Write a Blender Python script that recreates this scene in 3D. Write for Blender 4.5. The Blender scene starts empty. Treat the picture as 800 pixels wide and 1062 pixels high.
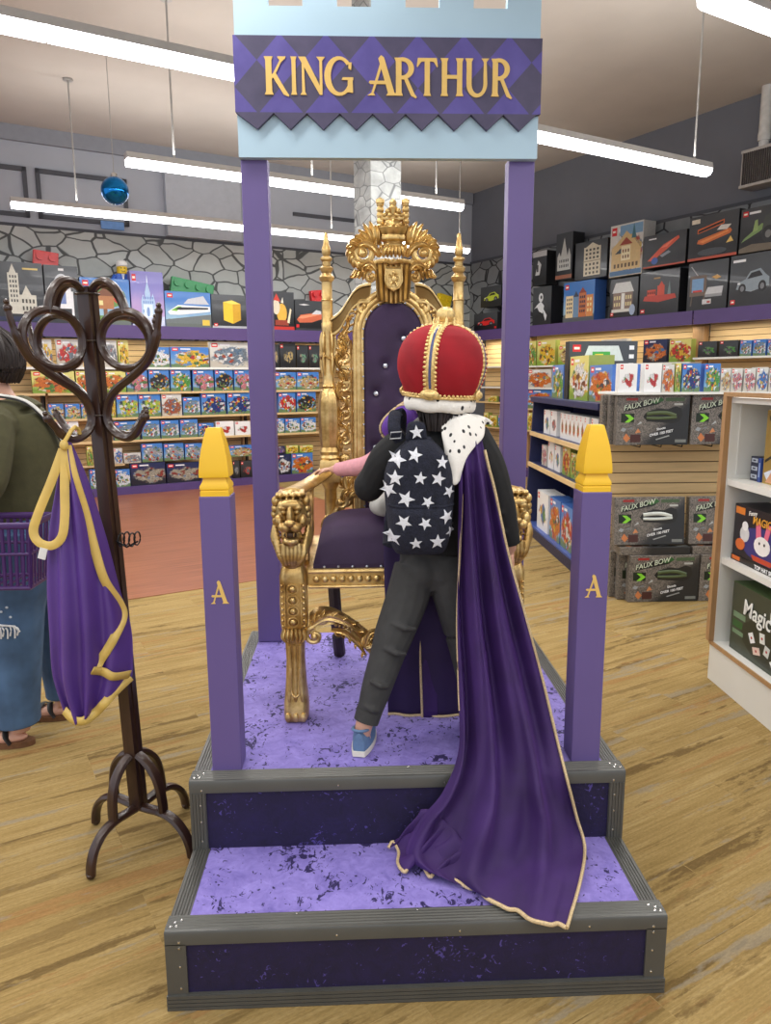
import bpy, bmesh, math, random
from mathutils import Vector, Matrix, noise as mnoise
COL = bpy.context.scene.collection
PI = math.pi
rnd = random.Random(11)
ORG = {}

def lin(c):
    out = []
    for x in c[:3]:
        x = x / 255.0
        out.append(x / 12.92 if x <= .04045 else ((x + .055) / 1.055) ** 2.4)
    return tuple(out) + (1.0,)

# ---------------------------------------------------------------- materials
class NT:
    """tiny node-tree writer"""
    def __init__(s, name):
        s.m = bpy.data.materials.new(name); s.m.use_nodes = True
        s.t = s.m.node_tree; s.n = s.t.nodes; s.l = s.t.links
        s.b = s.n['Principled BSDF']
    def node(s, typ, **kw):
        n = s.n.new(typ)
        for k, v in kw.items(): setattr(n, k, v)
        return n
    def put(s, sock, v):
        if isinstance(v, bpy.types.NodeSocket): s.l.new(v, sock)
        elif isinstance(v, (tuple, list)) and len(v) == 3 and sock.type == 'RGBA': sock.default_value = tuple(v) + (1,)
        else: sock.default_value = v
    def math(s, op, a, b=0.0, c=None, clamp=False):
        n = s.node('ShaderNodeMath', operation=op); n.use_clamp = clamp
        s.put(n.inputs[0], a); s.put(n.inputs[1], b)
        if c is not None: s.put(n.inputs[2], c)
        return n.outputs[0]
    def vmath(s, op, a, b=(0, 0, 0)):
        n = s.node('ShaderNodeVectorMath', operation=op); s.put(n.inputs[0], a); s.put(n.inputs[1], b)
        return n.outputs[0]
    def mix(s, f, a, b, blend='MIX'):
        n = s.node('ShaderNodeMix', data_type='RGBA', blend_type=blend)
        s.put(n.inputs[0], f); s.put(n.inputs[6], a); s.put(n.inputs[7], b)
        return n.outputs[2]
    def coord(s, kind='Object'): return s.node('ShaderNodeTexCoord').outputs[kind]
    def mapping(s, v, scale=(1, 1, 1), rot=(0, 0, 0), loc=(0, 0, 0)):
        n = s.node('ShaderNodeMapping'); s.put(n.inputs[0], v)
        n.inputs['Scale'].default_value = scale; n.inputs['Rotation'].default_value = rot; n.inputs['Location'].default_value = loc
        return n.outputs[0]
    def noise(s, v, scale, detail=3.0, rough=.55, dist=0.0, out=0, w=None):
        n = s.node('ShaderNodeTexNoise')
        if w is not None: n.noise_dimensions = '4D'; s.put(n.inputs['W'], w)
        s.put(n.inputs['Vector'], v); n.inputs['Scale'].default_value = scale
        n.inputs['Detail'].default_value = detail; n.inputs['Roughness'].default_value = rough; n.inputs['Distortion'].default_value = dist
        return n.outputs[out]
    def ramp(s, f, stops, interp='LINEAR'):
        n = s.node('ShaderNodeValToRGB'); s.put(n.inputs[0], f); e = n.color_ramp; e.interpolation = interp
        while len(e.elements) < len(stops): e.elements.new(.5)
        for el, (p, c) in zip(e.elements, stops): el.position = p; el.color = c if len(c) == 4 else tuple(c) + (1,)
        return n.outputs[0]
    def smooth(s, v, a, b):
        n = s.node('ShaderNodeMapRange', interpolation_type='SMOOTHSTEP'); s.put(n.inputs[0], v)
        n.inputs[1].default_value = a; n.inputs[2].default_value = b
        return n.outputs[0]
    def sep(s, v):
        n = s.node('ShaderNodeSeparateXYZ'); s.put(n.inputs[0], v); return n.outputs
    def bump(s, h, strength=.3, dist=.01):
        n = s.node('ShaderNodeBump'); s.put(n.inputs['Height'], h); n.inputs['Strength'].default_value = strength; n.inputs['Distance'].default_value = dist
        s.l.new(n.outputs[0], s.b.inputs['Normal'])
    def set(s, **kw):
        for k, v in kw.items(): s.put(s.b.inputs[k.replace('_', ' ')], v)

MC = {}
def mat(name, c, rough=.5, metal=0.0, var=.12, scale=14.0, bump=0.0, bscale=None, sheen=0.0, coat=0.0, stretch=(1, 1, 1)):
    """plain procedural material: one colour broken up by noise"""
    if name in MC: return MC[name]
    t = NT(name); c = lin(c)
    co = t.mapping(t.coord(), stretch)
    f = t.noise(co, scale)
    lo = tuple(x * (1 - var) for x in c[:3]) + (1,); hi = tuple(min(1, x * (1 + var)) for x in c[:3]) + (1,)
    t.set(Base_Color=t.ramp(f, [(.3, lo), (.7, hi)]), Roughness=rough, Metallic=metal)
    if bump: t.bump(t.noise(co, bscale or scale * 3, 4), bump, .01)
    if sheen: t.set(Sheen_Weight=sheen, Sheen_Roughness=.4); t.b.inputs['Sheen Tint'].default_value = tuple(min(1, x * 3.2 + .004) for x in c[:3]) + (1,)
    if coat: t.set(Coat_Weight=coat, Coat_Roughness=.15)
    MC[name] = t.m
    return t.m
def ink(c, rough=.45):
    return mat('ink_%d_%d_%d' % tuple(c[:3]), c, rough, var=.06, scale=30)
def emit(name, c, strength):
    if name in MC: return MC[name]
    t = NT(name); f = t.noise(t.coord(), 3.0)
    t.set(Base_Color=(1, 1, 1, 1), Emission_Color=t.mix(t.math('MULTIPLY', f, .1), lin(c), (1, 1, 1, 1)), Emission_Strength=strength)
    MC[name] = t.m
    return t.m

# ---------------------------------------------------------------- mesh builder
def cr(pts, n=6, closed=False):
    """Catmull-Rom resample of a list of equal-length tuples"""
    P = [tuple(p) for p in pts]; m = len(P); out = []
    segs = m if closed else m - 1
    for i in range(segs):
        if closed: a, b, c, d = P[(i - 1) % m], P[i], P[(i + 1) % m], P[(i + 2) % m]
        else: a, b, c, d = P[max(i - 1, 0)], P[i], P[i + 1], P[min(i + 2, m - 1)]
        for k in range(n):
            t = k / n
            out.append(tuple(.5 * (2 * b[j] + (c[j] - a[j]) * t + (2 * a[j] - 5 * b[j] + 4 * c[j] - d[j]) * t * t + (3 * b[j] - a[j] - 3 * c[j] + d[j]) * t ** 3) for j in range(len(b))))
    if not closed: out.append(P[-1])
    return out

class MB:
    def __init__(s): s.v = []; s.f = []; s.m = []; s.uv = {}
    def add(s, vs, fs, mi=0):
        o = len(s.v); s.v += [Vector(v) for v in vs]
        for f in fs: s.f.append([i + o for i in f]); s.m.append(mi)
        return o
    def box(s, x0, x1, y0, y1, z0, z1, mi=0):
        s.add([(x0, y0, z0), (x1, y0, z0), (x1, y1, z0), (x0, y1, z0), (x0, y0, z1), (x1, y0, z1), (x1, y1, z1), (x0, y1, z1)],
              [(0, 3, 2, 1), (4, 5, 6, 7), (0, 1, 5, 4), (1, 2, 6, 5), (2, 3, 7, 6), (3, 0, 4, 7)], mi)
        return s
    def obox(s, c, hx, hy, hz, M=None, mi=0):
        o = len(s.v); s.box(-hx, hx, -hy, hy, -hz, hz, mi)
        for i in range(o, len(s.v)): s.v[i] = (M @ s.v[i] if M else s.v[i]) + Vector(c)
        return s
    def prism(s, poly, y0, y1, mi=0, fr=None):
        """poly in (x,z), extruded from y0 (front, -Y) to y1; fr maps (x,y,z) to a point"""
        n = len(poly); A = sum(poly[i][0] * poly[(i + 1) % n][1] - poly[(i + 1) % n][0] * poly[i][1] for i in range(n))
        if A < 0: poly = poly[::-1]
        g = fr or (lambda x, y, z: (x, y, z))
        s.add([g(x, y0, z) for x, z in poly] + [g(x, y1, z) for x, z in poly],
              [tuple(range(n)), tuple(range(2 * n - 1, n - 1, -1))] + [(i + n, (i + 1) % n + n, (i + 1) % n, i) for i in range(n)], mi)
        return s
    def rings(s, R, mi=0, cap=True, close=False):
        n = len(R[0]); o = s.add([p for r in R for p in r], [], mi); m = len(R)
        for i in range(m if close else m - 1):
            a = o + i * n; b = o + ((i + 1) % m) * n
            for k in range(n): s.f.append([a + k, a + (k + 1) % n, b + (k + 1) % n, b + k]); s.m.append(mi)
        if cap and not close:
            s.f.append([o + k for k in range(n)][::-1]); s.m.append(mi)
            s.f.append([o + (m - 1) * n + k for k in range(n)]); s.m.append(mi)
        return s
    def tube(s, path, rad, n=8, mi=0, closed=False, up=(0, 0, 1), cap=True, phase=0.0):
        """rad: number, (rn, rb) or a list of these; rb lies along 'up' as far as possible"""
        P = [Vector(p[:3]) for p in path]; m = len(P); R = []
        prev = None
        for i in range(m):
            t = (P[(i + 1) % m] - P[i - 1]) if closed else (P[min(i + 1, m - 1)] - P[max(i - 1, 0)])
            if t.length < 1e-9: t = Vector((0, 0, 1))
            t.normalize(); u = Vector(up)
            if abs(t.dot(u)) > .97: u = prev if prev is not None and abs(t.dot(prev)) < .97 else Vector((0, 1, 0)) if abs(t.y) < .9 else Vector((1, 0, 0))
            b = (u - t * u.dot(t)).normalized(); a = t.cross(b); prev = b
            r = rad[i] if isinstance(rad, list) else rad
            ra, rb = r if isinstance(r, (tuple, list)) else (r, r)
            R.append([P[i] + a * (math.cos(2 * PI * k / n + phase) * ra) + b * (math.sin(2 * PI * k / n + phase) * rb) for k in range(n)])
        return s.rings(R, mi, cap, closed)
    def lathe(s, prof, c=(0, 0, 0), n=20, mi=0, lobes=0, amp=0.0, sx=1.0, sy=1.0):
        R = []
        for r, z in prof:
            R.append([(c[0] + sx * r * (1 + amp * math.cos(lobes * a)) * math.cos(a), c[1] + sy * r * (1 + amp * math.cos(lobes * a)) * math.sin(a), c[2] + z) for a in [2 * PI * k / n for k in range(n)]])
        return s.rings(R, mi)
    def sq(s, prof, c=(0, 0, 0), mi=0):
        """square-section turning: (half-width, z)"""
        return s.rings([[(c[0] + a * r, c[1] + b * r, c[2] + z) for a, b in ((-1, -1), (1, -1), (1, 1), (-1, 1))] for r, z in prof], mi)
    def ball(s, c, r, n=12, mi=0, M=None):
        rx, ry, rz = r if isinstance(r, (tuple, list)) else (r, r, r); h = max(4, n // 2)
        o = len(s.v); pts = [(0, 0, -rz)]
        for j in range(1, h):
            th = PI * j / h - PI / 2
            for k in range(n): a = 2 * PI * k / n; pts.append((rx * math.cos(th) * math.cos(a), ry * math.cos(th) * math.sin(a), rz * math.sin(th)))
        pts.append((0, 0, rz)); fs = []
        for k in range(n): fs.append((0, 1 + (k + 1) % n, 1 + k))
        for j in range(h - 2):
            for k in range(n): a = 1 + j * n; fs.append((a + k, a + (k + 1) % n, a + n + (k + 1) % n, a + n + k))
        L = len(pts) - 1; a = 1 + (h - 2) * n
        for k in range(n): fs.append((a + k, a + (k + 1) % n, L))
        s.add([Vector(c) + (M @ Vector(p) if M else Vector(p)) for p in pts], fs, mi)
        return s
    def grid(s, rows, mi=0):
        n = len(rows[0]); o = s.add([p for r in rows for p in r], [], mi)
        for i in range(len(rows) - 1):
            for k in range(n - 1): a = o + i * n + k; s.f.append([a, a + 1, a + n + 1, a + n]); s.m.append(mi)
        return s
    def xf(s, M, start=0):
        for i in range(start, len(s.v)): s.v[i] = M @ s.v[i]
        return s
    def build(s, name, mats, parent=None, smooth=35, mods=(), color=None):
        me = bpy.data.meshes.new(name); og = ORG.get(parent.name, Vector()) if parent else Vector()
        me.from_pydata([tuple(v - og) for v in s.v], [], s.f)
        for m in (mats if isinstance(mats, (list, tuple)) else [mats]): me.materials.append(m)
        me.polygons.foreach_set('material_index', s.m)
        if s.uv:
            uvl = me.uv_layers.new(name='UVMap')
            for fi, us in s.uv.items():
                for li, uv in zip(me.polygons[fi].loop_indices, us): uvl.data[li].uv = uv
        if smooth:
            me.polygons.foreach_set('use_smooth', [True] * len(me.polygons))
            if smooth < 180: me.set_sharp_from_angle(angle=math.radians(smooth))
        me.update()
        o = bpy.data.objects.new(name, me); COL.objects.link(o)
        if parent: o.parent = parent; ORG[o.name] = og
        if color: o.color = tuple(color)
        for kind, kw in mods:
            md = o.modifiers.new(kind.lower(), kind)
            for k, v in kw.items(): setattr(md, k, v)
        return o
BEV = lambda w, n=2: ('BEVEL', dict(width=w, segments=n, limit_method='ANGLE', angle_limit=.6))
def fix_normals(o):
    bm = bmesh.new(); bm.from_mesh(o.data); bmesh.ops.recalc_face_normals(bm, faces=bm.faces); bm.to_mesh(o.data); bm.free()
    return o

def tag(o, label=None, cat=None, group=None, kind=None):
    if label: o['label'] = label
    if cat: o['category'] = cat
    if group: o['group'] = group
    if kind: o['kind'] = kind
    return o
def thing(name, label, cat, loc=(0, 0, 0), rz=0.0, group=None, world=True):
    """Empty at the thing's base; world=True means its parts are written in world coordinates"""
    o = bpy.data.objects.new(name, None); COL.objects.link(o); o.location = loc; o.rotation_euler = (0, 0, rz); o.empty_display_size = .1
    tag(o, label, cat, group)
    if world: ORG[o.name] = Vector(loc)
    return o
def copy_tree(o, parent=None):
    c = o.copy(); COL.objects.link(c)
    if parent: c.parent = parent
    for ch in o.children: copy_tree(ch, c)
    return c
def struct(mb, name, mats, **kw):
    o = mb.build(name, mats, **kw); o['kind'] = 'structure'
    return o
# the room stands turned against the throne platform: (u, v) run along and towards the back wall
RA = math.radians(28.5); CA, SA = math.cos(RA), math.sin(RA)
def XY(u, v, z=0.0): return Vector((u * CA - v * SA, u * SA + v * CA, z))
def room(mb, start=0):
    for i in range(start, len(mb.v)): p = mb.v[i]; mb.v[i] = XY(p.x, p.y, p.z)
    return mb
BACK = {
 'top': (2.215, [
  (-0.298, 0.359, 0.702, 'dark', 'tower', 'grey box picturing a white tower'),
  (0.37, 0.764, 0.694, 'dark', 'dome', 'grey box picturing a white dome'),
  (0.775, 1.38, 0.574, 'field', 'house', 'blue and green box picturing a treehouse'),
  (1.392, 1.818, 0.691, 'castle', 'castle', 'lilac box picturing a pale ice palace'),
  (1.824, 2.451, 0.461, 'city', 'train', 'blue box picturing a white train'),
  (2.458, 2.982, 0.452, 'dark', 'cube', 'black box picturing a yellow cube'),
  (3.332, 3.693, 0.532, 'dark', 'beast', 'black box picturing a yellow horned creature'),
  (3.701, 4.146, 0.429, 'dark', 'speeder', 'black box picturing a red racer'),
 ]),
 'first': (1.68, [
  (0.21, 0.398, 0.337, 'pale', 'yellow', 'pale box picturing yellow toys'),
  (0.443, 0.75, 0.343, 'pale', 'red', 'pale box picturing a striped sail'),
  (0.996, 1.176, 0.341, 'pale', 'grey', 'pale box with grey models'),
  (1.188, 1.322, 0.344, 'field', 'yellow', 'yellow box with a toy figure'),
  (1.558, 1.852, 0.265, 'city', 'white', 'sky blue box picturing white buildings'),
  (1.865, 2.398, 0.272, 'city', 'yellow', 'blue box picturing a busy street'),
  (2.411, 2.974, 0.346, 'pale', 'steel', 'pale grey box picturing a jet'),
  (3.341, 3.447, 0.332, 'dark', 'tan', 'dark narrow box with tan figure'),
  (3.454, 3.707, 0.349, 'dark', 'temple', 'black box picturing a tan temple'),
  (3.722, 3.91, 0.326, 'dark', 'statue', 'dark box with a green statue on plinth'),
  (3.917, 4.1, 0.329, 'dark', 'statue', 'dark box with a green statue on plinth'),
 ]),
 'second': (1.357, [
  (0.132, 0.635, 0.271, 'field', 'orange', 'yellow green box picturing a farm'),
  (0.647, 0.845, 0.271, 'field', 'orange', 'yellow green box picturing a farm'),
  (0.975, 1.265, 0.271, 'field', 'orange', 'yellow green box picturing a farm'),
  (1.271, 1.545, 0.296, 'city', 'pink', 'blue box picturing a pink truck'),
  (1.558, 1.834, 0.297, 'city', 'black', 'blue box picturing a black car'),
  (1.847, 2.124, 0.297, 'city', 'green', 'blue box picturing a green truck'),
  (2.151, 2.45, 0.297, 'city', 'pink', 'blue box picturing a pink truck'),
  (2.464, 2.731, 0.298, 'city', 'black', 'blue box picturing a black car'),
  (2.745, 3.019, 0.298, 'city', 'pink', 'blue box picturing a pink truck'),
  (3.36, 3.704, 0.257, 'city', 'tan', 'pale blue box picturing a seaplane'),
  (3.712, 4.076, 0.257, 'city', 'tan', 'pale blue box picturing a seaplane'),
 ]),
 'third': (1.028, [
  (0.295, 0.475, 0.193, 'city', 'sand', 'small blue box picturing a sandy beach'),
  (0.487, 0.67, 0.189, 'city', 'sand', 'small blue box picturing a sandy beach'),
  (0.682, 0.775, 0.185, 'city', 'sand', 'small blue box picturing a sandy beach'),
  (1.049, 1.11, 0.265, 'field', 'yellow', 'narrow yellow box'),
  (1.122, 1.4, 0.312, 'city', 'lime', 'blue green box picturing a camper'),
  (1.406, 1.698, 0.308, 'city', 'lime', 'blue green box picturing a camper'),
  (1.711, 1.986, 0.316, 'pale', 'brick', 'pale box picturing a brown shop'),
  (2.0, 2.242, 0.247, 'city', 'steel', 'small blue box picturing a grey car'),
  (2.256, 2.609, 0.321, 'city', 'police', 'deep blue box picturing a police van'),
  (2.631, 3.005, 0.316, 'city', 'police', 'deep blue box picturing a police van'),
  (3.408, 3.686, 0.292, 'city', 'red', 'blue box picturing a red playhouse'),
  (3.701, 4.019, 0.302, 'city', 'black', 'blue box picturing a dark truck'),
 ]),
 'fourth': (0.725, [
  (0.363, 0.477, 0.277, 'white', 'grey', 'white small box'),
  (0.488, 0.638, 0.272, 'white', 'grey', 'white small box'),
  (1.066, 1.4, 0.249, 'city', 'steel', 'blue box picturing a grey race car'),
  (1.425, 1.668, 0.251, 'city', 'steel', 'blue box picturing a grey race car'),
  (1.681, 1.93, 0.243, 'city', 'steel', 'blue box picturing a grey race car'),
  (1.943, 2.192, 0.247, 'city', 'steel', 'blue box picturing a grey race car'),
  (2.199, 2.42, 0.186, 'city', 'police', 'small deep blue box'),
  (2.448, 2.716, 0.203, 'white', 'red', 'white box with pink figures'),
  (2.731, 2.963, 0.194, 'white', 'red', 'white box with pink figures'),
  (3.367, 3.497, 0.217, 'city', 'white', 'blue box picturing a white bear'),
  (3.505, 3.747, 0.211, 'city', 'white', 'blue box picturing a white bear'),
  (3.755, 4.011, 0.217, 'city', 'white', 'blue box picturing a white bear'),
 ]),
 'fifth': (0.415, [
  (0.71, 0.781, 0.251, 'field', 'green', 'small green box'),
  (1.046, 1.157, 0.207, 'pale', 'blue', 'small pale blue box'),
  (1.169, 1.394, 0.133, 'pale', 'grey', 'small pale grey box'),
  (1.407, 1.689, 0.249, 'city', 'spider', 'blue box picturing a grey robot'),
  (1.702, 1.98, 0.235, 'city', 'spider', 'blue box picturing a grey robot'),
  (1.993, 2.238, 0.221, 'city', 'spider', 'blue box picturing a grey robot'),
  (2.631, 2.98, 0.16, 'city', 'tan', 'blue box picturing a tan tank'),
  (3.356, 3.494, 0.114, 'night', 'violet', 'small violet box'),
  (3.51, 3.706, 0.119, 'field', 'yellow', 'small yellow box'),
  (3.73, 3.954, 0.107, 'field', 'yellow', 'small yellow box'),
 ]),
 'bottom': (0.105, [
  (0.725, 0.88, 0.254, 'city', 'white', 'sky blue box'),
  (1.026, 1.237, 0.232, 'city', 'white', 'sky blue box picturing a white truck'),
  (1.243, 1.711, 0.301, 'night', 'tower', 'large midnight blue box picturing towers'),
  (1.724, 2.209, 0.27, 'night', 'tower', 'large midnight blue box picturing towers'),
  (2.674, 2.776, 0.251, 'dark', 'grey', 'black narrow box'),
  (2.79, 2.982, 0.241, 'dark', 'red', 'black box with a red figure'),
  (3.345, 3.578, 0.307, 'night', 'white', 'black box picturing an astronaut'),
  (3.593, 3.945, 0.304, 'city', 'orange', 'bright blue box picturing a lion'),
 ]),
}
RIGHT_TOP = [
  (8.836, 8.208, 2.286, 2.561, 'lo', 'dark', 'redcar', 'black box picturing a red car'),
  (8.666, 8.126, 2.641, 2.956, 'hi', 'dark', 'greencar', 'black box picturing a lime green car'),
  (7.403, 6.991, 2.322, 2.833, 'lo', 'dark', 'robot', 'black box picturing a white robot'),
  (7.426, 7.115, 2.852, 3.33, 'hi', 'dark', 'white', 'black box with a dark figure'),
  (6.759, 6.153, 2.339, 2.833, 'lo', 'city', 'street', 'blue box picturing a street of houses'),
  (6.944, 6.6, 2.878, 3.507, 'hi', 'dark', 'steel', 'dark box picturing a pale castle'),
  (6.56, 5.961, 2.833, 3.325, 'hi', 'dark', 'facade', 'grey box picturing a tall cream facade'),
  (5.898, 5.416, 2.32, 2.782, 'lo', 'dark', 'mansion', 'black box picturing a white mansion'),
  (5.935, 5.379, 2.801, 3.446, 'hi', 'pale', 'tan', 'tall tan box picturing a pagoda town'),
  (5.407, 4.797, 2.371, 2.81, 'lo', 'dark', 'barge', 'black box picturing a red tower barge'),
  (5.379, 4.736, 2.846, 3.231, 'hi', 'dark', 'rocket', 'black box picturing an orange rocket'),
  (4.695, 4.151, 2.391, 2.835, 'lo', 'dark', 'console', 'black box picturing a television and console'),
  (4.721, 4.066, 2.847, 3.335, 'hi', 'dark', 'guitar', 'black box picturing an orange guitar'),
  (4.145, 3.59, 2.393, 2.843, 'lo', 'dark', 'greycar', 'black box picturing a grey armoured car'),
  (4.061, 3.537, 2.847, 3.307, 'hi', 'dark', 'machine', 'grey box picturing a green digger'),
]
RIGHT_ROWS = {
 'first': (1.691, [
  (7.499, 7.305, 0.364, 'field', 'green', 'yellow green box'),
  (7.284, 6.893, 0.364, 'field', 'yellow', 'yellow box picturing a garden'),
  (6.834, 6.431, 0.276, 'field', 'tan', 'tan green box picturing a horse'),
 ]),
 'second': (1.366, [
  (7.485, 6.958, 0.271, 'pale', 'orange', 'pale box picturing an orange house'),
 ]),
 'third': (1.051, [
  (7.472, 6.903, 0.287, 'city', 'orange', 'pale blue box picturing a beach house'),
 ]),
 'fourth': (0.721, [
  (7.458, 7.327, 0.265, 'field', 'yellow', 'narrow yellow box'),
 ]),
 'near': (1.708, [
  (6.022, 5.572, 0.301, 'pale', 'red', 'pale box with red toys'),
  (5.305, 4.935, 0.27, 'night', 'orange', 'violet box picturing an orange town'),
  (4.906, 4.588, 0.253, 'field', 'red', 'yellow box picturing red figures'),
 ]),
 'pillar': (1.738, [
  (4.499, 4.242, 0.183, 'dark', 'green', 'dark green box picturing a crocodile'),
  (4.217, 3.973, 0.182, 'dark', 'green', 'dark green box picturing a crocodile'),
  (3.955, 3.809, 0.173, 'city', 'steel', 'blue box picturing grey dinosaurs'),
  (3.798, 3.64, 0.176, 'city', 'steel', 'blue box picturing grey dinosaurs'),
  (3.628, 3.497, 0.168, 'city', 'white', 'pale blue box'),
 ]),
 'corner': (1.126, [
  (8.493, 8.268, 0.091, 'field', 'yellow', 'small yellow box'),
  (8.219, 8.049, 0.111, 'night', 'pink', 'small pink box'),
 ]),
 'corner2': (0.715, [
  (8.61, 8.481, 0.229, 'field', 'yellow', 'small yellow box'),
  (8.456, 8.255, 0.189, 'field', 'yellow', 'small yellow box'),
  (8.23, 8.06, 0.197, 'city', 'blue', 'small blue box'),
 ]),
}
END_ROW = [
  (1.568, 1.688, 0.184, 'white', 'red', 'white box with round icons'),
  (1.733, 1.848, 0.183, 'white', 'red', 'white box with round icons'),
  (1.851, 1.931, 0.177, 'pale', 'orange', 'tan box with orange fruit'),
  (1.937, 1.975, 0.183, 'field', 'green', 'narrow green box'),
  (1.982, 2.104, 0.182, 'city', 'police', 'bright blue box picturing a truck'),
  (2.129, 2.235, 0.181, 'city', 'green', 'bright blue box picturing a lake'),
  (2.238, 2.306, 0.15, 'pale', 'tan', 'tan box with a lamp'),
  (2.309, 2.383, 0.15, 'pale', 'pink', 'pink box with dolls'),
  (2.393, 2.47, 0.149, 'pale', 'pink', 'pink box with dolls'),
  (2.476, 2.554, 0.155, 'pale', 'blue', 'pale blue box with dolls'),
  (2.56, 2.625, 0.149, 'pale', 'pink', 'pink box with dolls'),
]
# ---------------------------------------------------------------- camera
cam_d = bpy.data.cameras.new('camera'); cam = bpy.data.objects.new('camera', cam_d); COL.objects.link(cam)
bpy.context.scene.camera = cam
cam_d.sensor_fit = 'VERTICAL'; cam_d.sensor_height = 36.0; cam_d.lens = 770.71 / 1062 * 36.0
cam_d.clip_start = .05; cam_d.clip_end = 60
yaw, pit, rol = .0388, .1782, -.0057
fw = Vector((math.sin(yaw) * math.cos(pit), math.cos(yaw) * math.cos(pit), -math.sin(pit)))
r0 = Vector((math.cos(yaw), -math.sin(yaw), 0)); u0 = r0.cross(fw)
r1 = r0 * math.cos(rol) + u0 * math.sin(rol); u1 = -r0 * math.sin(rol) + u0 * math.cos(rol)
cam.matrix_world = Matrix(((r1.x, u1.x, -fw.x, -.1378), (r1.y, u1.y, -fw.y, -1.5985), (r1.z, u1.z, -fw.z, 1.5195), (0, 0, 0, 1)))

# ---------------------------------------------------------------- surfaces
def m_carpet():
    """carpet planks: tan pile with ragged dark, rust and grey streaks that stop at the plank ends"""
    t = NT('carpet_planks'); co = t.coord()
    br = t.node('ShaderNodeTexBrick'); t.put(br.inputs['Vector'], co); br.offset = .5
    for k, v in (('Scale', 1.0), ('Brick Width', 1.0), ('Row Height', .25), ('Mortar Size', .0015), ('Mortar Smooth', .3)): br.inputs[k].default_value = v
    br.inputs['Color1'].default_value = (0, 0, 0, 1); br.inputs['Color2'].default_value = (1, 1, 1, 1); br.inputs['Mortar'].default_value = (.5, .5, .5, 1)
    cid = t.math('MULTIPLY', t.sep(br.outputs[0])[0], 7.0)
    cmb = t.node('ShaderNodeCombineXYZ'); t.put(cmb.inputs[2], cid); p = t.vmath('ADD', co, cmb.outputs[0])
    grain = t.noise(t.mapping(co, (.6, 1.6, 1)), 110, 3, .7); fine = t.noise(t.mapping(p, (2.2, 60, 1)), 1.6, 5, .7)
    def streak(sx, sy, sc, lo, hi, off):
        a = t.noise(t.mapping(p, (sx, sy, 1), loc=(off, off * 1.7, 0)), sc, 3, .55, .2); b = t.noise(t.mapping(p, (sx * 9, sy * 2.2, 1), loc=(off, 0, 0)), sc * 1.4, 4, .7)
        v = t.math('ADD', a, t.math('MULTIPLY', t.math('SUBTRACT', b, .5), .34)); return t.smooth(v, lo, hi)
    c = t.ramp(t.math('ADD', t.math('MULTIPLY', fine, .6), t.math('MULTIPLY', t.noise(t.mapping(p, (.9, 9, 1)), 1.4, 4), .4)), [(.34, lin((130, 108, 64))), (.50, lin((150, 126, 79))), (.64, lin((165, 142, 95)))])
    c = t.mix(t.math('MULTIPLY', streak(.55, 8, 1.5, .60, .66, 3), .75), c, lin((94, 74, 42)))
    c = t.mix(t.math('MULTIPLY', streak(.7, 13, 1.3, .585, .65, 11), .55), c, lin((108, 86, 50)))
    c = t.mix(t.math('MULTIPLY', streak(.6, 10, 1.4, .60, .68, 23), .4), c, lin((150, 100, 60)))
    c = t.mix(t.math('MULTIPLY', streak(.6, 9, 1.4, .605, .67, 37), .6), c, lin((138, 130, 114)))
    c = t.mix(.35, c, t.ramp(grain, [(.3, (.3, .3, .3)), (.7, (.72, .72, .72))]), 'OVERLAY')
    t.set(Base_Color=c, Roughness=.9, Specular_IOR_Level=.15); t.bump(grain, .3, .004)
    return t.m
def m_laminate():
    t = NT('orange_laminate'); co = t.coord()
    n = t.noise(t.mapping(co, (1.2, 26, 1)), 1.5, 6, .65, .3)
    c = t.ramp(n, [(.3, lin((112, 63, 38))), (.5, lin((147, 88, 58))), (.7, lin((163, 104, 74)))])
    t.set(Base_Color=c, Roughness=.35)
    return t.m
def m_stone(name, c0, c1, line):
    t = NT(name); co = t.coord()
    d = t.noise(co, 2.2, 2, .5, 0, 1)
    p = t.vmath('ADD', co, t.vmath('MULTIPLY', t.vmath('SUBTRACT', d, (.5, .5, .5)), (.22, .0, .16)))
    p = t.mapping(p, (2.9, 0, 4.9))
    v = t.node('ShaderNodeTexVoronoi', feature='DISTANCE_TO_EDGE'); v.voronoi_dimensions = '3D'; t.put(v.inputs['Vector'], p); v.inputs['Scale'].default_value = 1.0; v.inputs['Randomness'].default_value = .8
    v2 = t.node('ShaderNodeTexVoronoi'); t.put(v2.inputs['Vector'], p); v2.inputs['Scale'].default_value = 1.0; v2.inputs['Randomness'].default_value = .8
    e = t.smooth(v.outputs[0], .026, .048)
    tone = t.math('ADD', t.math('MULTIPLY', t.sep(v2.outputs['Color'])[0], .5), t.math('MULTIPLY', t.noise(co, 5, 4), .6))
    c = t.mix(e, lin(line), t.ramp(tone, [(.25, lin(c0)), (.85, lin(c1))]))
    t.set(Base_Color=c, Roughness=.75)
    return t.m
def m_velvet(name, ground, hi, fleck, amount, scale=30, sheen=.2):
    """crushed velvet: softly mottled ground broken by sharp crushed flecks"""
    t = NT(name); co = t.coord()
    soft = t.noise(co, 9, 4, .6); mid = t.noise(co, scale, 4, .65, .8)
    a = t.noise(t.mapping(co, (1, .7, 1)), scale * 1.5, 3, .6, 1.6); b = t.noise(co, scale * .35, 2)
    c = t.ramp(t.math('ADD', t.math('MULTIPLY', soft, .45), t.math('MULTIPLY', mid, .55)), [(.32, lin(ground)), (.66, lin(hi))])
    v = t.math('ADD', a, t.math('MULTIPLY', t.math('SUBTRACT', b, .5), .55)); c = t.mix(t.smooth(v, amount, amount + .035), c, lin(fleck))
    t.set(Base_Color=c, Roughness=.75, Sheen_Weight=sheen, Sheen_Roughness=.4); t.b.inputs['Sheen Tint'].default_value = lin(hi); t.bump(mid, .35, .006)
    return t.m
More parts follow.
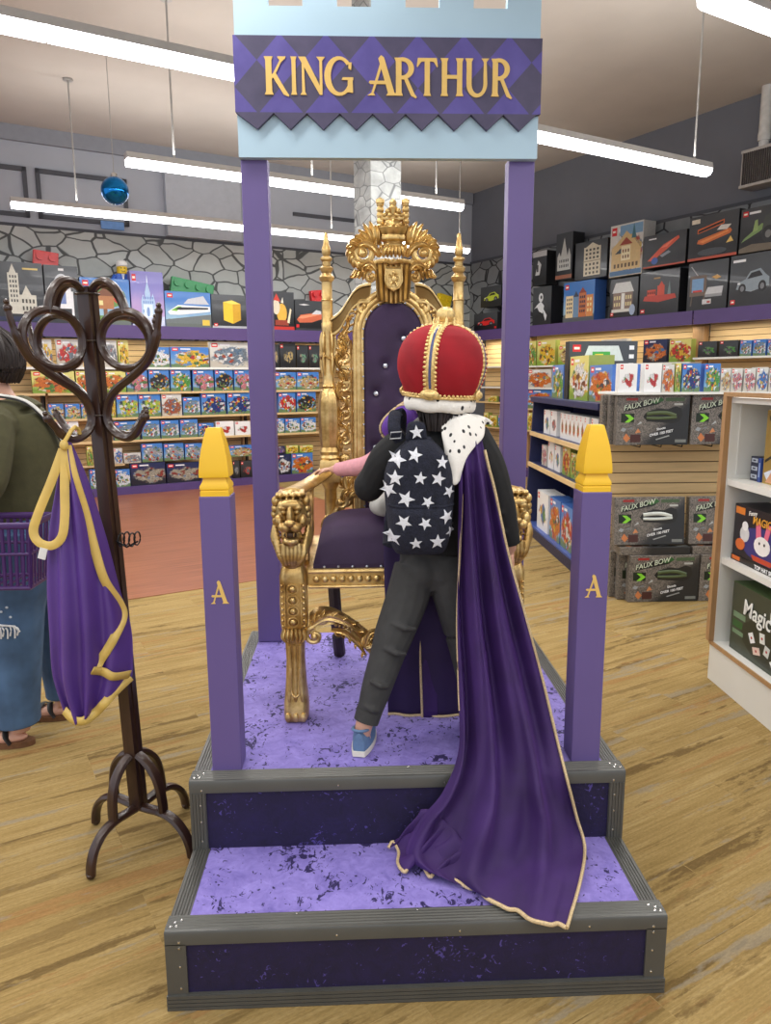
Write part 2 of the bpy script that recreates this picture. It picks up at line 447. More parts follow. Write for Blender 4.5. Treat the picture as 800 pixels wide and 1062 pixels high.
CARPET = m_carpet(); LAMI = m_laminate()
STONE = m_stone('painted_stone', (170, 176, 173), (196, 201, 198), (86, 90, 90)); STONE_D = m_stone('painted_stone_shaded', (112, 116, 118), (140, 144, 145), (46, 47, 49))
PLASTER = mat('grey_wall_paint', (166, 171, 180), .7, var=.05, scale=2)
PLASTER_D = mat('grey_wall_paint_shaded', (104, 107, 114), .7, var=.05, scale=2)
CEIL = mat('ceiling_paint', (190, 183, 175), .8, var=.05, scale=1.5)
TRIMG = mat('dark_grey_trim', (70, 73, 80), .6, var=.06)
PURP = mat('purple_paint', (100, 84, 140), .48, var=.05, scale=3, bump=.03, bscale=40)
PURP_D = mat('deep_purple_fascia', (82, 62, 116), .5, var=.06, scale=4)
PALEB = mat('pale_blue_board', (172, 200, 216), .55, var=.03, scale=3)
YELLOW = mat('yellow_paint', (238, 190, 38), .42, var=.05, scale=5)
GREYM = mat('grey_vinyl_edging', (88, 88, 84), .38, metal=.25, var=.09, scale=7, coat=.1)
STUD = mat('bright_screw_head', (215, 212, 205), .25, metal=.9)
LILAC = m_velvet('lilac_crushed_velvet', (108, 95, 172), (152, 138, 214), (38, 28, 80), .600)
NIGHTV = m_velvet('midnight_crushed_velvet', (20, 13, 44), (31, 21, 66), (76, 64, 134), .66, 34, .0)
SLAT = mat('maple_slatwall', (216, 184, 132), .5, var=.10, scale=3, stretch=(1, 1, 9))
SLAT_D = mat('slat_groove', (112, 84, 50), .7)
SHELFW = mat('maple_shelf_edge', (214, 184, 134), .45, var=.08, scale=4)
WHITE = mat('white_laminate', (226, 226, 220), .4, var=.03, scale=3)
OAK = mat('oak_edge_band', (172, 134, 92), .45, var=.12, scale=6, stretch=(6, 6, 1))
NAVY = mat('navy_laminate', (38, 44, 84), .45, var=.08)
BLUEB = mat('blue_base_board', (72, 92, 156), .45, var=.08)
SHADOW = mat('dark_upright', (70, 60, 56), .7)  # plain dark brown for the uprights outside the middle bay
WIREW = mat('white_rod', (206, 204, 198), .4)

# ---------------------------------------------------------------- room shell (room coordinates u, v)
def slab(u0, u1, v0, v1, z0, z1, name, m):
    # its own object keeps room axes so that the pattern runs along the room
    mb = MB().box(u0, u1, v0, v1, z0, z1); o = struct(mb, name, m, smooth=0); o.rotation_euler = (0, 0, RA)
    return o
slab(-7.5, 7.3, -7, 9.45, -.12, 0, 'floor', CARPET)
slab(-7.0, 3.2, 3.9, 8.95, .0, .004, 'floor_laminate', LAMI)
slab(-7.5, 7.3, -7, 9.45, 4.58, 4.7, 'ceiling', CEIL)
slab(-7.5, 7.3, 9.36, 9.5, 0, 4.6, 'wall_back', PLASTER)
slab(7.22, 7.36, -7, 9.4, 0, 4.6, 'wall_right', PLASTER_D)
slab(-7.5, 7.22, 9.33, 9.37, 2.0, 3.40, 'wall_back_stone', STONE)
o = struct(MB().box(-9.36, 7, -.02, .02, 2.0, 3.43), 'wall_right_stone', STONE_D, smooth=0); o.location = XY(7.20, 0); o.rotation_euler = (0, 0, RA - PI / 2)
slab(-7.5, 7.2, 9.34, 9.37, 3.40, 3.44, 'trim_1', TRIMG)
slab(7.18, 7.22, -7, 9.34, 3.43, 3.47, 'trim_2', TRIMG)
# panel mouldings high on the back wall and a pilaster
mb = MB()
for a, b in ((-1.1, .32), (.42, 1.52)):
    for z in (3.52, 4.06): mb.box(a, b, 9.32, 9.37, z, z + .05)
    for u in (a, b - .05): mb.box(u, u + .05, 9.32, 9.37, 3.52, 4.11)
o = struct(mb, 'trim_3', TRIMG, smooth=0); o.rotation_euler = (0, 0, RA)
slab(2.0, 3.05, 9.24, 9.37, 3.44, 4.42, 'trim_4', mat('pilaster_paint', (172, 177, 185), .7, var=.04))
slab(3.9, 5.2, 9.33, 9.37, 3.9, 3.95, 'trim_5', TRIMG)
slab(-7.5, 7.2, 9.30, 9.37, 4.40, 4.58, 'trim_6', mat('cornice_paint', (138, 142, 150), .7, var=.04))
# stone-clad column behind the throne
t = NT('stacked_stone'); co = t.coord(); p = t.mapping(co, (5, 5, 9)); v = t.node('ShaderNodeTexVoronoi', feature='DISTANCE_TO_EDGE'); t.put(v.inputs['Vector'], p); v.inputs['Scale'].default_value = 1.3
n = t.noise(co, 9, 4); t.set(Base_Color=t.mix(t.smooth(v.outputs[0], .01, .045), lin((110, 112, 112)), t.ramp(n, [(.3, lin((140, 142, 140))), (.7, lin((176, 178, 175)))])), Roughness=.85); t.bump(v.outputs[0], .5, .03)
o = struct(MB().box(-.13, .13, -.13, .13, 0, 4.58), 'column', t.m, smooth=0); o.location = (.045, 4.35, 0); o.rotation_euler = (0, 0, RA)
# vent duct on the right wall
mb = MB().box(6.98, 7.2, 3.78, 4.16, 3.56, 3.95, 0)
for k in range(14): mb.box(6.965, 6.98, 3.80 + k * .025, 3.812 + k * .025, 3.59, 3.92, 1)
mb.box(6.96, 6.98, 3.78, 4.16, 3.56, 3.59, 0).box(6.96, 6.98, 3.78, 4.16, 3.92, 3.95, 0)
room(mb)
vent = thing('vent_box', 'grey louvred vent box hanging on the right wall below a white pipe', 'vent', XY(7.1, 3.97, 3.56))
mb.build('louvre', [mat('vent_frame', (176, 172, 166), .5), mat('vent_slot', (70, 64, 62), .7)], vent, smooth=0)
mb = MB()
c = XY(7.08, 3.98)
mb.lathe([(.05, 3.95), (.05, 4.03), (.065, 4.03), (.065, 4.1), (.06, 4.12), (.06, 4.58)], (c.x, c.y, 0), 16)
mb.build('pipe', WIREW, vent)

# ---------------------------------------------------------------- ceiling lights
HOUS = mat('light_housing', (196, 194, 190), .5, var=.04)
TUBE = emit('lit_diffuser', (250, 250, 255), 9.0)
ROD = mat('grey_hanger_rod', (168, 166, 162), .4, metal=.3)
lights_def = [('lowest hanging', -.06, 5.75, 7.5, 3.30, (.58, 3.6, 5.6)), ('middle hanging', .62, 4.02, 5.32, 3.29, (1.02, 2.3, 3.7)),
              ('upper hanging', -4.2, 5.08, 3.16, 3.29, (-3.6, -1.4, .9, 4.9)), ('nearest hanging', 2.42, 6.2, 1.22, 3.29, (3.0, 5.9))]
lamp_lab = ['farthest long strip light hanging before the stone wall', 'middle strip light hanging behind the blue sign board', 'long strip light at upper left passing behind the sign', 'strip light cut off at the top right corner']
for (nm, a, b, v, z, rods), lab in zip(lights_def, lamp_lab):
    r = thing('strip_light', lab, 'ceiling light', XY((a + b) / 2, v, z), 0, 'hanging strip lights')
    room(MB().prism([(v - .062, z + .005), (v + .062, z + .005), (v + .05, z + .055), (v - .05, z + .055)], a, b, 0, lambda x, y, zz: (y, x, zz))).build('housing', HOUS, r, smooth=0)
    prof = [(v - .058, z + .005), (v - .055, z - .025), (v - .035, z - .047), (v, z - .055), (v + .035, z - .047), (v + .055, z - .025), (v + .058, z + .005)]
    n = max(1, round((b - a) / 1.25)); L = (b - a) / n
    for k in range(n):
        room(MB().prism(prof, a + k * L + .006, a + (k + 1) * L - .006, 0, lambda x, y, zz: (y, x, zz))).build('diffuser', TUBE, r, smooth=60)
        ld = bpy.data.lights.new('lamp', 'AREA'); ld.shape = 'RECTANGLE'; ld.size = L; ld.size_y = .12; ld.energy = 15; ld.color = (1, .98, .95)
        lo = bpy.data.objects.new('lamp', ld); COL.objects.link(lo); lo.location = XY(a + (k + .5) * L, v, z - .08); lo.rotation_euler = (0, 0, RA)
        ld = bpy.data.lights.new('uplight', 'AREA'); ld.shape = 'RECTANGLE'; ld.size = L; ld.size_y = .1; ld.energy = 9; ld.color = (1, .98, .95)
        lo = bpy.data.objects.new('uplight', ld); COL.objects.link(lo); lo.location = XY(a + (k + .5) * L, v, z + .09); lo.rotation_euler = (PI, 0, RA)
    for u in rods:
        q = XY(u, v); MB().tube([(q.x, q.y, z + .05), (q.x, q.y, 4.575)], .0085, 8).lathe([(.05, 4.56), (.05, 4.58)], (q.x, q.y, 0), 16).build('hanger_rod', ROD, r)
# the same rows of lamps go on over and behind the photographer
for v in (1.2, -.9, -3.0):
    for u in (-4.5, -2.6, -.7, 1.2, 3.1, 5.0):
        if v == 1.2 and u > 2: continue
        ld = bpy.data.lights.new('lamp', 'AREA'); ld.shape = 'RECTANGLE'; ld.size = 1.6; ld.size_y = .14; ld.energy = 20; ld.color = (1, .98, .95)
        lo = bpy.data.objects.new('lamp', ld); COL.objects.link(lo); lo.location = XY(u, v, 3.25); lo.rotation_euler = (0, 0, RA)
for v in (3.16, 5.32):
    for u in (-5.5, -3.2, -1.0):
        if v < 4: continue
        ld = bpy.data.lights.new('lamp', 'AREA'); ld.shape = 'RECTANGLE'; ld.size = 1.6; ld.size_y = .14; ld.energy = 20; ld.color = (1, .98, .95)
        lo = bpy.data.objects.new('lamp', ld); COL.objects.link(lo); lo.location = XY(u, v, 3.25); lo.rotation_euler = (0, 0, RA)
w = bpy.data.worlds.new('world'); bpy.context.scene.world = w; w.use_nodes = True
w.node_tree.nodes['Background'].inputs[0].default_value = (.80, .86, 1.0, 1); w.node_tree.nodes['Background'].inputs[1].default_value = 1.1
bpy.context.scene.view_settings.view_transform = 'Standard'; bpy.context.scene.view_settings.exposure = 0.0

# blue glass ball hung from the ceiling
P = XY(.715, 6.25)
b = thing('hanging_ball', 'shiny blue ball hanging on a thread from the ceiling at left', 'ball', (P.x, P.y, 3.26))
MB().ball((P.x, P.y, 3.25), .125, 32).build('globe', mat('blue_mirror_ball', (20, 120, 190), .12, metal=.8, var=.05), b, smooth=180)
MB().tube([(P.x, P.y, 3.40), (P.x, P.y, 4.58)], .004, 6).build('thread', ROD, b)
MB().lathe([(.03, 3.37), (.03, 3.40), (.012, 3.41)], (P.x, P.y, 0), 12).build('cap', STUD, b)
P = XY(1.3, 9.31)
mb = MB().box(-.145, .145, -.008, .008, 3.46, 3.56); o = mb.build('notice_sheet', mat('blue_notice', (104, 148, 206), .6), smooth=0); o.location = (P.x, P.y, 0); o.rotation_euler = (0, 0, RA); tag(o, 'small blue notice stuck high on the back wall above the stones', 'sign')

# ---------------------------------------------------------------- platform
HX, H1, H2, YT, YB = .61, .2137, .4219, .3188, 1.56
P = thing('throne_platform', 'two-step platform covered in purple crushed velvet with grey edging', 'platform', (0, .78, 0))
pl = lambda mb, n, m, **k: mb.build(n, m, P, **k)
pl(MB().box(-HX + .004, HX - .004, .006, YB - .004, 0, H1 - .012).box(-HX + .004, HX - .004, YT + .006, YB - .004, H1 - .012, H2 - .012), 'core', NIGHTV, smooth=0)
e = .045
pl(MB().box(-HX + .03, HX - .03, e * .8, YT + .006, H1 - .012, H1 - .001), 'tread', LILAC, smooth=0)
pl(MB().box(-HX + .03, HX - .03, YT + e * .8, YB - .03, H2 - .012, H2 - .001), 'tread', LILAC, smooth=0)
pl(MB().box(-HX + .04, HX - .04, .002, .012, .03, H1 - .03), 'riser', NIGHTV, smooth=0)
pl(MB().box(-HX + .04, HX - .04, YT + .002, YT + .012, H1, H2 - .03), 'riser', NIGHTV, smooth=0)
def nosing(y, z, wd, dp):
    mb = MB()
    # ribbed top strip, rounded lip, smooth front
    prof = [(y - .004, z - wd), (y - .004, z - .006), (y - .001, z)]
    for k in range(5):
        a = y + .006 + k * dp / 5.2; prof += [(a, z + .0005), (a + .0025, z + .003), (a + .0055, z + .003), (a + .0075, z + .0005)]
    prof += [(y + dp, z), (y + dp, z - .01), (y + .006, z - .01), (y + .006, z - wd)]
    return mb.prism([(a, b) for a, b in prof], -HX - .004, HX + .004, 0, lambda x, yy, zz: (yy, x, zz))
def side_strip(x, y0, y1, z, sgn, wd):
    # sgn -1 left, +1 right: ribbed strip along the top side edge with a lip down the side
    prof = [(0, z - wd), (0, z - .006), (.003, z)]
    for k in range(5):
        a = .008 + k * .0078; prof += [(a, z + .0005), (a + .0022, z + .003), (a + .005, z + .003), (a + .0068, z + .0005)]
    prof += [(.05, z), (.05, z - .01), (.008, z - .01), (.008, z - wd)]
    mb = MB(); mb.prism([(x - sgn * a, b) for a, b in prof], y0, y1)
    return mb
for y, z in ((0, H1), (YT, H2)):
    pl(nosing(y, z, .036, .05), 'edging', GREYM, smooth=30)
for sg in (-1, 1):
    x = sg * (HX + .004)
    pl(side_strip(x, .05, YT, H1, sg, .036), 'edging', GREYM, smooth=30)
    pl(side_strip(x, YT + .05, YB, H2, sg, .036), 'edging', GREYM, smooth=30)
    mb = MB()
    for k in range(5): mb.box(min(x, x - sg * .044) + .001 + k * .0086, min(x, x - sg * .044) + .0082 + k * .0086, YT - .006, YT + .004, H1, H2 - .036)
    mb.box(min(x, x - sg * .045), max(x, x - sg * .045), YT - .003, YT + .004, H1, H2 - .036)
    mb.box(min(x - sg * .004, x), max(x - sg * .004, x), YT, YT + .05, H1, H2 - .036)
    pl(mb, 'corner_post', GREYM, smooth=0)
    pl(MB().box(min(x, x - sg * .05), max(x, x - sg * .05), -.004, .006, 0, H1 - .034).box(min(x - sg * .004, x), max(x - sg * .004, x), 0, .05, 0, H1 - .034), 'corner_post', GREYM, smooth=0)
mb = MB()
for k in range(4): mb.box(-HX - .006, HX + .006, -.009, -.002, .001 + k * .0105, .0095 + k * .0105)
mb.box(-HX - .004, HX + .004, -.005, .004, 0, .043)
pl(mb, 'base_strip', GREYM, smooth=0)
def screw(c, r):
    global SCREW
    MB().ball(c, r, 8).build('screw_head', STUD, P)
for y, z in ((0, H1), (YT, H2)):
    for sx in (-1, 1):
        for a, b in ((.012, .012), (.02, .026), (.034, .034), (.026, .014)): screw((sx * (HX - a + .004), y + b, z + .003), (.0038, .0038, .002))
        screw((sx * (HX - .03), y - .004, z - .028), (.0035, .002, .0035))
    for x in (-.3, .0, .32): screw((x, y + .044, z + .003), (.003, .003, .0015)); screw((x + .1, y - .004, z - .022), (.003, .002, .003))
for sx in (-1, 1):
    for zz in (.06, .12, .17): screw((sx * (HX - .03), -.005, zz), (.003, .002, .003))
    for zz in (.24, .30, .35): screw((sx * (HX - .026), YT - .006, zz), (.003, .002, .003))

# ---------------------------------------------------------------- lettering: serif capitals drawn as polygons, height 1
def stem(x, w, s=.045): return [(x - s, 0), (x + w + s, 0), (x + w + .004, .09), (x + w, .5), (x + w + .004, .91), (x + w + s, 1), (x - s, 1), (x - .004, .91), (x, .5), (x - .004, .09)]
def arc(cx, cz, rx, rz, ix, iz, iox, ioz, a0, a1, n=18):
    o = [(cx + rx * math.cos(math.radians(a0 + (a1 - a0) * k / n)), cz + rz * math.sin(math.radians(a0 + (a1 - a0) * k / n))) for k in range(n + 1)]
    i = [(cx + iox + ix * math.cos(math.radians(a0 + (a1 - a0) * k / n)), cz + ioz + iz * math.sin(math.radians(a0 + (a1 - a0) * k / n))) for k in range(n + 1)]
    return o, i
GL = {
 'K': (.70, [stem(.05, .17), [(.20, .40), (.24, .52), (.46, .90), (.40, .97), (.40, 1), (.64, 1), (.62, .95), (.50, .85), (.30, .48)], [(.21, .52), (.32, .60), (.62, .12), (.72, -.02), (.70, -.05), (.56, .0)]]),
 'I': (.27, [stem(.05, .17)]),
 'N': (.74, [[(.0, 0), (.20, 0), (.15, .08), (.13, .8), (.13, 1), (-.03, 1), (.06, .9), (.06, .08)], [(-.04, 1), (.18, 1), (.66, .14), (.68, 0), (.60, 0)], [(.60, 0), (.68, 0), (.685, .9), (.77, 1), (.51, 1), (.60, .9)]]),
 'T': (.70, [stem(.26, .17), [(-.01, .78), (.02, .76), (.14, .90), (.30, .915), (.42, .915), (.56, .90), (.67, .76), (.70, .78), (.66, 1), (.03, 1)]]),
 'H': (.78, [stem(.05, .17), stem(.56, .17), [(.2, .46), (.58, .46), (.58, .56), (.2, .56)]]),
 'A': (.74, [[(.0, 0), (.17, 0), (.13, .07), (.38, .84), (.30, .84), (.07, .07), (-.04, 0)], [(.26, .98), (.33, 1.06), (.41, 1.0), (.68, .08), (.76, 0), (.46, 0), (.51, .08)], [(.05, .30), (.55, .30), (.53, .39), (.03, .39), (.0, .34)]]),
}
def R_polys():
    o, i = arc(.24, .72, .37, .29, .20, .19, .0, .0, -80, 90)
    P = [stem(.05, .17)]
    P += [[o[k], o[k + 1], i[k + 1], i[k]] for k in range(len(o) - 1)]
    P += [[(.15, .91), (.245, .91), (.245, 1.01), (.15, 1.0)], [(.2, .43), (.32, .43), (.28, .53), (.2, .53)], [(.27, .50), (.40, .48), (.62, .06), (.70, -.04), (.66, -.07), (.52, .0)]]
    return P
GL['R'] = (.68, R_polys())
def U_polys():
    o, i = arc(.36, .34, .33, .37, .19, .27, .02, .0, 180, 360)
    P = [[o[k], o[k + 1], i[k + 1], i[k]] for k in range(len(o) - 1)]
    return P + [[(.03, .34), (.19, .34), (.19, .91), (.24, 1), (-.02, 1), (.03, .91)], [(.57, .34), (.69, .34), (.66, .91), (.74, 1), (.50, 1), (.575, .91)]]
GL['U'] = (.73, U_polys())
def G_polys():
    o, i = arc(.42, .50, .43, .52, .27, .43, .03, .0, 42, 338, 26)
    P = [[o[k], o[k + 1], i[k + 1], i[k]] for k in range(len(o) - 1)]
    return P + [[(.70, .70), (.78, .66), (.80, .86), (.70, .86)], [(.66, .08), (.83, .06), (.82, .42), (.68, .42)], [(.50, .40), (.84, .40), (.84, .47), (.53, .47)]]
GL['G'] = (.84, G_polys())
def glyph(ch, x, z, h, w, y, th):
    gw, P = GL[ch]; mb = MB()
    for k, p in enumerate(P): mb.prism([(x + a * w / gw, z + b * h) for a, b in p], y - th - .00002 * k, y)
    return mb

# ---------------------------------------------------------------- the sign over the throne
S = thing('sign_board', 'pale blue castle sign board lettered KING ARTHUR on two purple posts', 'sign', (0, 1.42, H2))
for x0, x1 in ((-.562, -.462), (.461, .561)):
    MB().box(x0, x1, 1.42, 1.50, H2, 2.345).build('post', PURP, S, smooth=0, mods=[BEV(.004)])
x0, x1 = -.5625, .5605; mb = MB(); n = 9; wq = (x1 - x0) / n
poly = [(x0, 2.334), (x1, 2.334)]; xs = [x0 + wq * k for k in range(n + 1)]
for k in range(n - 1, -1, -1):
    zt = 3.0 if k % 2 == 0 else 2.848
    poly += [(xs[k + 1], zt), (xs[k], zt)]
pb = mb.prism(poly, 1.385, 1.42).build('board', PALEB, S, smooth=0)
t = NT('harlequin_paint'); co = t.coord(); q = t.sep(co); hw, hh = .084, .0905
ua = t.math('ADD', t.math('MULTIPLY', q[0], 1 / (2 * hw)), t.math('MULTIPLY', q[2], 1 / (2 * hh))); ub = t.math('SUBTRACT', t.math('MULTIPLY', q[0], 1 / (2 * hw)), t.math('MULTIPLY', q[2], 1 / (2 * hh)))
ck = t.node('ShaderNodeTexChecker'); cmb = t.node('ShaderNodeCombineXYZ'); t.put(cmb.inputs[0], t.math('ADD', ua, -8.496)); t.put(cmb.inputs[1], t.math('ADD', ub, 16.234)); cmb.inputs[2].default_value = .5
t.put(ck.inputs[0], cmb.outputs[0]); ck.inputs['Scale'].default_value = 1.0; nz = t.noise(co, 9, 4)
pur = t.ramp(nz, [(.3, lin((76, 66, 136))), (.7, lin((92, 82, 156)))]); drk = t.ramp(nz, [(.3, lin((64, 60, 86))), (.7, lin((80, 74, 102)))])
t.set(Base_Color=t.mix(t.math('GREATER_THAN', q[2], 2.062), drk, t.mix(ck.outputs[1], pur, drk)), Roughness=.6)
HARL = t.m
bz0, bz1 = 2.484, 2.742; bx0, bx1 = -.566, .564; poly = [(bx0, bz1), (bx0, bz0)]; tw = (bx1 - bx0 - .035) / 9
for k in range(9): poly += [(bx0 + .018 + tw * (k + .5), bz0 - .057), (bx0 + .018 + tw * (k + 1), bz0 - .002)]
poly += [(bx1, bz0), (bx1, bz1)]
ban = MB().prism(poly, 1.365, 1.3845).build('banner', HARL, S, smooth=0)
GOLDP = mat('mustard_lettering', (226, 188, 104), .5, var=.05)
lz, lh = 2.543, .128
for ch, a, b in (('K', 270, 297), ('I', 297.3, 306), ('N', 308.5, 333.5), ('G', 334, 363.5), ('A', 379.5, 408.5), ('R', 404.5, 429.5), ('T', 428, 452), ('H', 452.5, 479), ('U', 480.5, 504.5), ('R', 505.5, 529.5)):
    x = -.4626 + (a - 270) * .003535; w_ = (b - a) * .003535
    if ch in 'KIHRT': x += .006; w_ -= .008
    glyph(ch, x, lz, lh, w_, 1.365, .004).build('letter', GOLDP, ban, smooth=0)

# front posts with yellow finials
def newel(x, lab):
    r = thing('newel_post', lab, 'post', (x, .41, H2), 0, 'front posts of the platform', world=False)
    MB().box(-.0415, .0415, -.0415, .0415, 0, .79).build('shaft', PURP, r, smooth=0, mods=[BEV(.003)])
    prof = [(.038, .79), (.038, .803), (.036, .806), (.0385, .809), (.0385, .817), (.034, .825), (.0305, .834), (.030, .840), (.0385, .8405), (.0393, .845), (.0385, .862), (.0355, .89), (.0305, .92), (.024, .948), (.0185, .968), (.0165, .9705)]
    MB().sq(prof, (0, 0, 0)).build('finial', YELLOW, r, smooth=30)
    glyph('A', -.0205, .495, .062, .046, -.0415, .002).build('letter', GOLDP, r, smooth=0)
    return r
newel(-.5165, 'purple post with yellow finial and letter A, beside the coat rack')
newel(.514, 'purple post with yellow finial and letter A, right of the cape')
# ---------------------------------------------------------------- shelving: back wall
def slat_boards(mb, x0, x1, y, z0, z1, step=.0755, mi=0):
    z = z0
    while z < z1 - .01:
        mb.box(x0, x1, y, y + .014, z, min(z + step - .008, z1), mi); z += step
    mb.box(x0, x1, y + .010, y + .03, z0, z1, 1)
LAMPWARM = (1, .90, .72)
def glow(u, v, z, sx, sy, e, c=LAMPWARM):
    ld = bpy.data.lights.new('shelf_lamp', 'AREA'); ld.shape = 'RECTANGLE'; ld.size = sx; ld.size_y = sy; ld.energy = e; ld.color = c
    lo = bpy.data.objects.new('shelf_lamp', ld); COL.objects.link(lo); lo.location = XY(u, v, z); return lo
SHZ = {'top': 2.215, 'first': 1.68, 'second': 1.357, 'third': 1.028, 'fourth': .725, 'fifth': .415, 'bottom': .105}
ORDW = ['first', 'second', 'third', 'fourth', 'fifth', 'sixth', 'seventh', 'eighth', 'ninth', 'tenth', 'eleventh', 'twelfth', 'thirteenth', 'fourteenth', 'fifteenth', 'sixteenth', 'seventeenth', 'eighteenth']
bays = [(-2.6, .28, 'left'), (.30, 2.96, 'middle'), (2.98, 4.9, 'right'), (4.92, 6.78, 'corner')]
bay_lab = {'left': 'long maple wall shelving behind the woman, under the purple fascia', 'middle': 'maple wall shelving seen between coat rack and left sign post',
           'right': 'maple wall shelving seen behind the throne beside its left spire', 'corner': 'maple wall shelving in the far corner behind the throne'}
for a, b, nm in bays:
    r = thing('shelving_bay', bay_lab[nm], 'shelf unit', XY((a + b) / 2, 9.2, .004), 0, 'wall shelving bays')
    mb = MB(); slat_boards(mb, a, b, 9.28, .1, 2.05); room(mb).build('slat_panel', [SLAT, SLAT_D], r, smooth=0)
    for k in ('first', 'second', 'third', 'fourth'):
        z = SHZ[k]; room(MB().box(a + .005, b - .005, 8.93, 9.28, z - .028, z)).build('shelf', WHITE if k == 'first' else SHELFW, r, smooth=0)
    if nm == 'middle': room(MB().box(a + .005, 1.18, 8.96, 9.28, SHZ['fifth'] - .026, SHZ['fifth'])).build('shelf', SHELFW, r, smooth=0)
    room(MB().box(a, b, 8.88, 9.28, .004, SHZ['bottom'])).build('base_deck', PURP_D, r, smooth=0)
    room(MB().box(a, b, 8.88, 9.34, 2.19, 2.215).box(a, b, 8.88, 8.90, 2.05, 2.19)).build('fascia', PURP_D, r, smooth=0)
    for u in (a, b - .03): room(MB().box(u, u + .03, 9.20, 9.28, .1, 2.05)).build('upright', SHADOW if nm != 'middle' else OAK, r, smooth=0)
    l = glow((a + b) / 2, 9.05, 2.04, b - a - .1, .08, 5.5); l.rotation_euler = (0, 0, RA)
# right wall
rbays = [(7.62, 8.85, 'far'), (4.56, 7.60, 'middle'), (1.6, 4.54, 'near')]
rb_lab = {'far': 'maple slatwall shelving in the far corner right of the crown', 'middle': 'maple slatwall shelving along the right wall behind the navy display', 'near': 'maple slatwall shelving at right edge under the purple fascia'}
UF = 6.87
def rbox(mb, u0, u1, v0, v1, z0, z1, mi=0): return mb.box(u0, u1, v0, v1, z0, z1, mi)
for a, b, nm in rbays:
    r = thing('shelving_bay', rb_lab[nm], 'shelf unit', XY(7.1, (a + b) / 2, 0), 0, 'wall shelving bays')
    mb = MB(); z = .1
    while z < 2.15: mb.box(7.166, 7.18, a, b, z, z + .0675); z += .0755
    mb.box(7.17, 7.2, a, b, .1, 2.16, 1)
    room(mb).build('slat_panel', [SLAT, SLAT_D], r, smooth=0)
    zs = {'far': (1.70, 1.37, 1.126, .715), 'middle': (1.691, 1.366, 1.051, .721), 'near': (1.738,)}[nm]
    for z in zs:
        v0, v1 = (a + .01, b - .01)
        room(MB().box(6.86 if nm != 'far' else 6.94, 7.17, v0, v1, z - .022, z)).build('shelf', WHITE if z > 1.3 else SHELFW, r, smooth=0)
    room(MB().box(6.84, 7.17, a, b, .0, .105)).build('base_deck', PURP_D, r, smooth=0)
    room(MB().box(UF - .03, 7.18, a, b, 2.25, 2.28).box(UF - .03, UF - .01, a, b, 2.12, 2.25)).build('fascia', PURP_D, r, smooth=0)
    room(MB().box(7.08, 7.166, a, a + .16, .1, 2.12)).build('upright', OAK, r, smooth=0)
    l = glow(7.0, (a + b) / 2, 2.11, .08, b - a - .2, 7.0); l.rotation_euler = (0, 0, RA)

# ---------------------------------------------------------------- toy boxes
def m_art(name, top, bot, pal, size=.40, ground=None, logo=True, title=(235, 235, 240), busy=10.0, centre=(.55, .44)):
    """printed box front: graded backdrop, a busy many-coloured model in the middle, red corner badge"""
    t = NT(name); uv = t.coord('UV'); q = t.sep(uv); u, v = q[0], q[1]
    oi = t.node('ShaderNodeObjectInfo'); oc = oi.outputs['Color']; s = t.sep(oc)
    W = t.math('ADD', t.math('MULTIPLY', s[0], 13.7), t.math('ADD', t.math('MULTIPLY', s[1], 29.3), t.math('MULTIPLY', s[2], 7.9)))
    n = t.noise(uv, 4.5, 4, .6, .3, 0, W); n2 = t.noise(uv, 3.0, 2, .5, 0, 0, t.math('ADD', W, 4.0))
    dx = t.math('MULTIPLY', t.math('SUBTRACT', u, centre[0]), .80); dy = t.math('SUBTRACT', v, centre[1])
    d = t.math('SQRT', t.math('ADD', t.math('MULTIPLY', dx, dx), t.math('MULTIPLY', dy, dy)))
    d = t.math('ADD', d, t.math('MULTIPLY', t.math('SUBTRACT', n, .5), .55))
    mask = t.math('SUBTRACT', 1.0, t.smooth(d, size - .05, size + .03))
    vor = t.node('ShaderNodeTexVoronoi'); vor.voronoi_dimensions = '4D'; t.put(vor.inputs['Vector'], uv); t.put(vor.inputs['W'], W); vor.inputs['Scale'].default_value = busy
    h = t.sep(vor.outputs['Color'])
    pc = t.ramp(h[0], [((i + .5) / (len(pal) + 1), lin(c)) for i, c in enumerate(pal)] + [(1.0, (.9, .9, .9, 1))], 'CONSTANT')
    sub = t.mix(t.smooth(h[1], .45, .55), pc, oc)
    sub = t.mix(1.0, sub, t.ramp(t.noise(uv, 22, 2, .6, 0, 0, W), [(.3, (.35, .35, .35)), (.7, (1, 1, 1))]), 'MULTIPLY')
    bg = t.mix(t.smooth(t.math('ADD', v, t.math('MULTIPLY', t.math('SUBTRACT', n2, .5), .5)), .15, .75), lin(bot), lin(top))
    if ground: bg = t.mix(t.smooth(t.math('ADD', v, t.math('MULTIPLY', t.math('SUBTRACT', n, .5), .3)), .22, .16), bg, lin(ground))
    c = t.mix(mask, bg, sub)
    def rect(a, b, e, f):
        return t.math('MULTIPLY', t.math('MULTIPLY', t.math('GREATER_THAN', u, a), t.math('LESS_THAN', u, b)), t.math('MULTIPLY', t.math('GREATER_THAN', v, e), t.math('LESS_THAN', v, f)))
    if title: c = t.mix(rect(.26, .52, .865, .925), c, lin(title))
    if logo:
        c = t.mix(rect(.045, .20, .80, .955), c, lin((214, 34, 38))); c = t.mix(rect(.07, .175, .85, .905), c, lin((245, 235, 225)))
    t.set(Base_Color=c, Roughness=.32, Coat_Weight=.15)
    return t.m
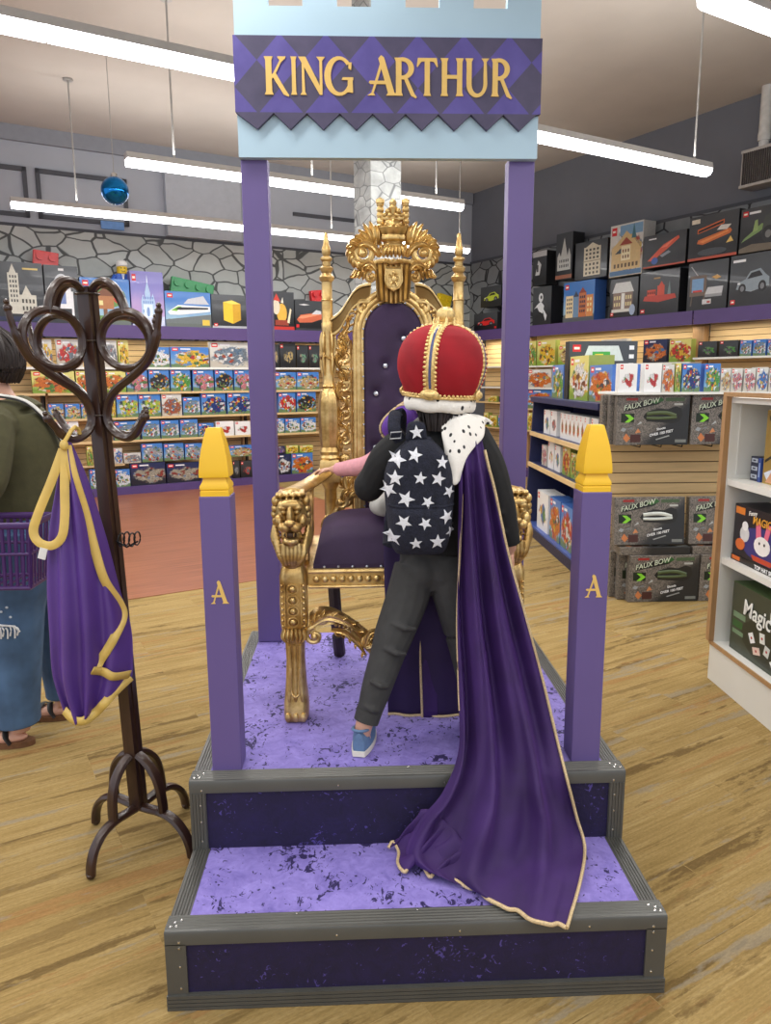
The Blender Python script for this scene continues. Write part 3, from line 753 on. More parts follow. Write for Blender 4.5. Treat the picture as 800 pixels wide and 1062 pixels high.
ART = {
 'city': m_art('print_blue', (66, 124, 196), (120, 168, 206), [(235, 235, 235), (60, 70, 90), (236, 190, 60), (196, 60, 50), (120, 160, 200), (90, 130, 70)], ground=(98, 124, 84)),
 'field': m_art('print_field', (214, 206, 120), (142, 168, 70), [(236, 190, 60), (210, 96, 40), (92, 140, 60), (240, 225, 190), (120, 70, 40)], ground=(120, 150, 50)),
 'pale': m_art('print_pale', (206, 206, 200), (186, 180, 166), [(120, 130, 140), (210, 180, 90), (180, 80, 60), (90, 120, 150), (240, 240, 236)]),
 'dark': m_art('print_dark', (56, 60, 64), (28, 29, 32), [(120, 124, 128), (60, 62, 66), (160, 150, 130), (90, 90, 96)], size=.22, title=None),
 'night': m_art('print_night', (32, 44, 84), (24, 26, 40), [(140, 120, 96), (70, 120, 180), (200, 190, 170), (60, 60, 70), (150, 60, 50)], size=.34),
 'white': m_art('print_white', (234, 234, 232), (226, 226, 226), [(200, 60, 60), (90, 150, 90), (240, 240, 240), (230, 180, 70)], size=.24, title=None, busy=5),
 'plaindark': m_art('print_plain_dark', (64, 68, 72), (26, 27, 30), [(60, 62, 66)], size=-.5, logo=False, title=None),
 'plainlilac': m_art('print_plain_lilac', (124, 120, 190), (176, 148, 196), [(60, 62, 66)], size=-.5, logo=False, title=None, ground=(190, 200, 226)),
 'plainblue': m_art('print_plain_blue', (58, 118, 192), (150, 186, 206), [(60, 62, 66)], size=-.5, logo=False, title=None, ground=(96, 104, 96)),
}
SIDE = {'city': ink((62, 104, 176)), 'field': ink((150, 160, 76)), 'pale': ink((190, 188, 182)), 'dark': ink((30, 31, 34)), 'night': ink((30, 40, 74)), 'white': ink((226, 226, 224)),
        'plaindark': ink((30, 31, 34)), 'plainlilac': ink((110, 104, 176)), 'plainblue': ink((62, 104, 176))}
TINT = {k: lin(c) for k, c in dict(tower=(176, 170, 150), dome=(190, 194, 200), house=(170, 120, 80), castle=(200, 220, 240), train=(230, 230, 230), cube=(238, 196, 40), beast=(230, 180, 60), speeder=(214, 110, 70), yellow=(240, 196, 50), red=(206, 50, 46),
    grey=(150, 152, 156), steel=(124, 142, 160), tan=(206, 178, 126), temple=(212, 186, 120), statue=(120, 176, 140), orange=(222, 120, 46), pink=(210, 130, 140), black=(40, 42, 48), green=(86, 160, 70), sand=(226, 196, 130), lime=(180, 206, 70), brick=(170, 96, 66),
    police=(34, 60, 130), white=(236, 238, 240), blue=(60, 120, 200), spider=(170, 172, 176), violet=(120, 90, 170)).items()}
def box_mesh(w, d, h, style, up=True):
    """carton with its base centre at the origin, printed front facing -Y"""
    mb = MB(); x0, x1 = -w / 2, w / 2
    mb.add([(x0, 0, 0), (x1, 0, 0), (x1, 0, h), (x0, 0, h)], [(0, 1, 2, 3)], 0); mb.uv[0] = [(0, 0), (1, 0), (1, 1), (0, 1)]
    mb.add([(x0, 0, 0), (x1, 0, 0), (x1, d, 0), (x0, d, 0), (x0, 0, h), (x1, 0, h), (x1, d, h), (x0, d, h)], [(0, 3, 2, 1), (4, 5, 6, 7), (1, 2, 6, 5), (2, 3, 7, 6), (3, 0, 4, 7)], 1)
    return mb
BOXC = {}
def toybox(name, w, d, h, style, col, loc, rz, label, group):
    key = (round(w, 3), round(d, 3), round(h, 3), style, col)
    if key in BOXC:
        o = BOXC[key].copy(); COL.objects.link(o)
    else:
        o = box_mesh(w, d, h, style).build(name, [ART[style], SIDE[style]], smooth=0, color=TINT.get(col, (.5, .5, .5, 1)))
        BOXC[key] = o
    o.location = loc; o.rotation_euler = (0, 0, rz); tag(o, label, 'toy box', group)
    return o
# flat printed pictures for the big cartons, in box fractions (0..1)
def picture(o, w, h, shapes, name='picture'):
    mb = MB(); ms = []; used = {}
    for i, (c, poly) in enumerate(shapes):
        if c not in used: used[c] = len(ms); ms.append(ink(c, .4))
        k = .0012 + .00022 * i
        mb.prism([((x - .5) * w, y * h) for x, y in poly], -k, -.0002, used[c])
    return mb.build(name, ms, o, smooth=0)
def ell(cx, cy, rx, ry, n=14, a0=0, a1=360): return [(cx + rx * math.cos(math.radians(a0 + (a1 - a0) * k / n)), cy + ry * math.sin(math.radians(a0 + (a1 - a0) * k / n))) for k in range(n + (0 if a1 - a0 >= 360 else 1))]
def rc(a, b, c, d): return [(a, c), (b, c), (b, d), (a, d)]
BADGE = [((210, 36, 40), rc(.05, .17, .82, .94)), ((245, 238, 225), rc(.07, .15, .86, .90))]
BADGEB = [((210, 36, 40), rc(.05, .15, .05, .14)), ((245, 238, 225), rc(.07, .13, .08, .11))]
WHT = (236, 238, 240)
def windows(x0, x1, y0, y1, nx, ny, c): return [(c, rc(x0 + (x1 - x0) * (i + .25) / nx, x0 + (x1 - x0) * (i + .75) / nx, y0 + (y1 - y0) * (j + .2) / ny, y0 + (y1 - y0) * (j + .75) / ny)) for i in range(nx) for j in range(ny)]
def car(c, dark=(24, 24, 28), s=1.0, y=.0):
    return [(c, [(.16, .34 + y), (.20, .46 + y), (.36, .52 + y), (.46, .66 + y), (.68, .70 + y), (.80, .58 + y), (.88, .52 + y), (.88, .36 + y), (.5, .27 + y)]), (dark, [(.40, .52 + y), (.48, .63 + y), (.66, .66 + y), (.74, .56 + y)]),
            (dark, ell(.30, .34 + y, .085, .10)), ((120, 122, 126), ell(.30, .34 + y, .045, .055)), (dark, ell(.74, .36 + y, .085, .11)), ((120, 122, 126), ell(.74, .36 + y, .045, .06)), (WHT, rc(.19, .25, .43 + y, .46 + y))]
PIC = {
 'tower': [((206, 204, 190), rc(.40, .58, .30, .82)), ((206, 204, 190), [(.43, .82), (.49, .97), (.55, .82)]), ((206, 204, 190), rc(.40, .86, .14, .46)), ((206, 204, 190), [(.62, .46), (.70, .62), (.78, .46)])] + windows(.42, .56, .32, .80, 3, 6, (60, 62, 64)) + windows(.60, .84, .18, .42, 4, 2, (70, 68, 60)) + [((26, 34, 70), rc(.02, .98, .02, .09)), ((214, 190, 110), rc(.66, .92, .88, .91))],
 'dome': [((196, 200, 206), ell(.5, .60, .26, .26, 14, 0, 180)), ((228, 230, 232), rc(.24, .76, .26, .60)), ((90, 110, 170), rc(.34, .44, .64, .72)), ((60, 66, 80), ell(.58, .72, .05, .05)), ((110, 130, 180), rc(.40, .60, .34, .54)), ((228, 230, 232), rc(.18, .25, .14, .56)), ((228, 230, 232), rc(.75, .82, .14, .56)), ((230, 230, 230), rc(.42, .58, .91, .95))],
 'house': BADGE + [((96, 140, 70), ell(.5, .62, .42, .26)), ((170, 112, 66), rc(.30, .66, .34, .62)), ((120, 72, 44), [(.26, .62), (.48, .80), (.70, .62)]), ((120, 80, 50), rc(.44, .52, .10, .34)), ((110, 150, 80), ell(.5, .10, .5, .10, 14, 0, 180)), ((200, 60, 50), ell(.78, .56, .12, .10)), ((225, 215, 150), rc(.36, .44, .42, .52)), ((70, 120, 60), ell(.2, .42, .14, .13))],
 'castle': BADGE + [((170, 196, 226), [(.30, .18), (.30, .46), (.36, .58), (.42, .46), (.42, .62), (.50, .82), (.58, .62), (.58, .46), (.66, .60), (.72, .46), (.72, .18)]), ((214, 232, 244), rc(.36, .64, .16, .40)), ((120, 150, 200), windows(.32, .70, .22, .44, 5, 2, 0)[0][1]), ((120, 150, 200), ell(.5, .26, .05, .09)), ((226, 240, 250), [(.485, .8), (.5, .94), (.515, .8)]), ((206, 214, 236), rc(.02, .98, .02, .10))] + windows(.34, .68, .40, .56, 5, 2, (110, 140, 196)),
 'train': BADGE + [((104, 112, 112), [(.0, .10), (1, .10), (1, .38), (.0, .20)]), ((232, 234, 232), [(.05, .42), (.28, .62), (.98, .60), (.98, .46), (.30, .34), (.10, .34)]), ((120, 190, 60), [(.12, .46), (.28, .58), (.36, .58), (.24, .44)]), ((34, 36, 44), [(.20, .50), (.30, .56), (.94, .57), (.94, .52), (.32, .48)]), ((196, 200, 206), [(.4, .66), (.96, .66), (.84, .90), (.5, .80)]), ((226, 190, 70), rc(.80, .96, .06, .22))],
 'cube': [((238, 196, 44), [(.32, .24), (.58, .14), (.58, .72), (.32, .78)]), ((206, 158, 28), [(.58, .14), (.80, .26), (.80, .74), (.58, .72)]), ((250, 222, 96), [(.32, .78), (.58, .72), (.80, .74), (.56, .84)]), ((176, 178, 180), rc(.0, 1, .0, .07))] + BADGEB,
 'beast': [((196, 50, 40), rc(.0, 1, .0, .09)), ((232, 180, 70), ell(.46, .44, .22, .26)), ((226, 214, 190), ell(.22, .60, .16, .20)), ((212, 60, 44), [(.10, .78), (.24, .95), (.40, .74)]), ((238, 232, 214), [(.42, .72), (.50, .86), (.54, .70)]), ((150, 60, 40), rc(.16, .74, .12, .26)), ((240, 226, 190), [(.68, .2), (.82, .58), (.88, .54), (.78, .18)])],
 'speeder': [((206, 104, 70), [(.06, .36), (.20, .52), (.80, .62), (.98, .58), (.98, .40), (.60, .28), (.16, .26)]), ((236, 150, 110), [(.10, .40), (.22, .49), (.78, .58), (.9, .54), (.3, .40)]), ((210, 214, 218), [(.60, .55), (.78, .70), (.96, .66), (.96, .56)]), ((50, 52, 56), rc(0, 1, .0, .08)), ((220, 220, 220), [(.14, .86), (.34, .83), (.54, .86), (.34, .89)])] + [((210, 36, 40), rc(.04, .14, .10, .20))],
 'redcar': car((206, 40, 38)) + [((206, 40, 38), rc(.88, .96, .05, .17))], 'greencar': car((190, 206, 60)), 'greycar': car((140, 152, 160)) + [(WHT, rc(.06, .34, .86, .91))] + BADGEB,
 'robot': [((206, 210, 212), ell(.44, .72, .12, .12)), ((206, 210, 212), [(.20, .52), (.44, .62), (.62, .50), (.56, .30), (.36, .36)]), ((206, 210, 212), [(.56, .44), (.78, .24), (.72, .10), (.62, .24)]), ((60, 62, 66), ell(.46, .73, .05, .05)), ((206, 210, 212), [(.08, .44), (.3, .56), (.28, .48)])],
 'white': [((200, 204, 206), [(.2, .3), (.4, .74), (.62, .6), (.5, .3)]), ((60, 60, 64), rc(.30, .42, .40, .60)), ((196, 198, 200), rc(.0, 1, .84, 1.0))],
 'street': BADGE + [((226, 206, 160), rc(.08, .32, .10, .66)), ((110, 140, 170), rc(.33, .50, .10, .62)), ((190, 110, 60), rc(.51, .74, .10, .70)), ((212, 140, 80), rc(.75, .96, .10, .64)), ((60, 64, 80), [(.33, .62), (.41, .76), (.50, .62)]), ((140, 60, 44), [(.51, .70), (.62, .84), (.74, .70)]), ((84, 88, 92), rc(.0, 1, .0, .11))] + windows(.10, .30, .2, .62, 3, 4, (70, 80, 100)) + windows(.53, .72, .2, .66, 3, 4, (60, 60, 80)) + windows(.77, .94, .2, .6, 2, 3, (240, 220, 160)),
 'steel': [((190, 194, 190), [(.1, .2), (.1, .5), (.2, .6), (.3, .5), (.5, .9), (.7, .5), (.8, .66), (.9, .5), (.9, .2)]), ((150, 92, 66), rc(0, 1, .02, .1))] + windows(.2, .8, .24, .46, 6, 2, (70, 76, 80)),
 'facade': [((214, 206, 182), rc(.28, .80, .08, .84)), ((214, 206, 182), [(.34, .84), (.54, .95), (.74, .84)]), ((140, 130, 108), rc(.26, .82, .46, .48))] + windows(.31, .77, .1, .44, 4, 3, (80, 78, 70)) + windows(.31, .77, .5, .82, 4, 3, (80, 78, 70)),
 'mansion': [((210, 214, 212), [(.08, .64), (.2, .90), (.72, .90), (.86, .64)]), ((132, 112, 100), rc(.12, .82, .22, .64)), ((226, 226, 220), rc(.42, .54, .22, .62)), ((214, 214, 206), rc(.08, .88, .14, .22)), ((160, 176, 200), ell(.82, .18, .10, .14))] + windows(.14, .40, .26, .60, 3, 2, (226, 214, 160)) + windows(.56, .80, .26, .60, 3, 2, (226, 214, 160)) + BADGEB,
 'tan': BADGE + [((118, 158, 190), rc(.3, .98, .78, .97)), ((206, 178, 124), [(.06, .12), (.06, .55), (.3, .70), (.5, .86), (.74, .68), (.94, .5), (.94, .12)]), ((150, 60, 40), [(.30, .60), (.5, .74), (.7, .60)]), ((60, 70, 76), [(.16, .44), (.34, .54), (.5, .44)]), ((70, 110, 150), rc(.02, .98, .02, .11)), ((232, 220, 180), rc(.36, .64, .30, .58)), ((60, 110, 120), [(.66, .7), (.72, .98), (.8, .7)])] + windows(.38, .62, .32, .54, 3, 2, (120, 80, 50)) + windows(.12, .9, .14, .28, 7, 1, (104, 84, 60)),
 'barge': [((186, 66, 52), [(.10, .34), (.14, .44), (.9, .44), (.94, .34), (.5, .28)]), ((206, 82, 60), rc(.2, .42, .44, .58)), ((206, 82, 60), rc(.46, .64, .44, .66)), ((120, 140, 140), [(.72, .44), (.76, .76), (.8, .44)]), ((206, 82, 60), [(.5, .66), (.56, .76), (.62, .66)]), ((190, 150, 90), rc(.36, .52, .82, .85))] + windows(.2, .42, .46, .56, 4, 1, (60, 30, 30)) + BADGEB,
 'rocket': [((216, 92, 66), [(.10, .22), (.48, .66), (.82, .86), (.84, .78), (.58, .52), (.22, .20)]), ((240, 130, 100), [(.40, .56), (.78, .84), (.56, .58)]), ((60, 96, 170), ell(.28, .2, .08, .11)), ((140, 150, 160), [(.4, .34), (.6, .46), (.66, .40), (.46, .28)]), (WHT, rc(.12, .30, .86, .90)), ((186, 84, 60), rc(0, 1, .0, .05))],
 'console': [((112, 96, 84), rc(.06, .48, .30, .72)), ((120, 160, 200), rc(.11, .41, .38, .66)), ((200, 60, 50), rc(.14, .38, .38, .42)), ((90, 80, 70), [(.08, .10), (.11, .30), (.14, .30), (.12, .10)]), ((90, 80, 70), [(.42, .10), (.42, .30), (.45, .30), (.46, .10)]), ((200, 202, 204), [(.46, .32), (.52, .46), (.90, .46), (.88, .32)]), ((150, 152, 154), [(.46, .26), (.46, .32), (.88, .32), (.88, .26)]), ((206, 206, 206), rc(.40, .62, .12, .22)), ((180, 60, 50), rc(.52, .60, .14, .18)), ((206, 160, 90), [(.6, .66), (.74, .70), (.84, .64), (.72, .61)]), ((180, 182, 184), [(.24, .72), (.06, .92), (.08, .93), (.26, .73)])],
 'guitar': [((214, 116, 60), [(.18, .38), (.20, .46), (.84, .62), (.88, .56), (.84, .50), (.30, .34)]), ((236, 150, 84), [(.22, .42), (.8, .58), (.82, .55), (.3, .38)]), ((214, 110, 56), [(.18, .60), (.18, .70), (.72, .84), (.72, .74)]), ((30, 30, 32), [(.20, .62), (.20, .67), (.70, .81), (.70, .76)]), ((226, 222, 214), [(.58, .62), (.66, .72), (.86, .70), (.78, .60)]), ((236, 200, 110), [(.78, .30), (.86, .44), (.92, .32)]), ((186, 84, 60), rc(0, 1, .0, .06)), ((230, 220, 200), rc(.05, .22, .84, .94)), ((70, 76, 82), ell(.5, .16, .3, .08))],
 'machine': [((126, 156, 96), [(.04, .24), (.10, .32), (.50, .62), (.62, .56), (.46, .44)]), ((150, 176, 110), [(.30, .44), (.34, .70), (.40, .72), (.42, .48)]), ((70, 76, 72), [(.5, .4), (.56, .76), (.76, .86), (.9, .6), (.9, .34)]), ((40, 42, 44), ell(.66, .36, .15, .19)), ((120, 122, 120), ell(.66, .36, .07, .09)), ((110, 100, 84), [(0, .0), (1, .0), (1, .14), (.3, .18), (0, .10)])] + BADGE + [(WHT, rc(.20, .46, .86, .91))],
}
def stash(o, w, h, key):
    if key in PIC: picture(o, w, h, PIC[key])
style_plain = {'castle': 'plainlilac', 'city': 'plainblue', 'field': 'plainblue', 'dark': 'plaindark', 'pale': 'pale'}
for row, (z, items) in BACK.items():
    wl = {'top': 'on top of the back wall fascia'}.get(row, "back wall's %s shelf" % row if row != 'bottom' else "back wall's bottom deck")
    for k, (ua, ub, h, st, col, desc) in enumerate(items):
        if row != 'top': h = min(h, [q for q in sorted(SHZ.values()) + [2.05] if q > z + .01][0] - z - (.033 if (row, ua > 1.15) != ('bottom', True) else .002))
        w = ub - ua - .006; d = {'top': .16}.get(row, .075)
        lab = desc + ', on top of the back wall fascia' if row == 'top' else '%s, %s from left on %s' % (desc, ORDW[k], wl)
        stl = style_plain.get(st, st) if row == 'top' else st
        o = toybox('toy_box', w, d, h, stl, col, XY((ua + ub) / 2, 8.95 if row != 'top' else 8.93, z + .0008), RA, lab, 'boxed toys on the back wall')
        if row == 'top': stash(o, w, h, col if col in PIC else 'tower')
SIDE_T = 'boxed toys along the right wall'
for va, vb, zb, zt, lv, st, col, desc in RIGHT_TOP:
    w = va - vb - .02; u = 6.89
    o = toybox('toy_box', w, .22, zt - zb, 'plaindark' if st == 'dark' else ('plainblue' if st == 'city' else 'pale'), col, XY(u, (va + vb) / 2, 2.282 if lv == 'lo' else zb + .003), RA - PI / 2, desc + (' standing on the purple fascia' if lv == 'lo' else ' in the upper row over the purple fascia'), SIDE_T)
    w2 = w
    if lv == 'lo':
        h = zt - 2.290; o.data = o.data.copy()
        for vtx in o.data.vertices:
            if vtx.co.z > .01: vtx.co.z = h
    else: h = zt - zb
    stash(o, w, h, col)
row_lab = {'first': "right wall's first shelf by sign post", 'second': "right wall's second shelf by sign post", 'third': "right wall's third shelf by sign post", 'fourth': "right wall's fourth shelf",
           'near': 'right wall shelf above the navy display', 'pillar': 'right wall shelf past the oak pillar', 'corner': 'upper corner shelf right of the crown', 'corner2': 'lower corner shelf right of the crown'}
for row, (z, items) in RIGHT_ROWS.items():
    zz = {'first': 1.691, 'second': 1.366, 'third': 1.051, 'fourth': .721, 'near': 1.691, 'pillar': 1.738, 'corner': 1.126, 'corner2': .715}[row]
    for k, (va, vb, h, st, col, desc) in enumerate(items):
        if row == 'near' and zz < z: h += z - zz
        toybox('toy_box', va - vb - .01, .09, h, st, col, XY(6.90 if row[:6] != 'corner' else 6.955, (va + vb) / 2, zz + .0008), RA - PI / 2, '%s, %s on %s' % (desc, ORDW[k], row_lab[row]), SIDE_T)
# giant toy bricks and a toy figure on top of the back wall cartons
def brick(name, lab, c, nx, nz, s, loc, tilt, yaw=0.0):
    r = thing(name, lab, 'toy brick', loc, RA + yaw, world=False); r.rotation_euler = (0, tilt, RA + yaw)
    m = ink(c, .35)
    MB().box(-nx * s / 2, nx * s / 2, -.03, .05, 0, nz * s).build('block', m, r, smooth=0, mods=[BEV(.006)])
    for i in range(nx):
        for j in range(nz):
            MB().tube([((i + .5 - nx / 2) * s, -.028, (j + .5) * s), ((i + .5 - nx / 2) * s, -.062, (j + .5) * s)], s * .30, 16, up=(0, 0, 1)).build('stud', m, r)
brick('giant_brick', 'giant red toy brick standing before the stone wall, far left', (214, 58, 56), 2, 6, .145, XY(.36, 9.18, 2.235), .10)
brick('giant_brick', 'giant green toy plate tilted above the train box', (48, 148, 86), 4, 4, .148, XY(2.20, 9.18, 2.27), .16)
brick('giant_brick', 'giant red toy brick behind the throne beside its left spire', (220, 40, 44), 2, 5, .12, XY(4.26, 9.18, 2.235), -.12)
brick('giant_brick', 'giant yellow toy brick behind the right spire of the throne', (236, 206, 40), 2, 5, .13, XY(6.42, 9.18, 2.245), .2)
o = toybox('toy_box', .44, .16, .38, 'plaindark', 'grey', XY(6.42, 8.91, 2.2158), RA, 'dark box under the yellow brick behind the right spire', 'boxed toys on the back wall'); stash(o, .44, .38, 'redcar')
r = thing('toy_figure', 'toy figure with white cap and blue jacket above the treehouse box', 'toy', XY(1.355, 9.18, 2.2155), RA, world=False); K = .50
for sx in (-1, 1): MB().box(sx * .055 - .05, sx * .055 + .05, -.05, .05, 0, K).build('leg', ink((60, 66, 80)), r, smooth=0)
MB().rings([[(-.11, -.05, K), (.11, -.05, K), (.11, .05, K), (-.11, .05, K)], [(-.075, -.04, K + .17), (.075, -.04, K + .17), (.075, .04, K + .17), (-.075, .04, K + .17)]]).build('torso', ink((36, 92, 190)), r, smooth=0)
MB().prism([(-.02, K + .17), (.0, K + .06), (.02, K + .17)], -.056, -.045).build('shirt_front', ink((226, 228, 232)), r, smooth=0)
MB().lathe([(.03, K + .17), (.062, K + .175), (.066, K + .19), (.066, K + .27), (.058, K + .285)], n=20).build('head', ink((240, 200, 40)), r)
MB().ball((-.02, -.064, K + .24), .008, 8).ball((.02, -.064, K + .24), .008, 8).tube([(-.025, -.065, K + .205), (0, -.068, K + .198), (.025, -.065, K + .205)], .004, 6).build('face', ink((40, 36, 34)), r)
mb = MB().lathe([(.07, K + .262), (.074, K + .29), (.066, K + .325), (.04, K + .345), (.005, K + .35)], n=20); mb.tube([(-.05, -.06, K + .275), (0, -.095, K + .272), (.05, -.06, K + .275)], (.012, .006), 8); mb.build('cap', ink((236, 236, 232)), r)
for sx in (-1, 1): MB().tube(cr([(sx * .085, 0, K + .15), (sx * .12, -.01, K + .09), (sx * .125, -.03, K + .03)], 4), .03, 10).build('arm', ink((36, 92, 190)), r)
r = thing('toy_rocket', 'white and blue toy nose tip beside the left sign post', 'toy', XY(3.44, 9.2, 2.2155), RA, world=False)
MB().lathe([(.07, .0), (.074, .30), (.07, .44), (.05, .54), (.02, .64), (.004, .66)], n=16).build('nose', ink((206, 222, 238)), r)
MB().lathe([(.076, .30), (.078, .36), (.076, .38)], n=16).build('collar', ink((236, 196, 50)), r)

# ---------------------------------------------------------------- navy gondola (shelves face the aisle, -X)
g = thing('display_gondola', 'navy two-sided display gondola with maple shelf edges, right of the throne', 'shelf unit', (2.0, 4.5, 0))
GY0, GY1 = 3.65, 5.66
for y0, y1 in ((GY1, GY1 + .03), (GY0 - .01, GY0 + .02)):
    MB().prism([(1.555, 0), (1.545, .10), (1.60, 1.31), (2.3, 1.31), (2.3, 0)], y0, y1).build('end_panel', NAVY, g, smooth=0)
MB().box(1.57, 2.3, GY0 - .02, GY1 + .03, 1.285, 1.335).build('top_board', NAVY, g, smooth=0, mods=[BEV(.004)])
MB().box(1.99, 2.02, GY0, GY1, .0, 1.285).build('back_panel', NAVY, g, smooth=0)
for z, x in ((1.0, 1.585), (.70, 1.575)):
    MB().box(x, 1.99, GY0, GY1, z - .03, z, 0).box(x - .02, x, GY0, GY1, z - .036, z + .002, 1).build('shelf', [NAVY, SHELFW], g, smooth=0)
MB().box(1.56, 1.99, GY0, GY1, .0, .10, 0).box(1.553, 1.562, GY0, GY1, .0, .085, 1).build('base_deck', [BLUEB, mat('speckled_kick', (44, 42, 66), .6, var=.5, scale=60)], g, smooth=0)
# boxes on it; each faces -X
def gbox(y, w, h, z, x, d, st, col, lab, grp='boxed building sets on the navy display'):
    return toybox('toy_box', w, d, h, st, col, (x, y, z + .0006), -PI / 2, lab, grp)
for i, (y, w, h, st, col) in enumerate(((5.30, .22, .22, 'white', 'blue'), (5.06, .20, .22, 'white', 'grey'), (4.78, .11, .215, 'white', 'orange'), (4.665, .11, .215, 'white', 'orange'), (4.55, .11, .215, 'white', 'orange'), (4.435, .11, .215, 'white', 'orange'), (4.32, .11, .215, 'white', 'orange'), (4.205, .11, .215, 'white', 'orange'), (4.09, .11, .215, 'white', 'orange'), (3.9, .16, .215, 'white', 'red'), (3.745, .11, .215, 'pale', 'grey'))):
    gbox(y, w, h, 1.0, 1.64, .12, st, col, ('white box with orange picture' if col == 'orange' else 'white printed box') + ', %s from far end on navy display upper shelf' % ORDW[i])
for i, (y, w, h, st, col) in enumerate(((5.32, .18, .19, 'pale', 'pink'), (5.08, .20, .25, 'white', 'yellow'), (4.86, .18, .23, 'white', 'blue'), (4.58, .22, .24, 'field', 'red'), (4.34, .20, .21, 'field', 'green'), (4.10, .22, .21, 'white', 'green'), (3.84, .22, .22, 'field', 'orange'), (3.70, .045, .22, 'white', 'blue'))):
    gbox(y, w, h, .70, 1.63, .13, st, col, '%s box, %s from far end on navy display middle shelf' % ({'pale': 'pink', 'white': 'white', 'field': 'green and red'}[st], ORDW[i]))
for i, (y, w, h, x, st, col) in enumerate(((5.20, .40, .36, 1.60, 'white', 'blue'), (4.76, .34, .37, 1.60, 'city', 'orange'), (4.40, .33, .37, 1.60, 'city', 'red'), (4.04, .33, .38, 1.60, 'city', 'tan'), (3.78, .18, .38, 1.60, 'city', 'green'))):
    gbox(y, w, h, .10, x, .16, st, col, 'large pale blue building set, %s from the far end on navy base deck' % ORDW[i])
for i, (y, w, h, st, col, lab) in enumerate(((5.05, .36, .29, 'city', 'green', 'small blue green box'), (4.42, .50, .35, 'field', 'white', 'tall green box with animals'), (3.88, .50, .27, 'city', 'orange', 'blue box with a playground'))):
    gbox(y, w, h, 1.335, 1.66, .2, st, col, lab + ' on top of the navy display')
o = toybox('toy_box', .58, .12, .48, 'plaindark', 'grey', (1.95, 4.715, 1.3356), 0, 'large black playset box behind green boxes on the navy display', 'boxed building sets on the navy display')
picture(o, .58, .48, BADGE + [((210, 220, 216), [(.2, .66), (.28, .92), (.72, .92), (.80, .66)]), ((70, 170, 70), rc(.34, .60, .5, .82)), ((236, 214, 70), rc(.38, .5, .7, .78)), ((120, 160, 200), rc(.62, .76, .4, .6)), (WHT, rc(.88, .95, .55, .62)), (WHT, rc(.88, .95, .70, .77)), (WHT, rc(.88, .95, .85, .92))])

# end cap of the gondola: slatwall with hanging bow sets
e = thing('slatwall_endcap', 'maple slatwall end panel holding black bow sets beside the white cabinet', 'shelf unit', (2.3, 3.44, 0))
mb = MB(); slat_boards(mb, 1.60, 3.1, 3.585, .02, 1.40); mb.build('slat_panel', [SLAT, SLAT_D], e, smooth=0)
MB().box(1.56, 3.1, 3.20, 3.61, 1.404, 1.42).build('shelf', WHITE, e, smooth=0)
mb = MB()
for x in (1.72, 1.86, 2.0, 2.2, 2.34, 2.48): mb.tube([(x, 3.585, 1.066), (x, 3.20, 1.066), (x, 3.195, 1.08)], .004, 6)
mb.build('hook', mat('black_wire', (24, 24, 26), .4, metal=.5), e)
for k, (xa, xb, h, st, col, desc) in enumerate(END_ROW):
    toybox('toy_box', xb - xa - .003, .07, h, st, col, ((xa + xb) / 2, 3.225, 1.4206), 0, '%s, %s from left on the endcap shelf' % (desc, ORDW[k]), 'boxes on the endcap shelf')
# bow set cartons: 0.49 x 0.33 x 0.055
t = NT('camouflage_print'); co = t.coord(); v = t.node('ShaderNodeTexVoronoi'); t.put(v.inputs['Vector'], t.vmath('ADD', co, t.vmath('SCALE', t.noise(co, 20, 3, out=1), (0, 0, 0)))); v.inputs['Scale'].default_value = 34
c = t.ramp(t.sep(v.outputs['Color'])[0], [(.0, lin((112, 105, 98))), (.3, lin((146, 138, 128))), (.55, lin((84, 80, 75))), (.8, lin((58, 56, 54)))], 'CONSTANT')
q = t.sep(co); c = t.mix(t.smooth(t.math('ADD', q[0], t.math('SUBTRACT', .12, q[2])), -.02, .10), c, lin((38, 39, 40)))
t.set(Base_Color=c, Roughness=.35); CAMO = t.m
def text_mesh(txt, size, name='lettering', sx=1.0, shear=0.0):
    cu = bpy.data.curves.new(name, 'FONT'); cu.body = txt; cu.size = size; cu.extrude = .0008; cu.align_x = 'CENTER'; cu.align_y = 'CENTER'; cu.shear = shear; cu.offset = size * .012
    o = bpy.data.objects.new(name, cu); COL.objects.link(o); dg = bpy.context.evaluated_depsgraph_get()
    me = bpy.data.meshes.new_from_object(o.evaluated_get(dg)); bpy.data.objects.remove(o); bpy.data.curves.remove(cu)
    return me
def text_on(parent, txt, size, x, y, z, m, rot=0.0, sx=1.0, name='lettering', shear=0.0, rz=0.0):
    me = text_mesh(txt, size, name, shear=shear); M = Matrix.Translation((x, y, z)) @ Matrix.Rotation(rz, 4, 'Z') @ Matrix.Rotation(PI / 2, 4, 'X') @ Matrix.Rotation(rot, 4, 'Z') @ Matrix.Diagonal((sx, 1, 1, 1))
    me.transform(M); me.materials.clear(); me.materials.append(m); me.name = name
    o = bpy.data.objects.new(name, me); COL.objects.link(o); o.parent = parent; ORG[o.name] = Vector()
    return o
BW, BHT, BD = .485, .325, .055
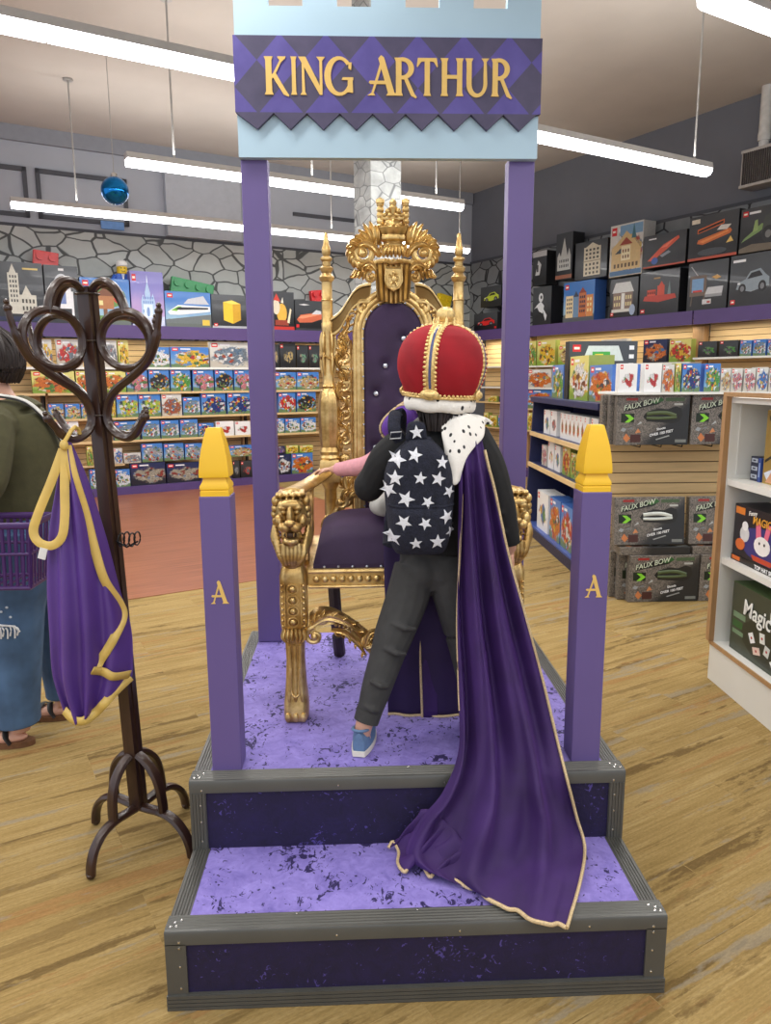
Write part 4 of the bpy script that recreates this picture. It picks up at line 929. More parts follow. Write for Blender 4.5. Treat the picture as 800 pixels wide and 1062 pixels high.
def bow_box(lab, silver=False):
    r = thing('bow_set_box', lab, 'toy box', (0, 0, 0), 0, 'black bow set boxes', world=False)
    MB().box(-BW / 2, BW / 2, 0, BD, 0, BHT).build('carton', CAMO, r, smooth=0, mods=[BEV(.003)])
    B = lambda n, shp: picture(r, BW, BHT, shp, n)
    B('banner_print', [((16, 18, 16), [(.10, .68), (.12, .80), (.56, .95), (.62, .90), (.56, .82)]), ((46, 96, 44), [(.44, .87), (.60, .96), (.64, .90), (.52, .83)])])
    text_on(r, 'FAUX BOW', .046, -.085, -.0030, .268, ink((196, 206, 184)), rot=.235, sx=1.0, name='title', shear=.3)
    B('chevron_print', [((18, 34, 16), rc(.06, .24, .46, .64)), ((130, 206, 50), [(.11, .62), (.17, .62), (.24, .54), (.17, .46), (.11, .46), (.17, .54)])])
    B('window_cutout', [((30, 30, 26), [(.36, .58), (.42, .68), (.56, .74), (.70, .72), (.80, .78), (.88, .74), (.90, .60), (.86, .48), (.78, .44), (.60, .46), (.42, .48)])])
    bow = MB()
    bow.tube(cr([(-.045, -.004, .205), (.02, -.004, .212), (.09, -.004, .210), (.15, -.004, .192)], 5), [(.004, .012)] * 16, 8)
    bow.tube(cr([(-.045, -.004, .178), (.03, -.004, .176), (.10, -.004, .178), (.155, -.004, .184)], 5), [(.004, .009)] * 16, 8)
    bow.build('toy_bow', ink((206, 212, 206), .2) if silver else ink((78, 92, 58), .4), r)
    B('arrow_prints', [((70, 36, 32), rc(.20, .34, .06, .22)), ((196, 120, 70), [(.10, .14), (.14, .24), (.20, .14), (.15, .06)]), ((196, 130, 84), [(.26, .24), (.30, .34), (.34, .26)]), ((150, 156, 160), [(.06, .30), (.09, .36), (.14, .33), (.11, .27)]), ((176, 180, 180), [(.28, .40), (.33, .48), (.35, .45)]), ((120, 124, 126), [(.15, .32), (.21, .37), (.23, .33)])])
    text_on(r, 'Shoots', .022, .055, -.0026, .108, ink(WHT), rot=.2, name='slogan', shear=.2)
    text_on(r, 'OVER 100 FEET', .024, .058, -.0026, .078, ink(WHT), rot=.2, name='slogan', shear=.2)
    for q in (((120, 124, 120), rc(.82, .97, .05, .11)), ((70, 90, 60), rc(.66, .92, .88, .95)), ((180, 182, 176), rc(.78, .9, .80, .84)), ((150, 40, 36), rc(.12, .28, .90, .95)), ((150, 152, 150), [(.56, .10), (.74, .18), (.73, .20), (.55, .12)])): B('small_print', [q])
    return r
first_bow = bow_box('black bow set box hanging leftmost under the endcap shelf')
first_bow.location = (1.815, 3.245, 1.074)
def bow(loc, rz, lab, tilt=0.0):
    c = copy_tree(first_bow); c.location = loc; c.rotation_euler = (tilt, 0, rz); c['label'] = lab
bow((2.315, 3.245, 1.074), 0, 'black bow set box hanging right, half hidden by the white cabinet')
bow((1.79, 3.312, 1.074), 0, 'black bow set box hung second behind the leftmost hanging one')
bow((1.762, 3.379, 1.074), 0, 'black bow set box hung rearmost behind the leftmost hanging one')
silver = bow_box('tilted black bow set box with silver bow, on top of floor stack', True)
silver.location = (1.845, 3.262, .394); silver.rotation_euler = (-.10, 0, 0)
bow((2.36, 3.262, .394), 0, 'black bow set box on top of floor stack beside the oak edge', -.09)
r = copy_tree(first_bow); r.location = (1.88, 3.235, .383); r.rotation_euler = (-PI / 2, 0, 0); r['label'] = 'black bow set box lying flat under the tilted one'
r = copy_tree(first_bow); r.location = (2.38, 3.235, .383); r.rotation_euler = (-PI / 2, 0, 0); r['label'] = 'black bow set box lying flat in the right floor stack'
bow((1.945, 3.225, .002), 0, 'black bow set box standing foremost in the floor stack')
bow((2.437, 3.225, .002), 0, 'black bow set box standing at floor behind the cabinet edge')
bow((1.895, 3.292, .002), 0, 'black bow set box standing second in the floor stack')
bow((1.862, 3.359, .002), 0, 'black bow set box standing rearmost in the floor stack')

# ---------------------------------------------------------------- white cabinet at the right edge (opens to -X)
CX, CY = 1.647, 1.935
w = thing('white_cabinet', 'white open cabinet with oak edges at the right edge of the picture', 'cabinet', (1.85, 1.2, 0))
MB().box(CX + .006, CX + .42, CY - .03, CY, .0, 1.42).build('side_panel', WHITE, w, smooth=0)
MB().box(CX + .006, CX + .42, .50, .53, .0, 1.42).build('side_panel', WHITE, w, smooth=0)
MB().box(CX + .40, CX + .42, .53, CY - .03, .0, 1.42).build('back_panel', WHITE, w, smooth=0)
MB().box(CX + .006, CX + .42, .53, CY - .03, 1.395, 1.42).build('top_board', WHITE, w, smooth=0)
MB().box(CX + .05, CX + .38, CY - .036, CY - .03, 1.05, 1.385).build('inset_panel', mat('white_inset', (214, 214, 208), .45, var=.02), w, smooth=0)
for z in (1.03, .64): MB().box(CX + .012, CX + .40, .53, CY - .03, z - .03, z).build('shelf', WHITE, w, smooth=0)
MB().box(CX, CX + .40, .53, CY - .002, .0, .185).build('plinth', WHITE, w, smooth=0)
MB().box(CX - .002, CX + .40, .53, CY - .03, .185, .205, 0).box(CX - .008, CX - .001, .5, CY, .186, .206, 1).build('base_shelf', [WHITE, OAK], w, smooth=0)
MB().box(CX - .02, CX + .008, CY - .026, CY + .008, .205, 1.425).box(CX - .02, CX + .008, .5, CY + .008, 1.425, 1.445).build('edge_band', OAK, w, smooth=0)
def cab_box(name, y0, y1, x0, d, z, h, lab, front, side, cat='toy box'):
    r = thing(name, lab, cat, (x0, (y0 + y1) / 2, z), -PI / 2, world=False); W_ = y1 - y0
    MB().box(-W_ / 2, W_ / 2, 0, d, 0, h).build('carton', side, r, smooth=0)
    picture(r, W_, h, front, 'front_print'); return r, W_
# top: tall gold game and a small stack
r, W_ = cab_box('game_box', 1.30, 1.755, CX + .10, .06, 1.0306, .335, 'tall gold game box on the top shelf of the white cabinet', [((150, 122, 58), rc(.01, .99, .01, .99)), ((176, 148, 76), ell(.5, .6, .4, .3)), ((30, 28, 26), [(.02, .28), (.2, .40), (.6, .52), (.6, .55), (.2, .44), (.02, .32)]), ((206, 214, 226), [(.02, .14), (.22, .24), (.26, .12), (.1, .03)]), ((206, 150, 110), [(.06, .02), (.16, .18), (.22, .14), (.2, .02)]), ((26, 26, 30), ell(.10, .9, .05, .05))], ink((196, 164, 50)))
for k in range(3):
    r = thing('card_pack', '%s small dark card pack of three stacked on the white cabinet top shelf' % ('lowest', 'middle', 'topmost')[k], 'box', (CX + .10, 1.832, 1.0306 + k * .038), -PI / 2, group='stacked card packs', world=False)
    MB().box(-.034, .034, 0, .06, 0, .0375).build('carton', ink((40, 44, 66)), r, smooth=0); picture(r, .068, .0375, [((176, 184, 196), rc(.12, .88, .3, .8)), ((50, 54, 70), rc(.3, .66, .45, .65))], 'front_print')
r = thing('card_pack', 'tall narrow blue pack beside the gold game box', 'box', (CX + .095, 1.779, 1.0306), -PI / 2, world=False)
MB().box(-.012, .012, 0, .05, 0, .112).build('carton', ink((44, 70, 140)), r, smooth=0); picture(r, .024, .112, [((150, 170, 210), rc(.3, .7, .2, .8))], 'front_print')
MAG = [((26, 24, 34), rc(.005, .995, .005, .995)), ((50, 50, 120), ell(.55, .42, .44, .30)), ((226, 130, 44), rc(.02, .18, .84, .96)), ((190, 60, 60), rc(.70, .97, .78, .92)), ((236, 196, 190), rc(.72, .94, .70, .77)), ((214, 214, 216), ell(.20, .52, .08, .14)), ((240, 240, 240), ell(.20, .66, .05, .08)),
       ((230, 110, 140), [(.40, .52), (.38, .80), (.45, .82), (.48, .54)]), ((230, 110, 140), [(.52, .54), (.56, .82), (.63, .80), (.58, .52)]), ((240, 238, 236), ell(.50, .42, .13, .16)), ((36, 34, 44), ell(.46, .46, .015, .025)), ((36, 34, 44), ell(.54, .46, .015, .025)), ((196, 70, 44), [(.34, .22), (.38, .14), (.66, .14), (.70, .22)]), ((220, 110, 50), ell(.14, .32, .08, .10)), ((224, 130, 56), ell(.86, .36, .10, .13)), ((220, 220, 220), ell(.84, .56, .07, .10)), ((150, 80, 170), [(.74, .5), (.78, .66), (.70, .62)]), ((12, 12, 14), rc(.0, 1, .0, .10)), ((220, 110, 40), rc(.02, .16, .02, .09))]
r, W_ = cab_box('magic_kit_box', 1.36, 1.88, CX + .05, .16, .6406, .275, 'black magic kit box with white rabbit on the cabinet middle shelf', MAG, ink((32, 28, 34)))
text_on(r, 'MAGIC', .050, -.005, -.006, .222, ink((236, 170, 60)), name='title'); text_on(r, 'Funny', .030, -.09, -.006, .252, ink((240, 236, 230)), rot=.15, name='title', shear=.2); text_on(r, 'TOP HAT SHOW', .027, .06, -.0065, .013, ink((240, 240, 240)), name='subtitle')
MG2 = [((58, 66, 54), rc(.005, .995, .005, .995)), ((36, 44, 34), ell(.6, .35, .42, .3)), ((40, 92, 44), rc(.04, .2, .36, .46)), ((110, 140, 110), rc(.04, .24, .50, .58)), ((110, 140, 110), rc(.04, .22, .26, .32))]
for k, (x, y, c) in enumerate(((.36, .34, WHT), (.52, .42, (222, 226, 222)), (.60, .28, (206, 210, 206)), (.78, .36, (190, 120, 110)), (.72, .18, WHT), (.45, .20, (226, 200, 190)), (.88, .24, (214, 214, 210)))):
    a = .5 - k * .35; mg = [(-.05, -.07), (.05, -.07), (.05, .07), (-.05, .07)]; MG2.append((c, [(x + (p * math.cos(a) - q_ * math.sin(a)) * .75, y + (p * math.sin(a) + q_ * math.cos(a))) for p, q_ in mg]))
    MG2.append(((176, 60, 60), ell(x, y, .014, .02, 8)))
MG2.append((WHT, rc(.62, .78, .72, .84))); MG2.append((WHT, rc(.82, .95, .64, .78)))
r, W_ = cab_box('magic_kit_box', 1.28, 1.83, CX + .045, .17, .2056, .335, 'dark green magic kit box on the bottom shelf of the white cabinet', MG2, ink((64, 88, 52)))
text_on(r, 'Magic', .105, -.04, -.006, .232, ink((238, 240, 236)), name='title', rot=-.06)
# ---------------------------------------------------------------- gilded throne
t = NT('mottled_gold_leaf'); co = t.coord(); n = t.noise(co, 16, 5, .65); geo = t.node('ShaderNodeNewGeometry')
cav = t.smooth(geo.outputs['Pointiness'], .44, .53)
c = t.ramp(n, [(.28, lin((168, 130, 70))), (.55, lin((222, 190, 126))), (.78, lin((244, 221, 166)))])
c = t.mix(cav, lin((96, 68, 30)), c)  # hollows of the carving coloured a darker brown than the raised parts
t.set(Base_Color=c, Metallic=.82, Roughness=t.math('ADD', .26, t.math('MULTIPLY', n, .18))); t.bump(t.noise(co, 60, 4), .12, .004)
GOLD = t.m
PLUM = mat('plum_velvet', (52, 34, 66), .75, var=.22, scale=9, sheen=.35, bump=.05, bscale=90)
CRYS = mat('crystal_button', (214, 220, 232), .08, metal=.6, var=.25, scale=300)
DARKW = mat('dark_chair_leg', (46, 32, 26), .5)
TX, TY0, TY1 = .005, .70, 1.25            # centre, front and back of the chair
T = thing('throne', 'tall carved golden throne with tufted plum velvet back and lion armrests', 'throne', (TX, .95, H2))
def spiral(cx, cz, r, turns, a0, sgn, y, thick, grow=0.15, n=26):
    P = []
    for k in range(n + 1):
        f = k / n; rr = r * (1 - f) + r * grow * f; a = a0 + sgn * 2 * PI * turns * f
        P.append((cx + rr * math.cos(a), y - .004 * f, cz + rr * math.sin(a)))
    return P, [thick * (1 - .45 * k / n) for k in range(n + 1)]
def scroll(mb, cx, cz, r, turns, a0, sgn, y, thick):
    P, R = spiral(cx, cz, r, turns, a0, sgn, y, thick); mb.tube(P, R, 8, up=(0, 1, 0)); mb.ball((cx, y - .006, cz), thick * 1.25, 10)
    return mb
def leaf(mb, pts, w, y, th=.010, vein=True):
    """carved acanthus lobe along pts (x,z): flat lens section with a raised middle"""
    P = cr([(a, b) for a, b in pts], 5); n = len(P); R = []
    for k, (x, z) in enumerate(P):
        f = k / (n - 1); ww = w * (math.sin(PI * min(1, .12 + f * .88)) ** .75) * (1 - .15 * f) + .0012
        a = P[min(k + 1, n - 1)]; b = P[max(k - 1, 0)]; dx, dz = a[0] - b[0], a[1] - b[1]; L = math.hypot(dx, dz) or 1; nx, nz = -dz / L, dx / L
        bow = -.010 * math.sin(PI * f)
        R.append([(x - nx * ww, y + bow + .002, z - nz * ww), (x - nx * ww * .5, y + bow - th * .7, z - nz * ww * .5), (x, y + bow - th * .45, z), (x + nx * ww * .5, y + bow - th * .7, z + nz * ww * .5), (x + nx * ww, y + bow + .002, z + nz * ww), (x, y + bow + th * .7, z)])
    return mb.rings(R)
def acanthus(mb, pts, w, y, lobes=5, side=1, reach=.6):
    """a leaf with side lobes along one edge"""
    leaf(mb, pts, w, y, .014); P = cr(pts, 6); n = len(P)
    for k in range(lobes):
        f = (k + .6) / (lobes + .3); i = min(int(f * n), n - 2); x, z = P[i]; dx, dz = P[i + 1][0] - x, P[i + 1][1] - z; L = math.hypot(dx, dz) or 1; dx, dz = dx / L, dz / L
        nx, nz = -dz * side, dx * side; s = w * 2.6 * reach * (1 - .35 * f) + .006
        leaf(mb, [(x, z), (x + nx * s * .6 + dx * s * .35, z + nz * s * .6 + dz * s * .35), (x + nx * s + dx * s * 1.0, z + nz * s + dz * s * 1.0)], w * .42, y - .003 * (k % 2), .011)
    return mb
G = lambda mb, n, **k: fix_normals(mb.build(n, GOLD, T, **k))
# ---- back posts with spires
for sx in (-1, 1):
    x = TX + sx * .244; c = (x, TY1, 0)
    MB().lathe([(.030, .88), (.030, 1.10), (.022, 1.13)], c, 16)
    mb = MB().sq([(.034, .86), (.034, .93), (.030, .94)], c)
    mb.lathe([(.028, .94), (.030, .97), (.024, .99), (.024, 1.10), (.032, 1.115), (.036, 1.125), (.036, 1.135)], c, 16)
    mb.sq([(.036, 1.13), (.038, 1.145), (.038, 1.20), (.034, 1.215)], c)
    mb.lathe([(.034, 1.21), (.040, 1.222), (.036, 1.232), (.040, 1.245), (.034, 1.262)], c, 16)
    mb.lathe([(.032, 1.262), (.036, 1.29), (.040, 1.36), (.041, 1.42), (.036, 1.455), (.028, 1.475), (.022, 1.485)], c, 32, lobes=8, amp=.05)
    mb.lathe([(.022, 1.48), (.027, 1.49), (.023, 1.50), (.022, 1.52), (.0215, 1.70), (.023, 1.72), (.0205, 1.725), (.0205, 1.80), (.023, 1.803), (.0195, 1.808), (.0195, 1.868), (.026, 1.875), (.029, 1.885), (.022, 1.892), (.017, 1.90), (.024, 1.912), (.025, 1.918), (.016, 1.925), (.0155, 1.94), (.022, 1.947), (.022, 1.953), (.012, 1.960), (.016, 1.972), (.0165, 1.985), (.011, 2.0), (.009, 2.02), (.0075, 2.036), (.003, 2.042)], c, 18)
    G(mb, 'spire_post')
    mb = MB()
    for k in range(5):
        a = 2 * PI * k / 5 + .3
        for z0, z1 in ((1.53, 1.63), (1.69, 1.60)):
            px, py = x + .0235 * math.cos(a), TY1 + .0235 * math.sin(a)
            mb.tube(cr([(px, py, z0), (x + .029 * math.cos(a), TY1 + .029 * math.sin(a), (z0 + z1) / 2), (x + .0225 * math.cos(a), TY1 + .0225 * math.sin(a), z1)], 4), [.002, .004, .0055, .006, .006, .0055, .005, .003, .001], 6)
    mb.tube([(x + .026 * math.cos(2 * PI * k / 16), TY1 + .026 * math.sin(2 * PI * k / 16), 1.595 + .008 * math.sin(2 * PI * k / 8)) for k in range(16)], .004, 6, closed=True)
    G(mb, 'leaf_wrap')
    mb = MB()
    for k in range(3): mb.tube([(x + .012 * (k + 1) * math.cos(a), TY1 - .04, .955 + .05 * math.sin(a) * (k + 1) / 3) for a in [PI * q / 10 for q in range(11)]], .004, 6, up=(0, 1, 0))
    G(mb, 'shell_boss')
# ---- arched moulding around the upholstered panel
AX, AZ, AW = .118, 1.66, .118
def arch(w, zb, zt, n=22):
    P = [(TX - w, zb)] + [(TX - w, zb + (zt - zb) * k / 8) for k in range(1, 8)]
    P += [(TX - w * math.cos(PI * k / n), zt + w * 1.12 * math.sin(PI * k / n)) for k in range(n + 1)]
    return P + [(TX + w, zb + (zt - zb) * k / 8) for k in range(7, -1, -1)]
for w_, y_, r_ in ((.142, TY1 - .012, (.010, .007)), (.130, TY1 - .016, (.009, .008)), (.118, TY1 - .008, (.008, .006))):
    G(MB().tube([(a, y_, b) for a, b in arch(w_, .93, 1.682 if w_ > .13 else 1.675)], r_, 10, up=(0, 1, 0)), 'arch_moulding')
mb = MB().prism(arch(.146, .93, 1.685), TY1 + .005, TY1 + .03); G(mb, 'back_board', smooth=0)
# upholstered panel: cushioned and tufted grid
mb = MB(); rows = []; tuft = []
for j in range(6):
    for i in range(2 if j % 2 == 0 else 1): tuft.append((TX + ((-.05 if i == 0 else .05) if j % 2 == 0 else 0), 1.06 + j * .130))
tuft = [(TX + (.042 if j % 2 else -.010), 1.40 + j * .0) for j in ()] or [(TX + a, b) for a, b in ((.038, 1.665), (-.03, 1.565), (.072, 1.565), (.038, 1.462), (-.066, 1.462), (-.03, 1.36), (.072, 1.36), (.02, 1.26), (-.07, 1.26))]
NZ, NXG = 60, 22
for j in range(NZ + 1):
    z = .95 + (1.79 - .95) * j / NZ
    hw = .112 if z <= 1.675 else .112 * math.sqrt(max(0, 1 - ((z - 1.675) / .122) ** 2))
    row = []
    for i in range(NXG + 1):
        f = i / NXG * 2 - 1; x = TX + f * hw; d = .016 * (1 - abs(f) ** 6) ** .5
        for tx, tz in tuft:
            q = math.hypot(x - tx, z - tz); d -= .016 * math.exp(-(q / .018) ** 2)
            for sx_ in (-1, 1):
                lx = (x - tx) * .83 + sx_ * (z - tz) * .55; al = abs((z - tz) * .83 - sx_ * (x - tx) * .55)
                if al < .075: d -= .0035 * math.exp(-(lx / .007) ** 2) * (1 - al / .075)
        row.append((x, TY1 - .006 - d, z))
    rows.append(row)
mb.grid([r[::1] for r in rows]); o = mb.build('back_cushion', PLUM, T, smooth=180)
for tx, tz in tuft: MB().ball((tx, TY1 - .012, tz), (.0095, .006, .0095), 10).build('crystal_button', CRYS, o)
Pn = arch(.1135, .96, 1.675, 26); acc = 0; last = Pn[0]; mb = MB()
dense = cr(Pn, 6); s0 = 0
for k in range(1, len(dense)):
    s0 += math.hypot(dense[k][0] - dense[k - 1][0], dense[k][1] - dense[k - 1][1])
    if s0 > .034: mb.ball((dense[k][0], TY1 - .014, dense[k][1]), (.0042, .003, .0042), 6); s0 = 0
o2 = mb.build('nail_heads', CRYS, o); o2['kind'] = 'stuff'
# ---- pierced side panels of scrolls between post and arch
for sx in (-1, 1):
    mb = MB(); X = lambda a: TX + sx * a
    mb.tube([(X(.158), TY1, .98), (X(.158), TY1, 1.66)], (.004, .005), 8)
    for k, z in enumerate((1.02, 1.13, 1.26, 1.36, 1.46, 1.57)):
        fl = 1 if k % 2 == 0 else -1
        scroll(mb, X(.186), z + .03, .026, 1.25, PI / 2 if fl > 0 else -PI / 2, sx * fl, TY1, .0065)
        mb.tube(cr([(X(.168), TY1, z - .03), (X(.205), TY1 - .003, z - .005), (X(.207), TY1 - .004, z + .03), (X(.178), TY1 - .003, z + .06), (X(.168), TY1, z + .085)], 5), .0065, 8, up=(0, 1, 0))
        acanthus(mb, [(X(.198), z - .02), (X(.212), z + .015), (X(.204), z + .05)], .007, TY1 - .004, 3, sx, .7)
        acanthus(mb, [(X(.172), z + .05), (X(.180), z + .075), (X(.196), z + .092)], .006, TY1 - .005, 3, -sx, .6)
        mb.ball((X(.170), TY1 - .006, z - .012), .007, 8)
    for z in (1.215, 1.535):                                     # small masks
        mb.ball((X(.188), TY1 - .004, z), (.022, .012, .024), 12); mb.box(min(X(.164), X(.212)), max(X(.164), X(.212)), TY1 - .012, TY1 + .006, z + .022, z + .032); mb.box(min(X(.164), X(.212)), max(X(.164), X(.212)), TY1 - .012, TY1 + .006, z - .034, z - .026)
        for e in (-1, 1): mb.ball((X(.188 + e * .009), TY1 - .016, z + .005), .0045, 8)
        mb.ball((X(.188), TY1 - .017, z - .004), (.004, .005, .007), 8)
    for a, b in ((.172, .030), (.182, .045), (.192, .048), (.202, .040), (.212, .026)): leaf(mb, [(X(.188), 1.60), (X((a + .188) / 2), 1.60 + b * .6), (X(a * 1.06 - .011), 1.60 + b * 1.25)], .006, TY1 - .006, .012)
    G(mb, 'pierced_panel')
    # upper shoulder: swept board from spire to crest, scroll and berries below it
    top = cr([(.232, 1.742), (.215, 1.752), (.190, 1.775), (.165, 1.812), (.140, 1.845), (.112, 1.862), (.080, 1.868)], 6); bot = cr([(.232, 1.672), (.218, 1.676), (.200, 1.690), (.180, 1.722), (.155, 1.762), (.125, 1.785), (.085, 1.79)], 6)
    R = []; m = len(top)
    for k in range(m):
        tx, tz = top[k]; bx_, bz_ = bot[k]; q = lambda f: (tx + (bx_ - tx) * f, tz + (bz_ - tz) * f)
        sec = [(0, .0), (.06, -.016), (.16, -.016), (.22, -.006), (.78, -.008), (.84, -.016), (.94, -.016), (1, .0)]
        R.append([(X(q(f)[0]), TY1 + dy - .006, q(f)[1]) for f, dy in sec] + [(X(q(1)[0]), TY1 + .02, q(1)[1]), (X(q(0)[0]), TY1 + .02, q(0)[1])])
    G(MB().rings(R), 'shoulder_board')
    mb = MB(); scroll(mb, X(.105), 1.782, .030, 1.4, -PI / 2, sx, TY1 - .014, .008)
    for k, (a, b) in enumerate(((.150, 1.752), (.140, 1.764), (.160, 1.740), (.130, 1.772), (.152, 1.768), (.168, 1.748))): mb.ball((X(a), TY1 - .014, b - .004), .0075, 10)
    acanthus(mb, [(X(.205), 1.668), (X(.185), 1.685), (X(.168), 1.715), (X(.172), 1.740)], .009, TY1 - .01, 4, sx, .8); acanthus(mb, [(X(.165), 1.655), (X(.180), 1.690), (X(.160), 1.730)], .008, TY1 - .008, 4, -sx, .7)
    scroll(mb, X(.195), 1.652, .018, 1.1, 0, -sx, TY1 - .008, .006)
    G(mb, 'shoulder_carving')
    # great acanthus wing of the crest
    mb = MB(); y = TY1 - .02
    scroll(mb, X(.112), 1.965, .042, 1.5, PI / 2, sx, y - .006, .013)
    for k in range(9):
        a = math.radians(112 - k * 24); r0_, r1_ = .030, .072 - .002 * k
        cx_, cz_ = .108, 1.965
        leaf(mb, [(X(cx_ + r0_ * math.cos(a)), cz_ + r0_ * math.sin(a)), (X(cx_ + (r1_ * .75) * math.cos(a - .10)), cz_ + r1_ * .75 * math.sin(a - .10)), (X(cx_ + r1_ * math.cos(a - .42)), cz_ + r1_ * math.sin(a - .42))], .0135, y - .004 * (k % 2), .016)
    for k, (a, b, c_, d_, e, f) in enumerate(((.062, 1.995, .070, 2.04, .086, 2.075), (.070, 1.995, .086, 2.035, .108, 2.068), (.078, 1.990, .102, 2.025, .126, 2.046), (.056, 1.995, .056, 2.035, .066, 2.062), (.084, 1.985, .116, 2.012, .142, 2.020))):
        leaf(mb, [(X(a), b), (X(c_), d_), (X(e), f)], .012, y - .008 + .003 * (k % 2), .016)
    acanthus(mb, [(X(.050), 1.955), (X(.072), 1.985), (X(.104), 1.998), (X(.135), 1.985)], .014, y - .012, 5, sx, .7)
    acanthus(mb, [(X(.060), 1.905), (X(.078), 1.925), (X(.100), 1.925), (X(.128), 1.905)], .012, y - .01, 4, -sx, .7)
    scroll(mb, X(.080), 1.885, .022, 1.25, PI / 2, -sx, y, .0085); scroll(mb, X(.066), 1.93, .014, 1.0, 0, sx, y - .008, .006)
    for k in range(4): leaf(mb, [(X(.10 + k * .012), 1.915 - k * .002), (X(.105 + k * .014), 1.895 - k * .003), (X(.112 + k * .016), 1.873 + k * .004)], .008, y - .005, .012)
    G(mb, 'acanthus_wing')
# ---- crest: draped mantle with shield, crown, little castle
mb = MB(); rows = []; W0, Z0_, Z1_ = .066, 1.80, 1.93
for j in range(15):
    f = j / 14; z = 1.93 - .125 * f; hw = .070 - .010 * f; row = []
    for i in range(49):
        g_ = i / 48 * 2 - 1; zz = z - (.018 * (1 - abs(g_)) if j == 14 else 0) * 1.0
        row.append((TX + g_ * hw, TY1 - .034 - .006 * math.cos(g_ * PI * 7) - .008 * (1 - g_ * g_), zz))
    rows.append(row)
mb.grid(rows); mb.tube([(TX - .073, TY1 - .03, 1.932), (TX - .03, TY1 - .042, 1.938), (TX, TY1 - .046, 1.932), (TX + .03, TY1 - .042, 1.938), (TX + .073, TY1 - .03, 1.932)], .009, 8, up=(0, 1, 0))
mb.prism([(TX - .069, 1.93), (TX + .069, 1.93), (TX + .058, 1.82), (TX, 1.795), (TX - .058, 1.82)], TY1 - .026, TY1 + .01)
G(mb, 'mantle')
sh = [(-.029, 1.912), (.029, 1.912), (.030, 1.866), (.022, 1.845), (0, 1.832), (-.022, 1.845), (-.030, 1.866)]
mb = MB(); P2 = [(TX + a, b) for a, b in sh]; mb.prism(P2, TY1 - .056, TY1 - .03); mb.tube([(a, TY1 - .056, b) for a, b in P2], .0045, 8, closed=True, up=(0, 1, 0))
mb.prism([(TX + a * .68, 1.872 + (b - 1.872) * .70) for a, b in sh], TY1 - .060, TY1 - .05)
G(mb, 'shield')
mb = MB(); y = TY1 - .066                                           # small upright lion on the shield
mb.ball((TX, y, 1.872), (.008, .005, .016), 10).ball((TX + .002, y - .002, 1.893), .008, 10)
for a, b, c_, d_ in ((-.004, 1.878, -.017, 1.888), (.004, 1.880, .016, 1.892), (-.004, 1.862, -.013, 1.848), (.004, 1.862, .012, 1.847), (.006, 1.866, .018, 1.872)): mb.tube([(TX + a, y, b), (TX + c_, y, d_)], [.0045, .003], 6)
for e in (-1, 1): mb.tube(cr([(TX + e * .006, y, 1.882), (TX + e * .018, y, 1.878), (TX + e * .017, y, 1.862)], 3), .0025, 6)
G(mb, 'shield_lion')
mb = MB()
for k in range(7): g_ = k / 6 * 2 - 1; mb.ball((TX + g_ * .050, TY1 - .050 + .012 * g_ * g_, 1.934 + .004 * (1 - g_ * g_)), .0075, 8)
for k in range(6): g_ = (k - 2.5) / 2.5; leaf(mb, [(TX + g_ * .026, 1.985), (TX + g_ * .034, 1.968), (TX + g_ * .036, 1.948)], .009, TY1 - .052, .016)
mb.lathe([(.030, 1.975), (.040, 1.985), (.042, 1.995), (.034, 2.004), (.034, 2.008)], (TX, TY1 - .018, 0), 28, sy=.75)
for e in (-1, 1): mb.ball((TX + e * .052, TY1 - .03, 1.962), .012, 10)
G(mb, 'helm_collar')
c0 = (TX, TY1 - .018, 0)
mb = MB().lathe([(.036, 2.006), (.048, 2.012), (.050, 2.020), (.047, 2.028), (.056, 2.042), (.060, 2.052), (.052, 2.058), (.040, 2.060)], c0, 40, lobes=10, amp=.045, sy=.8)
mb.lathe([(.040, 2.052), (.038, 2.068), (.028, 2.080), (.014, 2.088), (.004, 2.09)], c0, 24, lobes=8, amp=.08, sy=.8)
for k in range(12): a = 2 * PI * k / 12; mb.ball((TX + .053 * math.cos(a), TY1 - .018 + .042 * math.sin(a), 2.060), .0065, 8)
G(mb, 'crest_crown')
mb = MB()
for x_, z0, z1, r_ in ((TX - .046, 2.062, 2.158, .0125), (TX + .046, 2.062, 2.158, .0125)):
    prof = [(r_, z0)]; zz = z0
    while zz < z1 - .03: prof += [(r_ * .82, zz + .006), (r_ * 1.08, zz + .012), (r_ * 1.02, zz + .020)]; zz += .020
    prof += [(r_ * .7, z1 - .026), (r_ * 1.25, z1 - .018), (r_ * 1.25, z1 - .006), (r_ * .8, z1 - .004), (r_ * .5, z1)]
    mb.lathe(prof, (x_, TY1 - .018, 0), 14)
mb.lathe([(.016, 2.085), (.018, 2.095), (.012, 2.10), (.014, 2.115), (.017, 2.124), (.011, 2.132), (.014, 2.142), (.008, 2.152), (.003, 2.156)], (TX, TY1 - .018, 0), 14)
mb.tube([(TX - .04, TY1 - .018, 2.092), (TX, TY1 - .026, 2.086), (TX + .04, TY1 - .018, 2.092)], (.009, .012), 8)
for e in (-1, 1):
    mb.ball((TX + e * .020, TY1 - .03, 2.110), .010, 10); mb.ball((TX + e * .030, TY1 - .026, 2.098), .009, 10); mb.ball((TX + e * .012, TY1 - .034, 2.096), .009, 10)
G(mb, 'castle_finial')
